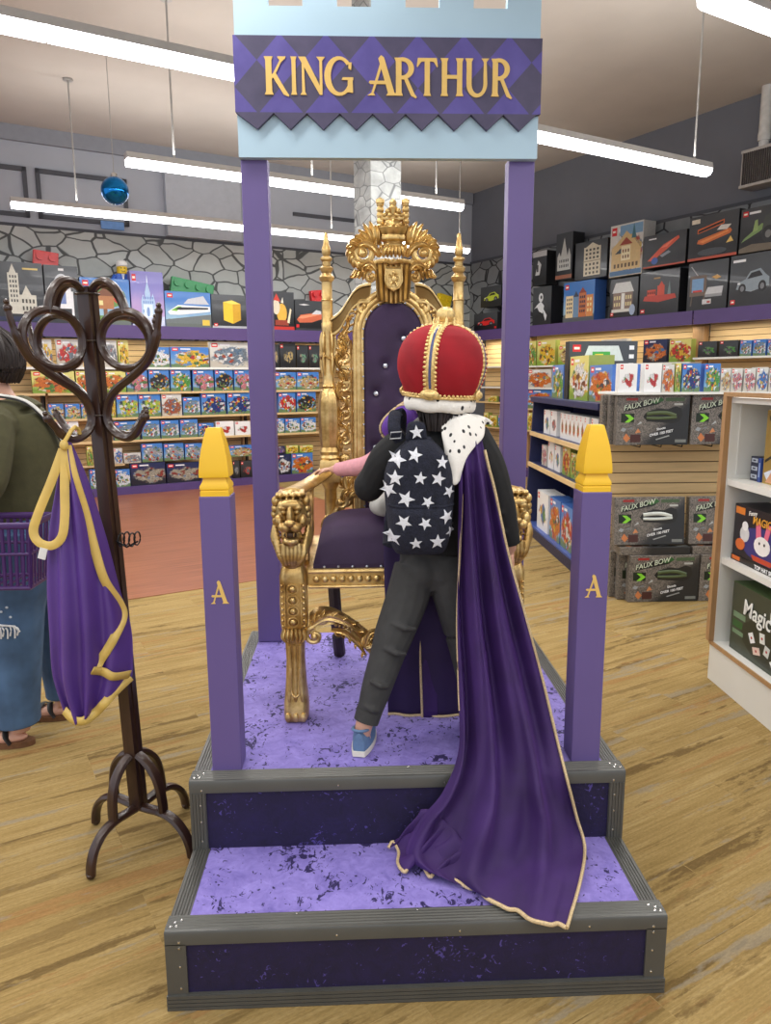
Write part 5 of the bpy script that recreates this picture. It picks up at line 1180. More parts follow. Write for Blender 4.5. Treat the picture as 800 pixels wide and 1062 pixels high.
# ---- seat
o = MB(); rows = []
SXW, SY0, SY1, SZ = .285, .715, 1.20, 1.052
for j in range(25):
    v = j / 24 * 2 - 1; row = []
    for i in range(33):
        u = i / 32 * 2 - 1; edge = (1 - abs(u) ** 5) * (1 - abs(v) ** 5); z = .935 + (SZ - .935) * max(0, edge) ** .38
        row.append((TX + u * SXW * (1 if abs(u) < 1 else 1), (SY0 + SY1) / 2 + v * (SY1 - SY0) / 2, z))
    rows.append(row)
o.grid(rows); o.box(TX - SXW, TX + SXW, SY0, SY1, .90, .936); seat = o.build('seat_cushion', PLUM, T, smooth=50)
mb = MB()
for i in range(12): mb.ball((TX - .25 + i * .0455, SY0 - .006, .928), (.0045, .004, .0045), 8)
o2 = mb.build('nail_heads', CRYS, seat); o2['kind'] = 'stuff'
mb = MB().box(TX - .30, TX + .30, .700, .73, .862, .922)
mb.tube([(TX - .30, .698, .916), (TX + .30, .698, .916)], .007, 8).tube([(TX - .30, .698, .866), (TX + .30, .698, .866)], .006, 8)
for i in range(21): mb.ball((TX - .275 + i * .0275, .699, .891), .0125, 10)
G(mb, 'seat_rail')
for sx in (-1, 1): G(MB().box(min(TX + sx * .27, TX + sx * .31), max(TX + sx * .27, TX + sx * .31), .73, 1.22, .862, .922), 'seat_rail', smooth=0)
G(MB().box(TX - .27, TX + .27, 1.20, 1.225, .862, .935), 'seat_rail', smooth=0)
MB().box(TX - .27, TX + .27, .74, 1.2, .885, .90).build('seat_bottom', DARKW, T, smooth=0)
# ---- carved apron between the front legs
mb = MB(); y = .706
for sx in (-1, 1):
    X = lambda a: TX + sx * a
    up = cr([(.300, .775), (.27, .795), (.225, .790), (.18, .765), (.14, .735), (.10, .70), (.05, .66), (0, .645)], 5); lo = cr([(.305, .700), (.28, .715), (.25, .735), (.21, .738), (.175, .715), (.145, .675), (.08, .612), (0, .595)], 5); R = []
    for (a, b), (c_, d_) in zip(up, lo):
        q = lambda f: (X(a + (c_ - a) * f), b + (d_ - b) * f)
        R.append([(q(f)[0], y + dy, q(f)[1]) for f, dy in ((0, .012), (.08, -.014), (.3, -.010), (.5, -.020), (.7, -.010), (.92, -.014), (1, .012))])
    if sx > 0: R = [r[::-1] for r in R]
    mb.rings(R)
    scroll(mb, X(.285), .705, .030, 1.3, PI / 2, -sx, y - .016, .010); scroll(mb, X(.262), .765, .020, 1.1, 0, sx, y - .018, .007)
    acanthus(mb, [(X(.29), .745), (X(.24), .772), (X(.18), .752), (X(.13), .712)], .014, y - .024, 6, -sx, .55)
    acanthus(mb, [(X(.23), .725), (X(.19), .72), (X(.15), .685), (X(.12), .64)], .010, y - .022, 5, sx, .5)
    for k, (a, b) in enumerate(((.11, .70), (.075, .675), (.04, .66))):
        scroll(mb, X(a), b - .02, .024, 1.2, PI / 2, sx * (1 if k % 2 else -1), y - .022, .008); acanthus(mb, [(X(a + .015), b - .03), (X(a), b + .015), (X(a - .028), b + .028)], .010, y - .026, 4, sx, .7)
    for k in range(6): mb.ball((X(.215 - k * .013), y - .02, .742 - k * .004), .006, 8)
    leaf(mb, [(X(.06), .62), (X(.04), .655), (X(.045), .70)], .012, y - .028, .014); leaf(mb, [(X(.03), .60), (X(.02), .65), (X(.018), .715)], .012, y - .03, .014)
G(mb, 'front_apron')
# ---- armrests: lion heads on carved cabriole legs
for sx in (-1, 1):
    lx = TX + sx * .349; ly = .715
    arm = cr([(lx, ly + .02, 1.160), (lx + sx * .004, ly + .14, 1.150), (lx - sx * .012, ly + .30, 1.140), (lx - sx * .05, ly + .42, 1.150), (TX + sx * .262, TY1 - .02, 1.168)], 6)
    G(MB().tube(arm, [(.040, .020)] * 3 + [(.036, .018)] * (len(arm) - 3), 14), 'arm_rail')
    rows_ = [(ly - .000, .945, .030, .030), (ly - .004, .925, .038, .038), (ly - .005, .905, .043, .041), (ly - .004, .880, .043, .041), (ly - .004, .82, .045, .040), (ly - .002, .75, .044, .038), (ly + .002, .715, .040, .036), (ly + .004, .690, .032, .032), (ly + .004, .62, .030, .030), (ly, .54, .034, .034), (ly - .006, .48, .040, .042), (ly - .010, .448, .041, .048), (ly - .010, .428, .039, .048), (ly - .008, .4225, .036, .044)]
    R = []
    for yc, z, a, b in rows_:
        R.append([(lx + a * (abs(math.cos(q)) ** .55) * (1 if math.cos(q) > 0 else -1), yc + b * (abs(math.sin(q)) ** .55) * (1 if math.sin(q) > 0 else -1), z) for q in [2 * PI * k / 24 + .001 for k in range(24)]])
    leg = G(MB().rings(R[::-1]), 'front_leg', smooth=50)
    mb = MB(); fy = ly - .046
    for z in (.868, .832, .796, .760):                             # rosettes down the front
        mb.ball((lx, fy - .004, z), (.010, .008, .010), 12); mb.tube([(lx + .017 * math.cos(a), fy - .002, z + .015 * math.sin(a)) for a in [2 * PI * k / 14 for k in range(14)]], .0035, 6, closed=True, up=(0, 1, 0))
    for e in (-1, 1):
        for k in range(8): mb.ball((lx + e * .034, fy + .004, .745 + k * .019), .0055, 6)
        mb.tube([(lx + e * .025, fy, .885), (lx + e * .026, fy, .745)], .003, 6)
        for k in range(3): leaf(mb, [(lx + e * (.006 + k * .012), .735), (lx + e * (.008 + k * .013), .712), (lx + e * (.004 + k * .010), .690)], .007, fy + .004, .010)
    for e in (-1, 0, 1):                                           # flutes and claws of the foot
        mb.tube(cr([(lx + e * .018, ly - .028, .675), (lx + e * .016, ly - .030, .60), (lx + e * .018, ly - .036, .54), (lx + e * .022, ly - .046, .49)], 4), [.006] * 12 + [.004], 8)
        mb.ball((lx + e * .024, ly - .052, .440), (.0125, .014, .017), 10)
    mb.tube(cr([(lx - .014, ly - .036, .60), (lx - .014, ly - .040, .525), (lx, ly - .046, .508), (lx + .014, ly - .040, .525), (lx + .014, ly - .036, .60)], 5), .0045, 8, up=(0, 1, 0))
    fix_normals(mb.build('leg_carving', GOLD, leg))
    # lion head, turned out to the front (-Y): carved masses melted together
    mb = MB(); hx, hy, hz = lx, ly - .012, 1.085; B = lambda dx, dy, dz, r: mb.ball((hx + dx, hy + dy, hz + dz), r, 16)
    B(0, .004, .02, (.052, .045, .060)); B(0, -.030, .052, (.040, .022, .018))                    # skull and brow
    B(0, -.040, .018, (.013, .026, .034)); B(0, -.064, .000, (.018, .014, .011))                    # nose bridge, nose
    for e in (-1, 1):
        B(e * .018, -.056, -.014, (.020, .020, .016)); B(e * .021, -.036, .044, (.018, .014, .009)); B(e * .036, -.026, .000, (.016, .020, .022))
        B(e * .021, -.040, .030, (.0085, .008, .0075)); B(e * .047, -.004, .060, (.014, .014, .016))  # eyes, ears
    B(0, -.040, -.060, (.026, .024, .013)); B(0, -.030, -.075, (.018, .016, .018)); B(0, -.01, -.05, (.034, .030, .030))           # lower jaw, beard
    for k in range(13):                                             # mane tufts
        a = math.radians(-20 + 220 * k / 12); B(.052 * math.cos(a), .006 + .004 * (k % 2), .018 + .062 * math.sin(a), (.013, .020, .014))
    for e in (-1, 1):
        for k in range(6): mb.tube(cr([(hx + e * (.050 - k * .002), hy + .004 - k * .006, hz - .015 - k * .012), (hx + e * (.058 - k * .004), hy - .006 - k * .006, hz - .055 - k * .010), (hx + e * (.046 - k * .006), hy - .014 - k * .004, hz - .092 - k * .010)], 4), [.010] * 6 + [.008, .006, .003], 8)
    for k in range(5): mb.tube(cr([(hx + (k - 2) * .012, hy - .034, hz - .070), (hx + (k - 2) * .012, hy - .040, hz - .105), (hx + (k - 2) * .008, hy - .034, hz - .140)], 4), [.008] * 6 + [.007, .005, .003], 8)
    B(0, .0, -.11, (.044, .040, .060))
    for k in range(9): mb.ball((hx - .040 + k * .010, hy - .012 - .010 * (k % 2), hz + .080), (.008, .016, .009), 8)
    lion = mb.build('lion_head', GOLD, T, smooth=180, mods=[('REMESH', dict(mode='VOXEL', voxel_size=.0026, use_smooth_shade=True))])
    mb = MB().ball((hx, hy - .052, hz - .040), (.021, .010, .0105), 14); mb.build('mouth', mat('dark_mouth', (58, 36, 14), .6), lion)
    mb = MB()
    for e in (-1, 1): mb.ball((hx + e * .021, hy - .047, hz + .031), (.0055, .003, .0055), 10); mb.tube([(hx + e * .012, hy - .064, hz - .030), (hx + e * .011, hy - .062, hz - .044)], [.003, .0008], 6)
    fix_normals(mb.build('eyes_and_fangs', GOLD, lion))
    G(MB().box(min(lx - .042, lx + .042), lx + .042, ly - .035, ly + .05, 1.163, 1.172), 'arm_cap', smooth=0, mods=[BEV(.004)])
    # side arm scroll between arm and seat, near the back post
    mb = MB(); sxx = TX + sx * .315
    for f, z_ in ((0, .96), (1, 1.05)):
        P_ = [(sxx, 1.16 - .045 * math.cos(a) * (1 - k / 26), z_ + .045 * math.sin(a) * (1 - k / 26)) for k, a in enumerate([2 * PI * 1.3 * k / 22 for k in range(23)])]
        mb.tube(P_, [.010 - .0002 * k for k in range(23)], 8, up=(1, 0, 0))
    mb.tube(cr([(sxx, .76, .93), (sxx, .86, .97), (sxx, .95, .955), (sxx, 1.06, 1.01), (sxx, 1.10, 1.10), (sxx, 1.18, 1.14)], 5), .014, 8)
    G(mb, 'side_scroll')
    # back legs, dark and raked
    MB().tube(cr([(TX + sx * .245, 1.235, .88), (TX + sx * .235, 1.19, .70), (TX + sx * .225, 1.21, .52), (TX + sx * .22, 1.25, .432)], 5), [(.024, .024)] * 16, 10).build('back_leg', DARKW, T)
# carved arch where the seat meets the back
mb = MB()
for sx in (-1, 1):
    X = lambda a: TX + sx * a
    mb.tube(cr([(X(.235), TY1 - .035, 1.00), (X(.19), TY1 - .04, 1.06), (X(.13), TY1 - .04, 1.085), (X(.06), TY1 - .04, 1.055), (X(.0), TY1 - .04, 1.045)], 6), (.012, .016), 8, up=(0, 1, 0))
    scroll(mb, X(.205), 1.055, .028, 1.3, PI / 2, sx, TY1 - .05, .009)
    for k in range(7): leaf(mb, [(X(.20 - k * .026), 1.062 + .012 * math.sin(k)), (X(.192 - k * .026), 1.092), (X(.176 - k * .027), 1.105 - .004 * k)], .009, TY1 - .05, .014)
    acanthus(mb, [(X(.165), 1.08), (X(.185), 1.13), (X(.175), 1.17)], .012, TY1 - .035, 4, sx, .8)
G(mb, 'seat_arch_carving')
# ---------------------------------------------------------------- people
SKIN = mat('skin', (214, 164, 140), .5, var=.06, scale=20)
HAIR = mat('dark_brown_hair', (34, 24, 21), .6, var=.35, scale=60, stretch=(4, 4, .4))
BLACKF = mat('black_jacket_cloth', (24, 25, 27), .85, var=.18, scale=40, bump=.06, bscale=160)
GREYF = mat('charcoal_sweatpants', (58, 58, 58), .9, var=.12, scale=30, bump=.08, bscale=140)
PINKF = mat('pink_knit', (224, 160, 170), .8, var=.07, scale=60, bump=.1, bscale=180)
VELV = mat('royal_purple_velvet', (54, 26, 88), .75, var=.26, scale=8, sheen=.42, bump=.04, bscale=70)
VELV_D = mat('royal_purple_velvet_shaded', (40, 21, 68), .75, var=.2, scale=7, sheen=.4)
ROPE = mat('pale_gold_cord', (206, 182, 140), .5, metal=.2, var=.22, scale=240)
LACE = mat('gold_lace', (226, 196, 130), .38, metal=.45, var=.25, scale=150)
LACEB = mat('blue_braid', (78, 88, 130), .5, var=.25, scale=120)
REDV = mat('crimson_velvet', (146, 6, 24), .8, var=.2, scale=10, sheen=.3)
def m_ermine(name, base=(236, 233, 226), scale=34, thr=.17):
    t = NT(name); co = t.mapping(t.coord(), (1, 1, .72)); v = t.node('ShaderNodeTexVoronoi'); t.put(v.inputs['Vector'], co); v.inputs['Scale'].default_value = scale; v.inputs['Randomness'].default_value = .75
    t.set(Base_Color=t.mix(t.smooth(v.outputs[0], thr, thr + .06), (.012, .012, .014, 1), lin(base)), Roughness=.95, Sheen_Weight=.3); t.bump(t.noise(t.coord(), 160, 4), .5, .004)
    return t.m
ERM = m_ermine('ermine_fur', scale=42, thr=.25)
def worn(name, lab, loc, wearer):
    o = bpy.data.objects.new(name, None); COL.objects.link(o); o.parent = wearer; o.location = Vector(loc) - ORG[wearer.name]; o.empty_display_size = .05; o['label'] = lab; ORG[o.name] = Vector(loc)
    return o
def melt(mb, name, m, parent, vox=.005, smooth=4, extra=()):
    return mb.build(name, m, parent, smooth=180, mods=[('REMESH', dict(mode='VOXEL', voxel_size=vox, use_smooth_shade=True)), ('SMOOTH', dict(factor=.5, iterations=smooth))] + list(extra))
def limb(mb, pts, rs, n=14, k=5):
    P = cr([tuple(p) + (r,) for p, r in zip(pts, rs)], k)
    return mb.tube([p[:3] for p in P], [p[3] for p in P], n)
def trunk(mb, pts, rs, n=20, k=6):
    P = cr([tuple(p) + tuple(r) for p, r in zip(pts, rs)], k)
    return mb.tube([p[:3] for p in P], [(p[3], p[4]) for p in P], n, up=(0, 1, 0))
def hand(mb, wrist, dirn, palm_n, s=1.0, curl=.5, thumb_side=1):
    """palm, four fingers and a thumb rooted at the wrist; palm_n is where the palm looks"""
    d = Vector(dirn).normalized(); pn = Vector(palm_n); pn = (pn - d * pn.dot(d)).normalized(); sd = d.cross(pn).normalized() * thumb_side; w = Vector(wrist)
    M = Matrix((sd, d, pn)).transposed()
    mb.ball(w + d * .030 * s, (.028 * s, .036 * s, .012 * s), 12, M=M)
    mb.ball(w + d * .004 * s, (.018 * s, .020 * s, .014 * s), 10, M=M)
    for k, L in enumerate((.046, .054, .050, .038)):
        o = (1.5 - k) * .0135 * s; b = w + d * .056 * s + sd * o; p1 = b + d * L * .42 * s + pn * .10 * L * s * curl; p2 = p1 + (d * (1 - curl * .6) + pn * curl) * L * .36 * s; p3 = p2 + (d * (1 - curl) + pn * curl * 1.3) * L * .28 * s
        mb.tube([w + d * .040 * s + sd * o, b, p1, p2, p3], [.0070 * s, .0072 * s, .0066 * s, .0060 * s, .0042 * s], 8)
    b = w + d * .018 * s + sd * .024 * s
    mb.tube([w + d * .012 * s + sd * .014 * s, b, b + (d * .7 + sd * .7 + pn * .25) * .022 * s, b + (d * 1.1 + sd * .7 + pn * .5) * .036 * s], [.009 * s, .0088 * s, .0078 * s, .0052 * s], 8)
def headm(mb, c, r, fwd, s=1.0):
    """skull, jaw, nose, ears, brow, lips round centre c; fwd is where the face looks"""
    f = Vector(fwd); f.z = 0; f.normalize(); sd = Vector((f.y, -f.x, 0)); up = Vector((0, 0, 1)); c = Vector(c); M = Matrix((sd, f, up)).transposed()
    mb.ball(c + up * .012 * s - f * .008 * s, (.072 * s, .088 * s, .085 * s), 20, M=M)
    mb.ball(c - up * .045 * s + f * .030 * s, (.052 * s, .055 * s, .055 * s), 16, M=M); mb.ball(c - up * .082 * s + f * .055 * s, (.024 * s, .022 * s, .018 * s), 10, M=M)
    mb.ball(c - up * .016 * s + f * .086 * s, (.011 * s, .016 * s, .013 * s), 10, M=M); mb.tube([c + up * .022 * s + f * .078 * s, c - up * .014 * s + f * .090 * s], [.006 * s, .010 * s], 8)
    mb.ball(c - up * .046 * s + f * .078 * s, (.022 * s, .010 * s, .006 * s), 10, M=M); mb.ball(c - up * .054 * s + f * .077 * s, (.018 * s, .010 * s, .006 * s), 10, M=M)
    for e in (-1, 1):
        mb.ball(c + sd * e * .028 * s + up * .022 * s + f * .072 * s, (.020 * s, .012 * s, .007 * s), 10, M=M); mb.ball(c + sd * e * .040 * s - up * .022 * s + f * .050 * s, (.022 * s, .022 * s, .022 * s), 10, M=M)
        mb.ball(c + sd * e * .074 * s - up * .008 * s - f * .008 * s, (.008 * s, .016 * s, .026 * s), 10, M=M)
    return M, f, sd, up
def eyes(parent, c, f, sd, up, s=1.0):
    mb = MB(); c = Vector(c); M = Matrix((sd, f, up)).transposed()
    for e in (-1, 1): mb.ball(c + sd * e * .028 * s + up * .008 * s + f * .071 * s, (.012 * s, .008 * s, .008 * s), 10, 0, M=M); mb.ball(c + sd * e * .028 * s + up * .008 * s + f * .0775 * s, (.005 * s, .004 * s, .005 * s), 8, 1, M=M)
    return mb.build('eyes', [ink((236, 234, 230), .2), ink((50, 34, 26), .2)], parent)
def star(cx, cz, r, rot, surf, n=5, sub=4):
    """small star laid on the surface y = surf(x, z)"""
    out = []
    pts = [((r if k % 2 == 0 else r * .42) * math.cos(rot + PI * k / n), (r if k % 2 == 0 else r * .42) * math.sin(rot + PI * k / n)) for k in range(2 * n)]
    vs = [(cx, surf(cx, cz), cz)]; fs = []
    for j in range(1, sub + 1):
        for x, z in pts: xx, zz = cx + x * j / sub, cz + z * j / sub; vs.append((xx, surf(xx, zz), zz))
    m = 2 * n
    for k in range(m): fs.append((0, 1 + k, 1 + (k + 1) % m))
    for j in range(sub - 1):
        for k in range(m): a = 1 + j * m; fs.append((a + k, a + m + k, a + m + (k + 1) % m, a + (k + 1) % m))
    return vs, fs
# ---- the child in the red crown, seen from behind, stepping off the left foot
K = thing('person', 'child seen from behind in red crown, long purple cape and grey sweatpants', 'person', (.09, .60, H2))
mb = MB()
trunk(mb, [(.085, .60, .93), (.09, .60, 1.02), (.10, .598, 1.15), (.108, .594, 1.28), (.112, .59, 1.345), (.112, .588, 1.40), (.112, .588, 1.46)], [(.070, .055), (.070, .055), (.074, .055), (.086, .056), (.070, .045), (.034, .034), (.034, .034)])
limb(mb, [(.035, .60, .95), (.0, .56, .84), (-.049, .52, .715), (-.088, .485, .61), (-.126, .468, .50), (-.128, .475, .455)], [.050, .048, .038, .036, .026, .024])
mb.ball((-.122, .50, .450), (.018, .060, .016), 12)
limb(mb, [(.130, .585, .95), (.158, .58, .84), (.190, .580, .71), (.208, .55, .60), (.222, .515, .48), (.222, .515, .455)], [.050, .048, .038, .036, .026, .024]); mb.ball((.224, .545, .450), (.018, .060, .016), 12)
limb(mb, [(.0, .585, 1.335), (-.06, .60, 1.27), (-.095, .625, 1.195), (-.065, .69, 1.205), (-.035, .745, 1.215)], [.045, .038, .030, .026, .017])
hand(mb, (-.033, .750, 1.215), (.25, .9, .1), (0, 0, -1), .85, .5, -1)
limb(mb, [(.215, .585, 1.345), (.262, .575, 1.25), (.292, .565, 1.155), (.31, .565, 1.08), (.322, .57, 1.005)], [.045, .038, .032, .028, .018])
hand(mb, (.323, .57, 1.000), (.10, .05, -1), (-1, .1, 0), .85, .5, 1)
hM = headm(mb, (.112, .592, 1.505), 1, (.12, 1, 0), 1.0)
kb = melt(mb, 'body', SKIN, K, .0042, 3); eyes(K, (.112, .592, 1.505), hM[1], hM[2], hM[3])
mb = MB()                                                            # sweatpants
trunk(mb, [(.082, .60, 1.04), (.084, .598, .985), (.086, .596, .93), (.088, .596, .89)], [(.088, .064), (.094, .066), (.094, .066), (.070, .055)]); mb.ball((.050, .570, .945), (.056, .056, .070), 14); mb.ball((.122, .572, .945), (.056, .056, .070), 14)
limb(mb, [(.038, .59, .955), (.012, .572, .865), (-.030, .535, .765), (-.052, .518, .705), (-.085, .488, .615), (-.108, .474, .545), (-.118, .468, .522)], [.066, .066, .060, .053, .046, .038, .034])
limb(mb, [(.130, .585, .955), (.152, .582, .865), (.176, .584, .765), (.190, .578, .705), (.206, .552, .615), (.216, .53, .545), (.219, .522, .522)], [.066, .062, .056, .052, .046, .038, .034])
for k, (a, b, c, r) in enumerate(((-.10, .462, .565, .034), (-.075, .47, .64, .046), (-.028, .50, .73, .054), (.0, .52, .80, .060))):      # soft cloth folds
    mb.tube([(a - r * .68, b - r * .45, c + .010), (a, b - r * .80, c), (a + r * .55, b - r * .55, c - .008)], [.006, .010, .006], 8)
o = melt(mb, 'sweatpants', GREYF, K, .0045, 3)
for p, q in (((-.108, .474, .548), (-.119, .468, .515)), ((.215, .531, .548), (.220, .520, .515))): MB().tube([p, q], [.0395, .0375], 18).build('ankle_cuff', GREYF, o)
mb = MB(); trunk(mb, [(.088, .592, 1.0), (.094, .595, 1.06), (.10, .598, 1.16), (.108, .595, 1.27), (.112, .592, 1.335), (.112, .59, 1.378)], [(.100, .068), (.102, .070), (.102, .074), (.112, .076), (.100, .064), (.050, .048)])   # jacket
limb(mb, [(.02, .585, 1.335), (-.045, .595, 1.285), (-.082, .615, 1.225), (-.102, .632, 1.195), (-.075, .685, 1.203), (-.045, .733, 1.212)], [.060, .054, .048, .046, .038, .030])
limb(mb, [(.198, .585, 1.345), (.250, .575, 1.265), (.286, .566, 1.165), (.306, .565, 1.09), (.320, .568, 1.025)], [.060, .052, .043, .037, .032])
for a, b, c in ((.272, .532, 1.20), (.285, .528, 1.13), (.298, .532, 1.07), (-.07, .575, 1.23)): mb.tube([(a - .032, b + .02, c + .012), (a, b - .002, c), (a + .034, b + .02, c - .012)], [.004, .008, .004], 8)
melt(mb, 'jacket', BLACKF, K, .0048, 3)
CANV = mat('blue_canvas_shoe', (96, 124, 160), .8, var=.1, scale=50, bump=.1, bscale=220); SOLEW = mat('cream_shoe_sole', (226, 220, 202), .6, var=.05)
def shoe(x, y, z, yawd, L=.175):
    A = math.radians(yawd); M = Matrix.Translation((x, y, z)) @ Matrix.Rotation(A, 4, 'Z')
    def outl(f): return .030 * (math.sin(PI * min(1, max(0, f * .86 + .10))) ** .5) * (1 + .10 * f)
    fs_ = [k / 14 for k in range(15)]
    R = [[(a * outl(f) * (1.06), -.002 + f * L, zz) for a, zz in ((-1, .0), (-1.02, .008), (-1, .016), (1, .016), (1.02, .008), (1, .0))] for f in fs_]
    s_ = fix_normals(MB().rings(R).xf(M).build('sole', SOLEW, K, smooth=40))
    R = []
    for f in fs_:
        h = (.064 - .004 * math.cos(f * 9)) if f < .42 else .064 * max(0, 1 - (f - .42) / .58) ** .8 + .018 * min(1, (1 - f) * 6)
        w_ = outl(f); R.append([(w_ * math.cos(q) * (1 if math.sin(q) < .6 else .9), .002 + f * (L - .006), .012 + max(.012, h) * max(0, math.sin(q)) ** .7) for q in [PI * k / 12 for k in range(13)]])
    u_ = fix_normals(MB().rings(R).xf(M).build('shoe_upper', CANV, K, smooth=60))
    MB().tube([(a * .024, .034 + .030 * b, .072 - .006 * b) for a, b in [(math.cos(q), math.sin(q)) for q in [2 * PI * k / 18 for k in range(18)]]], .0045, 8, closed=True).xf(M).build('ankle_collar', CANV, u_)
shoe(-.142, .428, H2 + .0018, -12); shoe(.222, .478, H2 + .0018, 4)
mb = MB()                                                            # long dark hair below the crown
for k in range(84):
    a = math.radians(-168 + 156 * ((k * .618) % 1) ) ; rr = .058 + .016 * rnd.random(); x0, y0 = .112 + rr * math.cos(a), .588 + rr * 1.05 * math.sin(a)
    ln = .19 + .07 * rnd.random() - .05 * abs(math.cos(a)); w_ = rnd.uniform(-.012, .012); pull = .62
    if x0 < .148: ln = min(ln, .115)
    P = cr([(.112 + .06 * math.cos(a), .588 + .06 * math.sin(a), 1.525), (x0, y0, 1.485), (x0 + w_, y0 - .004, 1.485 - ln * .40), (.104 + (x0 - .112) * pull + w_, .585 + (y0 - .585) * .92 - .012, 1.485 - ln)], 5)
    m_ = len(P); mb.tube(P, [(.010 * (1 - .75 * (q / (m_ - 1)) ** 2), .006 * (1 - .6 * q / (m_ - 1))) for q in range(m_)], 6)
mb.ball((.112, .588, 1.525), (.084, .098, .075), 18)
mb.build('hair', HAIR, K)
# ---- red crown
CR_ = worn('crown', 'puffed crimson velvet crown with gold lace bands and ermine rim', (.108, .588, 1.45), K)
cx, cy = .108, .588; tilt = Matrix.Translation((cx, cy, 1.45)) @ Matrix.Rotation(.055, 4, 'Y') @ Matrix.Rotation(.05, 4, 'X') @ Matrix.Translation((-cx, -cy, -1.45)); A0 = math.radians(248)
def crown_r(z):                                                      # outline of the puffed cap
    pr = [(1.468, .101), (1.485, .110), (1.51, .121), (1.54, .129), (1.565, .131), (1.59, .128), (1.615, .119), (1.64, .100), (1.657, .074), (1.667, .045), (1.67, .018)]
    for (a, b), (c, d) in zip(pr, pr[1:]):
        if z <= c: return b + (d - b) * (z - a) / (c - a)
    return pr[-1][1]
zs = [1.468 + (1.6695 - 1.468) * (1 - (1 - k / 26) ** 1.6) for k in range(27)]
def cap_pt(a, z, off=0.0):
    r = crown_r(z); d = abs((a - A0 + PI / 4) % (PI / 2) - PI / 4); r = r * (1 - .085 * math.exp(-(d / .17) ** 2)) + off
    r *= 1 + .012 * math.sin(a * 11 + z * 60) * math.exp(-((z - 1.5) / .05) ** 2)
    return (cx + r * math.cos(a), cy + r * .98 * math.sin(a), z)
MB().rings([[cap_pt(2 * PI * k / 96, z) for k in range(96)] for z in zs]).xf(tilt).build('velvet_cap', REDV, CR_, smooth=180)
for q in range(4):
    a = A0 + q * PI / 2; P = [cap_pt(a, z, .003) for z in zs]
    b = MB().tube(P, [(.0145, .004)] * len(P), 10, up=(math.cos(a), math.sin(a), .01)).xf(tilt).build('lace_band', LACE, CR_)
    MB().tube([cap_pt(a, z, .006) for z in zs], [(.0045, .003)] * len(P), 8, up=(math.cos(a), math.sin(a), .01)).xf(tilt).build('blue_braid', LACEB, CR_)
    mb = MB(); dense = cr([cap_pt(a, z, .004) for z in zs], 3); acc = 0
    for k in range(1, len(dense)):
        acc += (Vector(dense[k]) - Vector(dense[k - 1])).length
        if acc > .0105:
            acc = 0; t_ = Vector((-math.sin(a), math.cos(a), 0))
            for e in (-1, 1): mb.ball(Vector(dense[k]) + t_ * e * .0155, (.0058, .0058, .0050), 6)
    mb.xf(tilt).build('lace_scallops', LACE, CR_)['kind'] = 'stuff'
    mb = MB(); px, py = cx + .112 * math.cos(a), cy + .110 * math.sin(a); M = Matrix.Rotation(a + PI / 2, 4, 'Z')
    mb.ball((px, py, 1.476), (.028, .007, .016), 16, M=M); mb.ball((px + .006 * math.cos(a), py + .006 * math.sin(a), 1.477), (.019, .006, .010), 14, M=M); mb.xf(tilt).build('oval_badge', LACE, CR_)
mb = MB(); mb.tube([(cx + .106 * math.cos(a), cy + .104 * math.sin(a), 1.468) for a in [2 * PI * k / 60 for k in range(60)]], .0045, 8, closed=True)
for k in range(56): a = 2 * PI * k / 56; mb.ball((cx + .109 * math.cos(a), cy + .107 * math.sin(a), 1.474), .0048, 6)
mb.xf(tilt).build('rim_lace', LACE, CR_)['kind'] = 'stuff'
MB().rings([[(cx + (.093 + .013 * math.cos(b)) * math.cos(a), cy + (.093 + .013 * math.cos(b)) * .98 * math.sin(a), 1.447 + .021 * math.sin(b) + .002 * math.sin(a * 7)) for b in [2 * PI * q / 12 for q in range(12)]] for a in [2 * PI * k / 60 for k in range(60)]], close=True).xf(tilt).build('ermine_rim', ERM, CR_, smooth=180)
mb = MB().lathe([(.012, 1.662), (.022, 1.668), (.018, 1.676), (.024, 1.686), (.026, 1.698), (.022, 1.710), (.012, 1.717), (.004, 1.719)], (cx, cy, 0), 20, lobes=8, amp=.06)
for k in range(8): a = 2 * PI * k / 8; leaf_ = mb.tube([(cx + .016 * math.cos(a), cy + .016 * math.sin(a), 1.668), (cx + .034 * math.cos(a), cy + .034 * math.sin(a), 1.672), (cx + .032 * math.cos(a), cy + .032 * math.sin(a), 1.690)], [.005, .006, .002], 6)
mb.xf(tilt).build('orb', LACE, CR_)
# ---- backpack of navy plush with white stars
BPX, BPZ = .042, 1.185
def bp_half(z):                                                      # half width by height
    f = (z - 1.02) / (1.352 - 1.02); return .106 * (1 - max(0, (f - .55) / .45) ** 2.6 * .72) * min(1, (max(0, f) + .02) ** .12 * 1.02)
def bp_y(x, z):
    h = bp_half(min(max(z, 1.021), 1.351)); u = min(1, abs(x - BPX) / h); f = min(1, max(0, (z - 1.018) / (1.356 - 1.018))); w_ = abs(f * 2 - 1)
    d = .096 * max(0, 1 - u ** 4.5) ** .5 * max(0, 1 - w_ ** 5) ** .45
    if z < 1.165: d += .016 * max(0, 1 - u ** 6) * min(1, (1.165 - z) / .012)
    return .512 - d
B = thing('backpack', 'plush navy backpack with white stars on the child in the red crown', 'backpack', (BPX, .5, 1.02))
NAVYP = mat('navy_plush', (30, 33, 48), .95, var=.35, scale=70, sheen=.2, bump=.7, bscale=220); STARW = mat('white_plush_star', (226, 228, 234), .95, var=.08, scale=90, bump=.5, bscale=220)
rows = []
for j in range(41):
    z = 1.0185 + (1.3555 - 1.0185) * j / 40; h = bp_half(min(max(z, 1.021), 1.351)); rows.append([(BPX + (k / 32 * 2 - 1) * h, bp_y(BPX + (k / 32 * 2 - 1) * h, z), z) for k in range(33)])
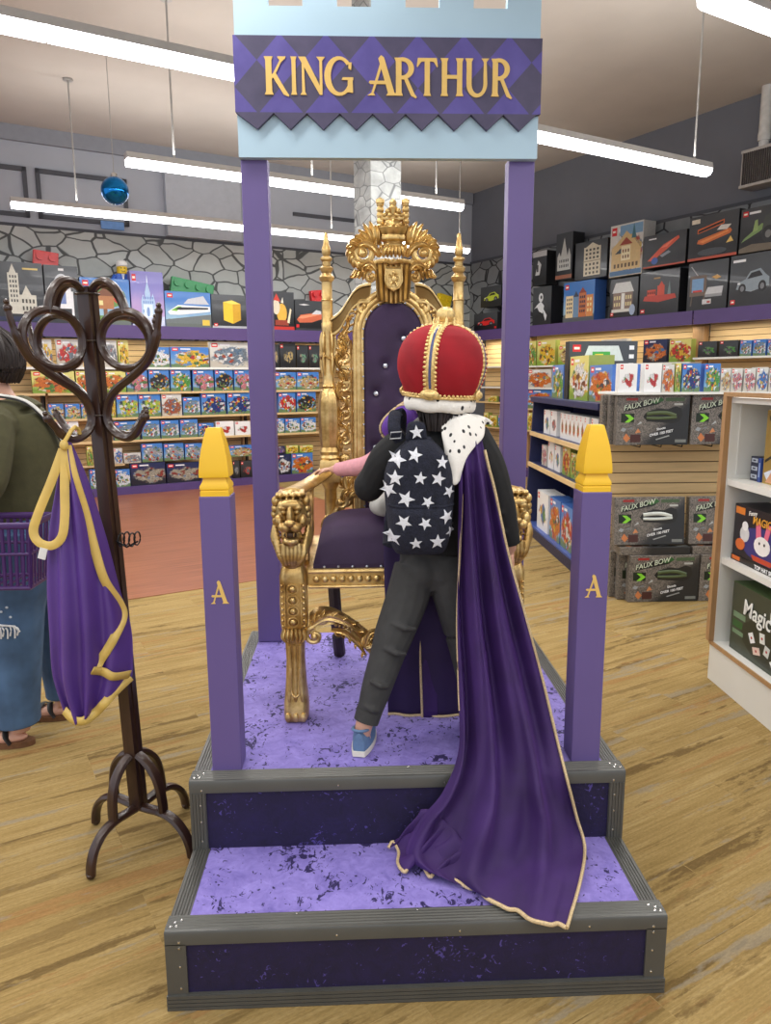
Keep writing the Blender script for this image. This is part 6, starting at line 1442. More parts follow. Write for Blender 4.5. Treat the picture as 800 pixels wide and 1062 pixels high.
mb = MB().grid(rows); back = [[(x, .514, z) for x, y, z in r] for r in rows]; mb.grid([r[::-1] for r in back])
for r, b_ in ((rows, back),):
    mb.grid([rows[0][::-1], back[0][::-1]]); mb.grid([rows[-1], back[-1]]); mb.grid([[q[0] for q in back], [q[0] for q in rows]][::-1]); mb.grid([[q[-1] for q in rows], [q[-1] for q in back]][::-1])
fix_normals(mb.build('bag', NAVYP, B, smooth=60))
for k, (x, z) in enumerate([(-0.032, 1.249), (0.036, 1.249), (0.086, 1.247), (-0.003, 1.192), (0.057, 1.183), (-0.01, 1.129), (0.049, 1.126), (0.11, 1.142), (-0.040, 1.077), (0.024, 1.068), (0.084, 1.072), (0.098, 1.291), (0.022, 1.312), (-0.026, 1.300), (0.118, 1.21), (-0.05, 1.214), (0.126, 1.095)]):
    vs, fs = star(x, z, (.0235, .0195, .022, .0255, .019)[k % 5], .3 + k * 1.13, lambda a, b: bp_y(a, b) - .0035); mb = MB(); mb.add(vs, fs); fix_normals(mb.build('star', STARW, B, smooth=180))
mb = MB(); mb.tube(cr([(BPX - bp_half(1.18) * .9, bp_y(BPX - bp_half(1.18) * .9, 1.18), 1.17), (BPX - .06, bp_y(BPX - .06, 1.17), 1.168), (BPX, bp_y(BPX, 1.168) , 1.168), (BPX + .06, bp_y(BPX + .06, 1.17), 1.168), (BPX + bp_half(1.18) * .9, bp_y(BPX + bp_half(1.18) * .9, 1.18), 1.17)], 6), .0045, 8); mb.build('pocket_seam', NAVYP, B)
hd = MB().rings([[(.030 + a * w_, y, z) for a in (-1, 1)] + [(.030 + a * w_, y + .016, z) for a in (1, -1)] for w_, y, z in ((.036, .480, 1.338), (.032, .470, 1.362), (.030, .470, 1.384), (.024, .482, 1.402))]).build('top_flap', NAVYP, B, smooth=60, mods=[('SUBSURF', dict(levels=2, render_levels=2))])
vs, fs = star(.030, 1.371, .021, .4, lambda a, b: .4655); mb = MB(); mb.add(vs, fs); fix_normals(mb.build('star', STARW, hd, smooth=180))
for P in ([(-.012, .508, 1.345), (-.030, .500, 1.375), (-.025, .55, 1.416), (-.005, .62, 1.408), (-.008, .694, 1.30), (-.022, .694, 1.18), (-.040, .62, 1.06), (-.048, .512, 1.04)],):
    MB().tube(cr(P, 6), (.018, .006), 10, up=(0, 1, .3)).build('shoulder_strap', NAVYP, B)
mb = MB()
for x0, z0 in ((-.026, 1.352),):
    mb.tube([(x0 - .017, .484, z0 + .0), (x0 + .013, .482, z0 + .002), (x0 + .015, .480, z0 + .020), (x0 - .015, .482, z0 + .018)], .0022, 6, closed=True)
mb.build('strap_buckle', ink((170, 172, 176), .3), B)
# ---- the long velvet cape over the right shoulder, trailing down both steps
CP = worn('cape', 'long purple velvet cape with ermine collar trailing down both steps', (.3, .2, H1), K)
ctrl = [
 [(.138, .505, 1.352), (.157, .50, 1.372), (.19, .51, 1.376), (.215, .53, 1.352)],
 [(.150, .470, 1.27), (.162, .46, 1.28), (.20, .465, 1.28), (.232, .505, 1.268)],
 [(.152, .462, 1.198), (.166, .450, 1.212), (.208, .455, 1.212), (.250, .500, 1.200)],
 [(.146, .455, 1.032), (.173, .430, 1.041), (.228, .435, 1.040), (.288, .480, 1.024)],
 [(.138, .440, .839), (.183, .400, .855), (.251, .400, .854), (.334, .45, .850)],
 [(.139, .400, .654), (.198, .355, .672), (.283, .360, .668), (.386, .42, .655)],
 [(.134, .330, .498), (.199, .295, .512), (.310, .305, .504), (.418, .360, .499)],
 [(.085, .272, .400), (.185, .245, .425), (.314, .250, .416), (.430, .290, .418)],
 [(.020, .262, .315), (.150, .205, .345), (.320, .205, .335), (.458, .275, .310)],
 [(-.020, .225, .245), (.120, .170, .262), (.305, .145, .262), (.474, .240, .240)],
 [(.030, .175, .228), (.115, .120, .236), (.280, .060, .240), (.428, .120, .228)],
 [(.094, .158, .222), (.170, .075, .224), (.262, -.008, .226), (.352, -.030, .214)]]
NR, NC = 8, 16
cols = [cr([row[c] for row in ctrl], NR) for c in range(4)]; n_ = len(cols[0]); rows = []
for i in range(n_):
    line = cr([cols[c][i] for c in range(4)], NC); s = i / (n_ - 1); row = []
    m_ = len(line)
    amp = .006 + .030 * min(1, max(0, (s - .03) / .30)) ; lo = max(0, (s - .68) / .32)
    for k, p in enumerate(line):
        t_ = k / (m_ - 1); q = math.sin(2 * PI * (3.1 * t_ + .10 * math.sin(5 * s))) + .45 * math.sin(2 * PI * (6.3 * t_ + .9 * s)) + .25 * math.sin(2 * PI * (1.3 * t_ + 2.2 * s))
        q *= min(1, 5 * t_ + .25) * min(1, 5 * (1 - t_) + .25)
        x, y, z = p
        y -= amp * q * (1 - .75 * lo); x += .006 * math.cos(2 * PI * 3.1 * t_) * (1 - lo)
        if lo > 0: z += max(0, .016 * q * math.sin(PI * min(1, lo * 1.05)) + .004 * q)
        if lo > .25: z = max(z, .2222 if y > .004 else .206)
        if z < H2 + .012 and y > YT - .012 - .03 and z > .25: y = min(y, YT - .014)
        row.append((x, y, z))
    rows.append(row)
mb = MB().grid(rows); cape = mb.build('cape_cloth', VELV, CP, smooth=180, mods=[('SOLIDIFY', dict(thickness=.003, offset=0))])
def cord(path, r=.0045, parent=CP, name='cord_trim'): return MB().tube(path, r, 8).build(name, ROPE, parent)
cord([(p[0] + .002, p[1] - .004, p[2] + .001) for p in [r[-1] for r in rows][4:]]); cord([(p[0], p[1] - .004, p[2]) for p in [r[0] for r in rows][16:44]], .003)
cord([(p[0], p[1] - .003, p[2] + .002) for p in rows[-1]], .0052)
# ruffled tail of the cape, lower left
hem = [(-.062, .280, .226), (-.048, .292, .236), (-.034, .261, .226), (-.039, .211, .226), (-.021, .175, .226), (-.002, .218, .236), (.025, .200, .228), (.042, .152, .226), (.061, .171, .232), (.085, .165, .224)]
top = [(.030, .285, .338), (.045, .275, .345), (.06, .262, .345), (.07, .250, .340), (.085, .240, .335), (.10, .230, .325), (.115, .220, .315), (.13, .205, .300), (.145, .195, .290), (.15, .185, .27)]
rows2 = []
hemD, topD = cr(hem, 5), cr(top, 5)
for j in range(13):
    f = j / 12; row = []
    for a, b in zip(topD, hemD):
        bul = .030 * math.sin(PI * f) ; row.append((a[0] + (b[0] - a[0]) * f, a[1] + (b[1] - a[1]) * f - .006 * math.sin(PI * f), a[2] + (b[2] - a[2]) * f ** .8 + bul * (.5 + .5 * math.sin(len(row) * .62 + 4 * f)) - .02 * math.sin(PI * f)))
    rows2.append([(x, min(y, YT - .012), max(z, .2225)) for x, y, z in row])
tail = MB().grid(rows2).build('cape_tail', VELV, CP, smooth=180, mods=[('SOLIDIFY', dict(thickness=.003, offset=0))])
cord(hemD, .005, CP)
# ermine collar with a pointed end beside the backpack
ec = [[(.085, .565, 1.415), (.120, .530, 1.412), (.172, .535, 1.420), (.235, .560, 1.392)], [(.100, .520, 1.392), (.117, .497, 1.365), (.158, .485, 1.378), (.226, .520, 1.352)], [(.112, .49, 1.34), (.122, .470, 1.325), (.150, .462, 1.335), (.190, .480, 1.322)], [(.118, .478, 1.288), (.126, .458, 1.290), (.144, .450, 1.292), (.164, .458, 1.290)], [(.126, .466, 1.232), (.131, .452, 1.226), (.138, .450, 1.224), (.146, .456, 1.234)]]
cc = [cr([r[c] for r in ec], 5) for c in range(4)]; MB().grid([cr([cc[c][i] for c in range(4)], 5) for i in range(len(cc[0]))]).build('ermine_collar', m_ermine('ermine_collar_fur', scale=48, thr=.20), CP, smooth=180, mods=[('SOLIDIFY', dict(thickness=.012, offset=0)), ('SUBSURF', dict(levels=1, render_levels=1))])
MB().tube(cr([(.235, .560, 1.392), (.21, .62, 1.405), (.15, .67, 1.385), (.10, .66, 1.38), (.06, .61, 1.39), (.085, .565, 1.415)], 5), (.030, .008), 10, up=(0, .3, 1)).build('ermine_collar', ERM, CP)

# ---- a small child seated on the throne, nearly hidden behind
K2 = thing('person', 'small child on the throne in purple crown, pink sleeved arm on the armrest', 'person', (.04, .92, 1.05))
mb = MB()
limb(mb, [(.03, .95, 1.125), (.025, .935, 1.17), (.015, .90, 1.24), (.008, .885, 1.285), (.030, .88, 1.30)], [.062, .066, .062, .050, .026]); 
for e, x1 in ((-1, -.02), (1, .085)): limb(mb, [(.03 + e * .035, .95, 1.110), (x1 + e * .01, .87, 1.112), (x1 + e * .02, .79, 1.106), (x1 + e * .045, .84, 1.098), (x1 + e * .05, .93, 1.092)], [.038, .034, .029, .025, .020])
limb(mb, [(-.035, .90, 1.275), (-.095, .95, 1.225), (-.16, 1.02, 1.205), (-.225, 1.075, 1.196)], [.028, .024, .021, .015]); hand(mb, (-.228, 1.078, 1.196), (-.85, .42, -.12), (0, 0, -1), .72, .55, 1)
limb(mb, [(.05, .89, 1.275), (.10, .86, 1.21), (.075, .79, 1.17)], [.028, .024, .016]); hand(mb, (.072, .786, 1.168), (-.5, -.8, -.1), (0, 0, -1), .72, .5, -1)
hM = headm(mb, (.040, .885, 1.335), 1, (-.1, -1, 0), .70)
melt(mb, 'body', SKIN, K2, .0042, 3); eyes(K2, (.040, .885, 1.335), hM[1], hM[2], hM[3], .70)
mb = MB(); limb(mb, [(.03, .95, 1.12), (.025, .935, 1.18), (.012, .90, 1.25), (.008, .885, 1.29)], [.072, .075, .070, .052])
limb(mb, [(-.025, .895, 1.28), (-.095, .95, 1.228), (-.16, 1.02, 1.207), (-.208, 1.063, 1.198)], [.038, .034, .030, .024]); limb(mb, [(.04, .89, 1.28), (.10, .86, 1.215), (.082, .80, 1.177)], [.038, .034, .026])
melt(mb, 'pink_jumper', PINKF, K2, .0045, 3)
mb = MB(); limb(mb, [(.03, .955, 1.14), (.03, .94, 1.11)], [.07, .062])
for e, x1 in ((-1, -.02), (1, .085)): limb(mb, [(.03 + e * .035, .95, 1.112), (x1 + e * .01, .87, 1.114), (x1 + e * .02, .79, 1.108), (x1 + e * .045, .84, 1.100), (x1 + e * .05, .92, 1.094)], [.044, .040, .035, .031, .026])
melt(mb, 'leggings', mat('light_grey_leggings', (176, 176, 172), .85), K2, .005, 3)
for e, x1 in ((-1, -.02), (1, .085)): MB().ball((x1 + e * .05, .965, 1.085), (.024, .046, .022), 12).build('shoe', CANV, K2)
mb = MB().ball((.040, .893, 1.350), (.058, .062, .056), 16)
for k in range(30): a = math.radians(10 + 160 * k / 29); mb.tube(cr([(.040 + .05 * math.cos(a), .89 + .052 * math.sin(a), 1.37), (.040 + .060 * math.cos(a), .89 + .060 * math.sin(a), 1.31), (.040 + .056 * math.cos(a), .89 + .056 * math.sin(a), 1.25)], 4), [.009] * 8 + [.003], 6)
mb.build('hair', HAIR, K2)
C2 = worn('crown', 'small puffed purple velvet crown with gold cords', (.005, .885, 1.40), K2)
tl2 = Matrix.Translation((.048, .885, 1.352)) @ Matrix.Rotation(-.62, 4, 'Y') @ Matrix.Translation((-.004, -.885, -1.40))
prof = [(.064, 1.405), (.078, 1.412), (.088, 1.43), (.088, 1.45), (.076, 1.47), (.052, 1.482), (.02, 1.487), (.004, 1.488)]
MB().rings([[(.004 + r * (1 - .06 * abs(math.cos(3 * a)) ** 12) * math.cos(a), .885 + r * (1 - .06 * abs(math.cos(3 * a)) ** 12) * math.sin(a), z) for a in [2 * PI * k / 60 for k in range(60)]] for r, z in prof]).xf(tl2).build('velvet_cap', mat('violet_velvet', (84, 44, 140), .7, var=.2, scale=10, sheen=.5), C2, smooth=180)
for q in range(6):
    a = 2 * PI * q / 6; MB().tube([(.004 + (r + .002) * math.cos(a), .885 + (r + .002) * math.sin(a), z) for r, z in cr(prof, 3)], .0042, 8).xf(tl2).build('gold_cord', ROPE, C2)
MB().rings([[(.004 + (.062 + .010 * math.cos(b)) * math.cos(a), .885 + (.062 + .010 * math.cos(b)) * math.sin(a), 1.398 + .014 * math.sin(b)) for b in [2 * PI * k / 10 for k in range(10)]] for a in [2 * PI * k / 40 for k in range(40)]], close=True).xf(tl2).build('ermine_rim', ERM, C2, smooth=180)
C3 = worn('cape', 'purple cape hanging before the throne seat down to the platform', (.07, .68, H2), K2)
def drape(ctrl, name, m, parent, amp, nf, NR=7, NC=10):
    cols = [cr([row[c] for row in ctrl], NR) for c in range(len(ctrl[0]))]; rows = []
    for i in range(len(cols[0])):
        s = i / (len(cols[0]) - 1); line = cr([c[i] for c in cols], NC); rows.append([(x, y - amp * (.3 + .7 * s) * math.sin(2 * PI * nf * k / (len(line) - 1) + 1.3 * s), z) for k, (x, y, z) in enumerate(line)])
    return MB().grid(rows).build(name, m, parent, smooth=180, mods=[('SOLIDIFY', dict(thickness=.003, offset=0))]), rows
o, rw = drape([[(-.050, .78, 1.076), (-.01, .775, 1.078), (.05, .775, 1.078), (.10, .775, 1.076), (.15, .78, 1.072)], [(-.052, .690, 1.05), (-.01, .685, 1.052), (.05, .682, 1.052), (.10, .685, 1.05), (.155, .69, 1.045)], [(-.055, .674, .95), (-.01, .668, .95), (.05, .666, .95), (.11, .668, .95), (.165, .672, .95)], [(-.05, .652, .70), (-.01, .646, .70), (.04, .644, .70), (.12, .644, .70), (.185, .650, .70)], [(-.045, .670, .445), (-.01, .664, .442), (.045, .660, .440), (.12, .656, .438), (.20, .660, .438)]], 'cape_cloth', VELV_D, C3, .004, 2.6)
cord([(p[0], p[1] - .003, p[2]) for p in rw[-1]], .0045, C3)
o, rw = drape([[(.066, .668, .84), (.085, .664, .84), (.105, .666, .84)], [(.058, .652, .70), (.085, .648, .70), (.110, .650, .70)], [(.066, .655, .436), (.088, .650, .434), (.115, .652, .436)]], 'cape_edge', VELV, C3, .002, 1.0)
cord([(p[0] - .001, p[1] - .003, p[2]) for p in [r[0] for r in rw]], .004, C3)

# ---- woman at the left edge, walking out to the left with a shopping basket
WM = thing('person', 'woman in olive top and blue jeans at the left edge, seen from behind, with basket', 'person', (-1.55, 1.5, 0))
mb = MB()
limb(mb, [(-1.56, 1.52, .90), (-1.55, 1.52, 1.05), (-1.555, 1.52, 1.22), (-1.55, 1.52, 1.36), (-1.575, 1.52, 1.43), (-1.60, 1.52, 1.50), (-1.60, 1.52, 1.56)], [.15, .15, .145, .10, .060, .052, .05], 18)
limb(mb, [(-1.56, 1.43, .90), (-1.60, 1.41, .70), (-1.59, 1.40, .50), (-1.575, 1.40, .30), (-1.575, 1.40, .10), (-1.575, 1.40, .06)], [.12, .10, .075, .065, .042, .040]); mb.ball((-1.655, 1.39, .036), (.115, .040, .028), 14)
limb(mb, [(-1.55, 1.61, .90), (-1.54, 1.62, .70), (-1.52, 1.64, .50), (-1.50, 1.65, .30), (-1.49, 1.65, .10), (-1.49, 1.65, .06)], [.12, .10, .075, .065, .042, .040]); mb.ball((-1.57, 1.64, .036), (.115, .040, .028), 14)
limb(mb, [(-1.56, 1.33, 1.34), (-1.545, 1.255, 1.23), (-1.54, 1.185, 1.12), (-1.62, 1.110, 1.098), (-1.74, 1.10, 1.108)], [.060, .056, .046, .042, .030]); hand(mb, (-1.745, 1.10, 1.109), (-1, -.02, .1), (0, .2, -1), 1.05, .7, -1)
limb(mb, [(-1.56, 1.70, 1.34), (-1.60, 1.75, 1.22), (-1.63, 1.76, 1.09), (-1.74, 1.735, 1.08), (-1.83, 1.70, 1.10)], [.060, .060, .048, .042, .030]); hand(mb, (-1.835, 1.70, 1.102), (-1, -.1, .1), (0, 0, -1), 1.05, .6, 1)
hM = headm(mb, (-1.615, 1.52, 1.60), 1, (-1, .12, 0), 1.12)
melt(mb, 'body', SKIN, WM, .006, 3); eyes(WM, (-1.615, 1.52, 1.60), hM[1], hM[2], hM[3], 1.12)
OLIVE = mat('olive_knit_top', (74, 72, 46), .9, var=.12, scale=30, bump=.08, bscale=160)
JEAN = mat('washed_blue_denim', (70, 98, 132), .85, var=.34, scale=6, bump=.08, bscale=200)
mb = MB(); limb(mb, [(-1.565, 1.52, .955), (-1.555, 1.52, 1.02), (-1.55, 1.52, 1.15), (-1.545, 1.52, 1.28), (-1.55, 1.52, 1.36), (-1.578, 1.52, 1.425)], [.195, .192, .185, .175, .150, .085], 20)
mb.ball((-1.555, 1.37, 1.345), (.10, .10, .085), 14); mb.ball((-1.555, 1.67, 1.345), (.10, .10, .085), 14); mb.ball((-1.55, 1.44, 1.375), (.09, .10, .07), 14); mb.ball((-1.55, 1.60, 1.375), (.09, .10, .07), 14); mb.ball((-1.63, 1.52, 1.19), (.15, .17, .12), 14)
limb(mb, [(-1.555, 1.345, 1.355), (-1.530, 1.265, 1.24), (-1.53, 1.185, 1.125), (-1.61, 1.112, 1.10), (-1.68, 1.10, 1.104)], [.092, .086, .074, .064, .052]); limb(mb, [(-1.56, 1.70, 1.36), (-1.60, 1.75, 1.22), (-1.63, 1.76, 1.09), (-1.74, 1.735, 1.08)], [.092, .085, .075, .056])
for z, a in ((1.02, .0), (1.07, .012), (.985, -.01)): mb.tube([(-1.44, 1.38, z + .02), (-1.372 + a * .3, 1.50, z), (-1.385, 1.60, z - .012)], [.004, .009, .004], 8)
melt(mb, 'olive_top', OLIVE, WM, .007, 4)
mb = MB(); limb(mb, [(-1.56, 1.52, .985), (-1.555, 1.52, .92), (-1.55, 1.52, .86)], [.185, .205, .20], 20); mb.ball((-1.46, 1.47, .88), (.13, .12, .13), 14); mb.ball((-1.46, 1.58, .88), (.13, .12, .13), 14)
limb(mb, [(-1.55, 1.43, .90), (-1.545, 1.41, .76), (-1.565, 1.40, .62), (-1.57, 1.40, .45), (-1.58, 1.40, .30), (-1.585, 1.40, .16), (-1.585, 1.40, .095)], [.165, .155, .135, .115, .105, .095, .092]); limb(mb, [(-1.53, 1.61, .90), (-1.515, 1.62, .76), (-1.505, 1.64, .60), (-1.50, 1.65, .42), (-1.495, 1.65, .28), (-1.49, 1.65, .15), (-1.49, 1.65, .10)], [.15, .135, .115, .098, .085, .076, .074])
jn = melt(mb, 'jeans', JEAN, WM, .007, 4)
mb = MB()
for k in range(9): x = -1.60 + .013 * k; mb.tube(cr([(x, 1.272 + .0025 * abs(k - 4), .565 - .006 * (k % 3)), (x + .008, 1.268 + .0025 * abs(k - 4), .545), (x + .004 * (k % 2), 1.272 + .0025 * abs(k - 4), .520 - .01 * (k % 2))], 3), .0035, 5)
mb.tube([(-1.62, 1.275, .568), (-1.57, 1.262, .572), (-1.50, 1.275, .560), (-1.485, 1.282, .535)], .004, 6); mb.build('frayed_rip', ink((222, 224, 226), .8), jn)
for xx, y_, zz in ((-1.52, 1.268, .64), (-1.54, 1.262, .625), (-1.51, 1.27, .60)): MB().ball((xx, y_, zz), (.006, .004, .005), 8).build('frayed_rip', ink((190, 200, 210), .8), jn)
SAND = mat('black_sandal_strap', (26, 24, 24), .5); CORK = mat('cork_sole', (112, 76, 48), .8, var=.2, scale=60)
for fx, fy in ((-1.645, 1.39), (-1.56, 1.64)):
    s_ = MB().prism([(fx + a * (1 if a < 0 else .96), fy + b) for a, b in [(.135 * math.cos(q), (.046 + .004 * math.cos(q + .6)) * math.sin(q)) for q in [2 * PI * k / 24 for k in range(24)]]], 0, 1, 0, lambda x, y, z: (x, z, .001 + .022 * y)); s_ = fix_normals(s_.build('sandal_sole', CORK, WM, smooth=30))
    for a, h, tw in ((-.045, .062, .03), (.012, .066, -.035), (-.015, .066, .05)): MB().tube(cr([(fx + a - tw, fy - .046, .02), (fx + a - tw * .4, fy - .036, h * .75), (fx + a, fy, h + .008), (fx + a + tw * .4, fy + .036, h * .75), (fx + a + tw, fy + .046, .02)], 4), (.012, .0035), 8, up=(0, .05, 1)).build('sandal_strap', SAND, s_)
mb = MB().ball((-1.60, 1.52, 1.635), (.102, .094, .095), 18); mb.ball((-1.56, 1.52, 1.585), (.070, .084, .080), 16); mb.ball((-1.63, 1.52, 1.66), (.085, .085, .070), 14)
for k in range(150):
    a = math.radians(-115 + 230 * ((k * .618034) % 1)); f = rnd.random(); h0 = 1.735 - .10 * f; sp = .03 + .085 * f; w_ = rnd.uniform(-.16, .16)
    mb.tube(cr([(-1.605 + sp * math.cos(a), 1.52 + sp * .92 * math.sin(a), h0), (-1.60 + .112 * math.cos(a + w_ * .5), 1.52 + .102 * math.sin(a + w_ * .5), h0 - .07), (-1.592 + .105 * math.cos(a + w_), 1.52 + .098 * math.sin(a + w_), 1.565), (-1.60 + .088 * math.cos(a + w_), 1.52 + .088 * math.sin(a + w_), 1.505 + .035 * rnd.random())], 4), [.009] * 9 + [.007, .006, .004, .002], 5)
mb.build('hair', HAIR, WM)
BG = thing('shoulder_bag', 'bag on a black and white striped strap across the back of the woman in olive', 'bag', (-1.45, 1.72, .9))
strap = cr([(-1.665, 1.40, 1.38), (-1.60, 1.40, 1.452), (-1.53, 1.405, 1.460), (-1.435, 1.44, 1.425), (-1.358, 1.50, 1.30), (-1.334, 1.57, 1.16), (-1.36, 1.70, 1.02), (-1.42, 1.79, .98)], 6)
MB().tube(strap, (.017, .004), 8, up=(.9, -.1, .5)).build('strap', mat('black_webbing', (30, 30, 30), .8), BG)
for e in (-.009, .009): MB().tube([(x + .003, y + e, z + .003) for x, y, z in strap], (.0045, .004), 6, up=(.9, -.1, .5)).build('strap_stripe', ink((222, 222, 216), .8), BG)
MB().box(-1.47, -1.39, 1.79, 1.97, .80, 1.0).build('pouch', mat('black_webbing', (30, 30, 30), .8), BG, smooth=0, mods=[BEV(.02, 3)])
# basket
BK = thing('shopping_basket', 'purple plastic shopping basket hanging on the arm of the woman in olive', 'basket', (-1.57, 1.22, .80)); BASK = mat('purple_plastic', (66, 34, 96), .4, var=.08, scale=10)
bx0, bx1, by0, by1, bz0_, bz1_ = -1.72, -1.285, 1.00, 1.21, .79, 1.018
def bpt(u, v, f): s_ = .90 + .10 * f; return ((bx0 + bx1) / 2 + (u - .5) * (bx1 - bx0) * s_, (by0 + by1) / 2 + (v - .5) * (by1 - by0) * s_, bz0_ + (bz1_ - bz0_) * f)
def rim(f, r): return MB().tube([bpt(u, v, f) for u, v in ((0, 0), (1, 0), (1, 1), (0, 1))], r, 8, closed=True)
rim(1.0, (.009, .012)).build('rim', BASK, BK); mb = rim(.55, .006); mb.build('middle_band', BASK, BK); rim(0, .008).build('bottom_band', BASK, BK)
mb = MB()
for k in range(19):
    u = k / 18
    for v in (0, 1): mb.tube([bpt(u, v, 0), bpt(u, v, 1)], (.0065, .003), 6)
for k in range(9):
    v = k / 8
    for u in (0, 1): mb.tube([bpt(u, v, 0), bpt(u, v, 1)], (.003, .0065), 6)
mb.build('slat_wall', BASK, BK); mb = MB(); 
for k in range(10): mb.tube([bpt((k + .5) / 10, 0, .0), bpt((k + .5) / 10, 1, .0)], .005, 6)
mb.build('floor_grid', BASK, BK)
for x in (-1.705, -1.675): MB().tube(cr([(x, by0, 1.018), (x, by0 + .012, 1.11), (x, by0 + .055, 1.176), (x, (by0 + by1) / 2, 1.192), (x, by1 - .055, 1.176), (x, by1 - .012, 1.11), (x, by1, 1.018)], 5), .006, 8).build('handle', BASK, BK)
# ---------------------------------------------------------------- coat rack of bent dark wood
WOOD = mat('dark_bent_wood', (54, 34, 26), .34, var=.25, scale=14, stretch=(3, 3, .6), coat=.25)
RK = thing('coat_rack', 'dark bentwood coat rack with ring-shaped arms, left of the purple post', 'coat rack', (-.875, .685, 0))
tx, ty = -.918, .683; bx, by = -.874, .686
lean = lambda z: (bx + (tx - bx) * (z - .13) / 1.65, by + (ty - by) * (z - .13) / 1.65)
post = MB()
for a in (0, 90, 180, 270):
    q = math.radians(a + 16); post.tube([(lean(z)[0] + .013 * math.cos(q), lean(z)[1] + .013 * math.sin(q), z) for z in (.13, .5, 1.0, 1.4, 1.785)], (.0165, .0165), 4, phase=PI / 4 + q)
post.build('post', WOOD, RK, smooth=30)
for k in range(4):
    A = math.radians(61 + 90 * k); ca_, sa_ = math.cos(A), math.sin(A)
    pt = lambda r, z: (lean(z)[0] + r * ca_, lean(z)[1] + r * sa_, z)
    up = (-sa_, ca_, .001)
    MB().tube([pt(*p) for p in cr([(.018, 1.775), (.045, 1.795), (.080, 1.797), (.112, 1.778), (.135, 1.742), (.145, 1.705)], 5)], (.011, .014), 8, up=up).build('top_loop', WOOD, RK)
    MB().tube([pt(.135 + .100 * math.cos(q), 1.632 + .080 * math.sin(q)) for q in [2 * PI * j / 32 for j in range(32)]], (.0115, .014), 8, closed=True, up=up).build('ring', WOOD, RK)
    arm = MB().tube([pt(*p) for p in cr([(.268, 1.700), (.262, 1.670), (.246, 1.625), (.212, 1.572), (.150, 1.530), (.085, 1.495), (.045, 1.458), (.030, 1.415), (.040, 1.380), (.072, 1.356), (.108, 1.350), (.140, 1.364), (.165, 1.392), (.182, 1.412)], 5)], [(.008, .010)] * 8 + [(.012, .014)] * 50 + [(.010, .012)] * 8, 8, up=up)
    arm.ball(pt(.268, 1.706), .012, 10).ball(pt(.270, 1.722), .008, 8).ball(pt(.184, 1.414), .013, 10).ball(pt(.190, 1.428), .008, 8); arm.build('hook_arm', WOOD, RK)
    MB().tube([pt(*p) for p in cr([(.020, .315), (.050, .300), (.085, .262), (.102, .215), (.108, .165), (.108, .138)], 5)], (.0125, .0185), 8, up=up).build('base_loop', WOOD, RK)
    MB().tube([pt(*p) for p in cr([(.0, .128), (.05, .130), (.100, .132), (.150, .120), (.188, .088), (.208, .048), (.214, .012)], 5)], (.0125, .0185), 8, up=up).ball(pt(.214, .012), (.015, .015, .012), 10).build('leg', WOOD, RK)
for z in (1.632, 1.415, 1.766):
    x, y = lean(z); MB().tube([(x + .033 * math.cos(q), y + .033 * math.sin(q), z) for q in [2 * PI * j / 16 for j in range(16)]], .0028, 6, closed=True).build('bolt_ring', mat('dark_bolt', (90, 84, 80), .3, metal=.8), RK)
x, y = lean(1.03); mb = MB()
for k in range(4): mb.tube([(x + .035 + k * .016 + .002 * math.cos(q), y - .02 + .026 * math.cos(q), 1.035 + .020 * math.sin(q) + .004 * (k % 2)) for q in [2 * PI * j / 18 for j in range(18)]], .0026, 6, closed=True)
mb.tube([(x + .015, y - .01, 1.03), (x + .05, y - .02, 1.012), (x + .085, y - .02, 1.03)], .003, 6); mb.build('wire_loops', mat('black_wire', (24, 24, 26), .4, metal=.5), RK)
# ---- purple robe with gold ribbon hung on the near left hook
RB = thing('hanging_robe', 'purple satin robe with gold ribbon edging hanging from the coat rack', 'robe', (-.95, .60, .49))
SATIN = mat('purple_satin', (84, 54, 132), .42, var=.16, scale=5, sheen=.2); RIB = mat('gold_satin_ribbon', (216, 184, 98), .38, var=.10, scale=14)
ctrl = [
 [(-.972, .560, 1.345), (-.967, .556, 1.348), (-.963, .556, 1.348), (-.959, .558, 1.346), (-.955, .562, 1.343)],
 [(-1.000, .570, 1.24), (-.978, .550, 1.25), (-.958, .545, 1.25), (-.940, .552, 1.245), (-.922, .575, 1.235)],
 [(-1.040, .575, 1.08), (-1.00, .545, 1.09), (-.957, .540, 1.09), (-.915, .555, 1.085), (-.887, .590, 1.06)],
 [(-1.058, .575, .92), (-1.005, .535, .93), (-.952, .530, .93), (-.900, .555, .93), (-.862, .600, .90)],
 [(-1.062, .575, .77), (-1.01, .530, .77), (-.95, .525, .77), (-.895, .552, .77), (-.835, .600, .77)],
 [(-1.062, .575, .64), (-1.015, .530, .63), (-.955, .525, .63), (-.905, .545, .63), (-.838, .595, .635)],
 [(-1.035, .575, .515), (-.995, .540, .500), (-.965, .532, .515), (-.93, .540, .545), (-.845, .575, .60)]]
rb, rw = drape(ctrl, 'robe_cloth', SATIN, RB, .017, 3.7, 8, 12)
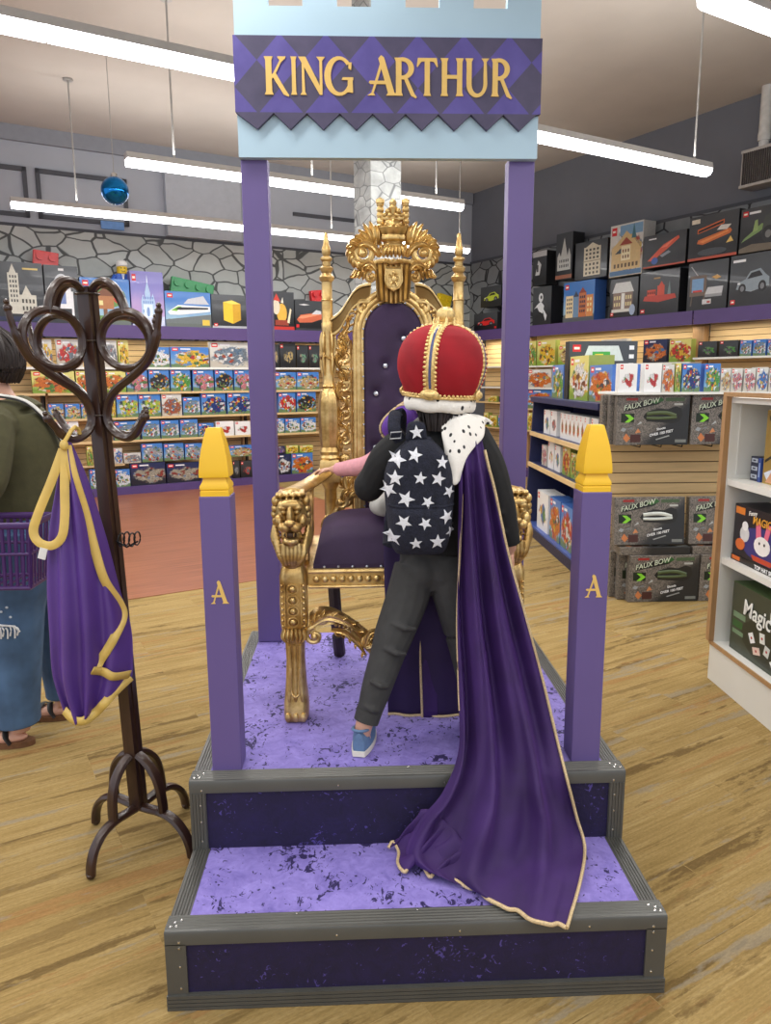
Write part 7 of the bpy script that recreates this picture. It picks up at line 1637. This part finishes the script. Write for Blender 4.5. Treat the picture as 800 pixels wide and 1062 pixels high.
def ribbon(path, w_, name, k=6):
    """flat ribbon lying on the robe: path of (x, y, z), width taken across the path in the plane of the cloth"""
    P = [Vector(p) for p in cr(path, k)]; L, R = [], []
    for i, p in enumerate(P):
        t_ = P[min(i + 1, len(P) - 1)] - P[max(i - 1, 0)]; t_.y = 0; t_.normalize(); n = Vector((-t_.z, 0, t_.x)); L.append(p + n * w_); R.append(p - n * w_)
    return MB().grid([L, P, R]).build(name, RIB, RB, smooth=180, mods=[('SOLIDIFY', dict(thickness=.003, offset=0))])
def onrobe(x, z):
    best = min((abs(p[0] - x) + abs(p[2] - z), p[1]) for r in rw for p in r); return best[1] - .007
def robe_path(pts): return [(x, onrobe(x, z), z) for x, z in pts]
ribbon(robe_path([(-.962, 1.335), (-.945, 1.25), (-.925, 1.14), (-.908, 1.04), (-.885, .94), (-.858, .855), (-.851, .812), (-.866, .765), (-.890, .725), (-.914, .690), (-.922, .668)]), .0135, 'edge_ribbon')
ribbon([(x, y - .006, z) for x, y, z in robe_path([(-.928, .672), (-.905, .658), (-.875, .642), (-.842, .628)])], .0135, 'edge_ribbon')
ribbon(robe_path([(-.842, .618), (-.875, .592), (-.905, .562), (-.935, .530), (-.965, .513), (-1.0, .513), (-1.034, .532)]), .0135, 'edge_ribbon')
lp = [(-.972, .548, 1.325), (-1.005, .535, 1.24), (-1.045, .525, 1.15), (-1.064, .522, 1.095), (-1.050, .520, 1.062), (-1.015, .520, 1.052), (-.985, .522, 1.078), (-.975, .530, 1.14), (-.972, .538, 1.22), (-.966, .548, 1.33)]
MB().tube(cr(lp, 6), (.0125, .0030), 8, up=(.25, -.95, .1)).build('neck_ribbon', RIB, RB)
MB().ball((-.964, .538, 1.338), (.013, .011, .016), 12).tube([(-.964, .540, 1.345), (-.950, .562, 1.378), (-.947, .585, 1.386), (-.945, .606, 1.378), (-.945, .622, 1.345)], .006, 8).build('ribbon_knot', RIB, RB)
MB().obox((-1.040, .514, 1.030), .011, .002, .016, Matrix.Rotation(.3, 4, 'Y')).build('care_label', ink((222, 222, 220)), RB, smooth=0)
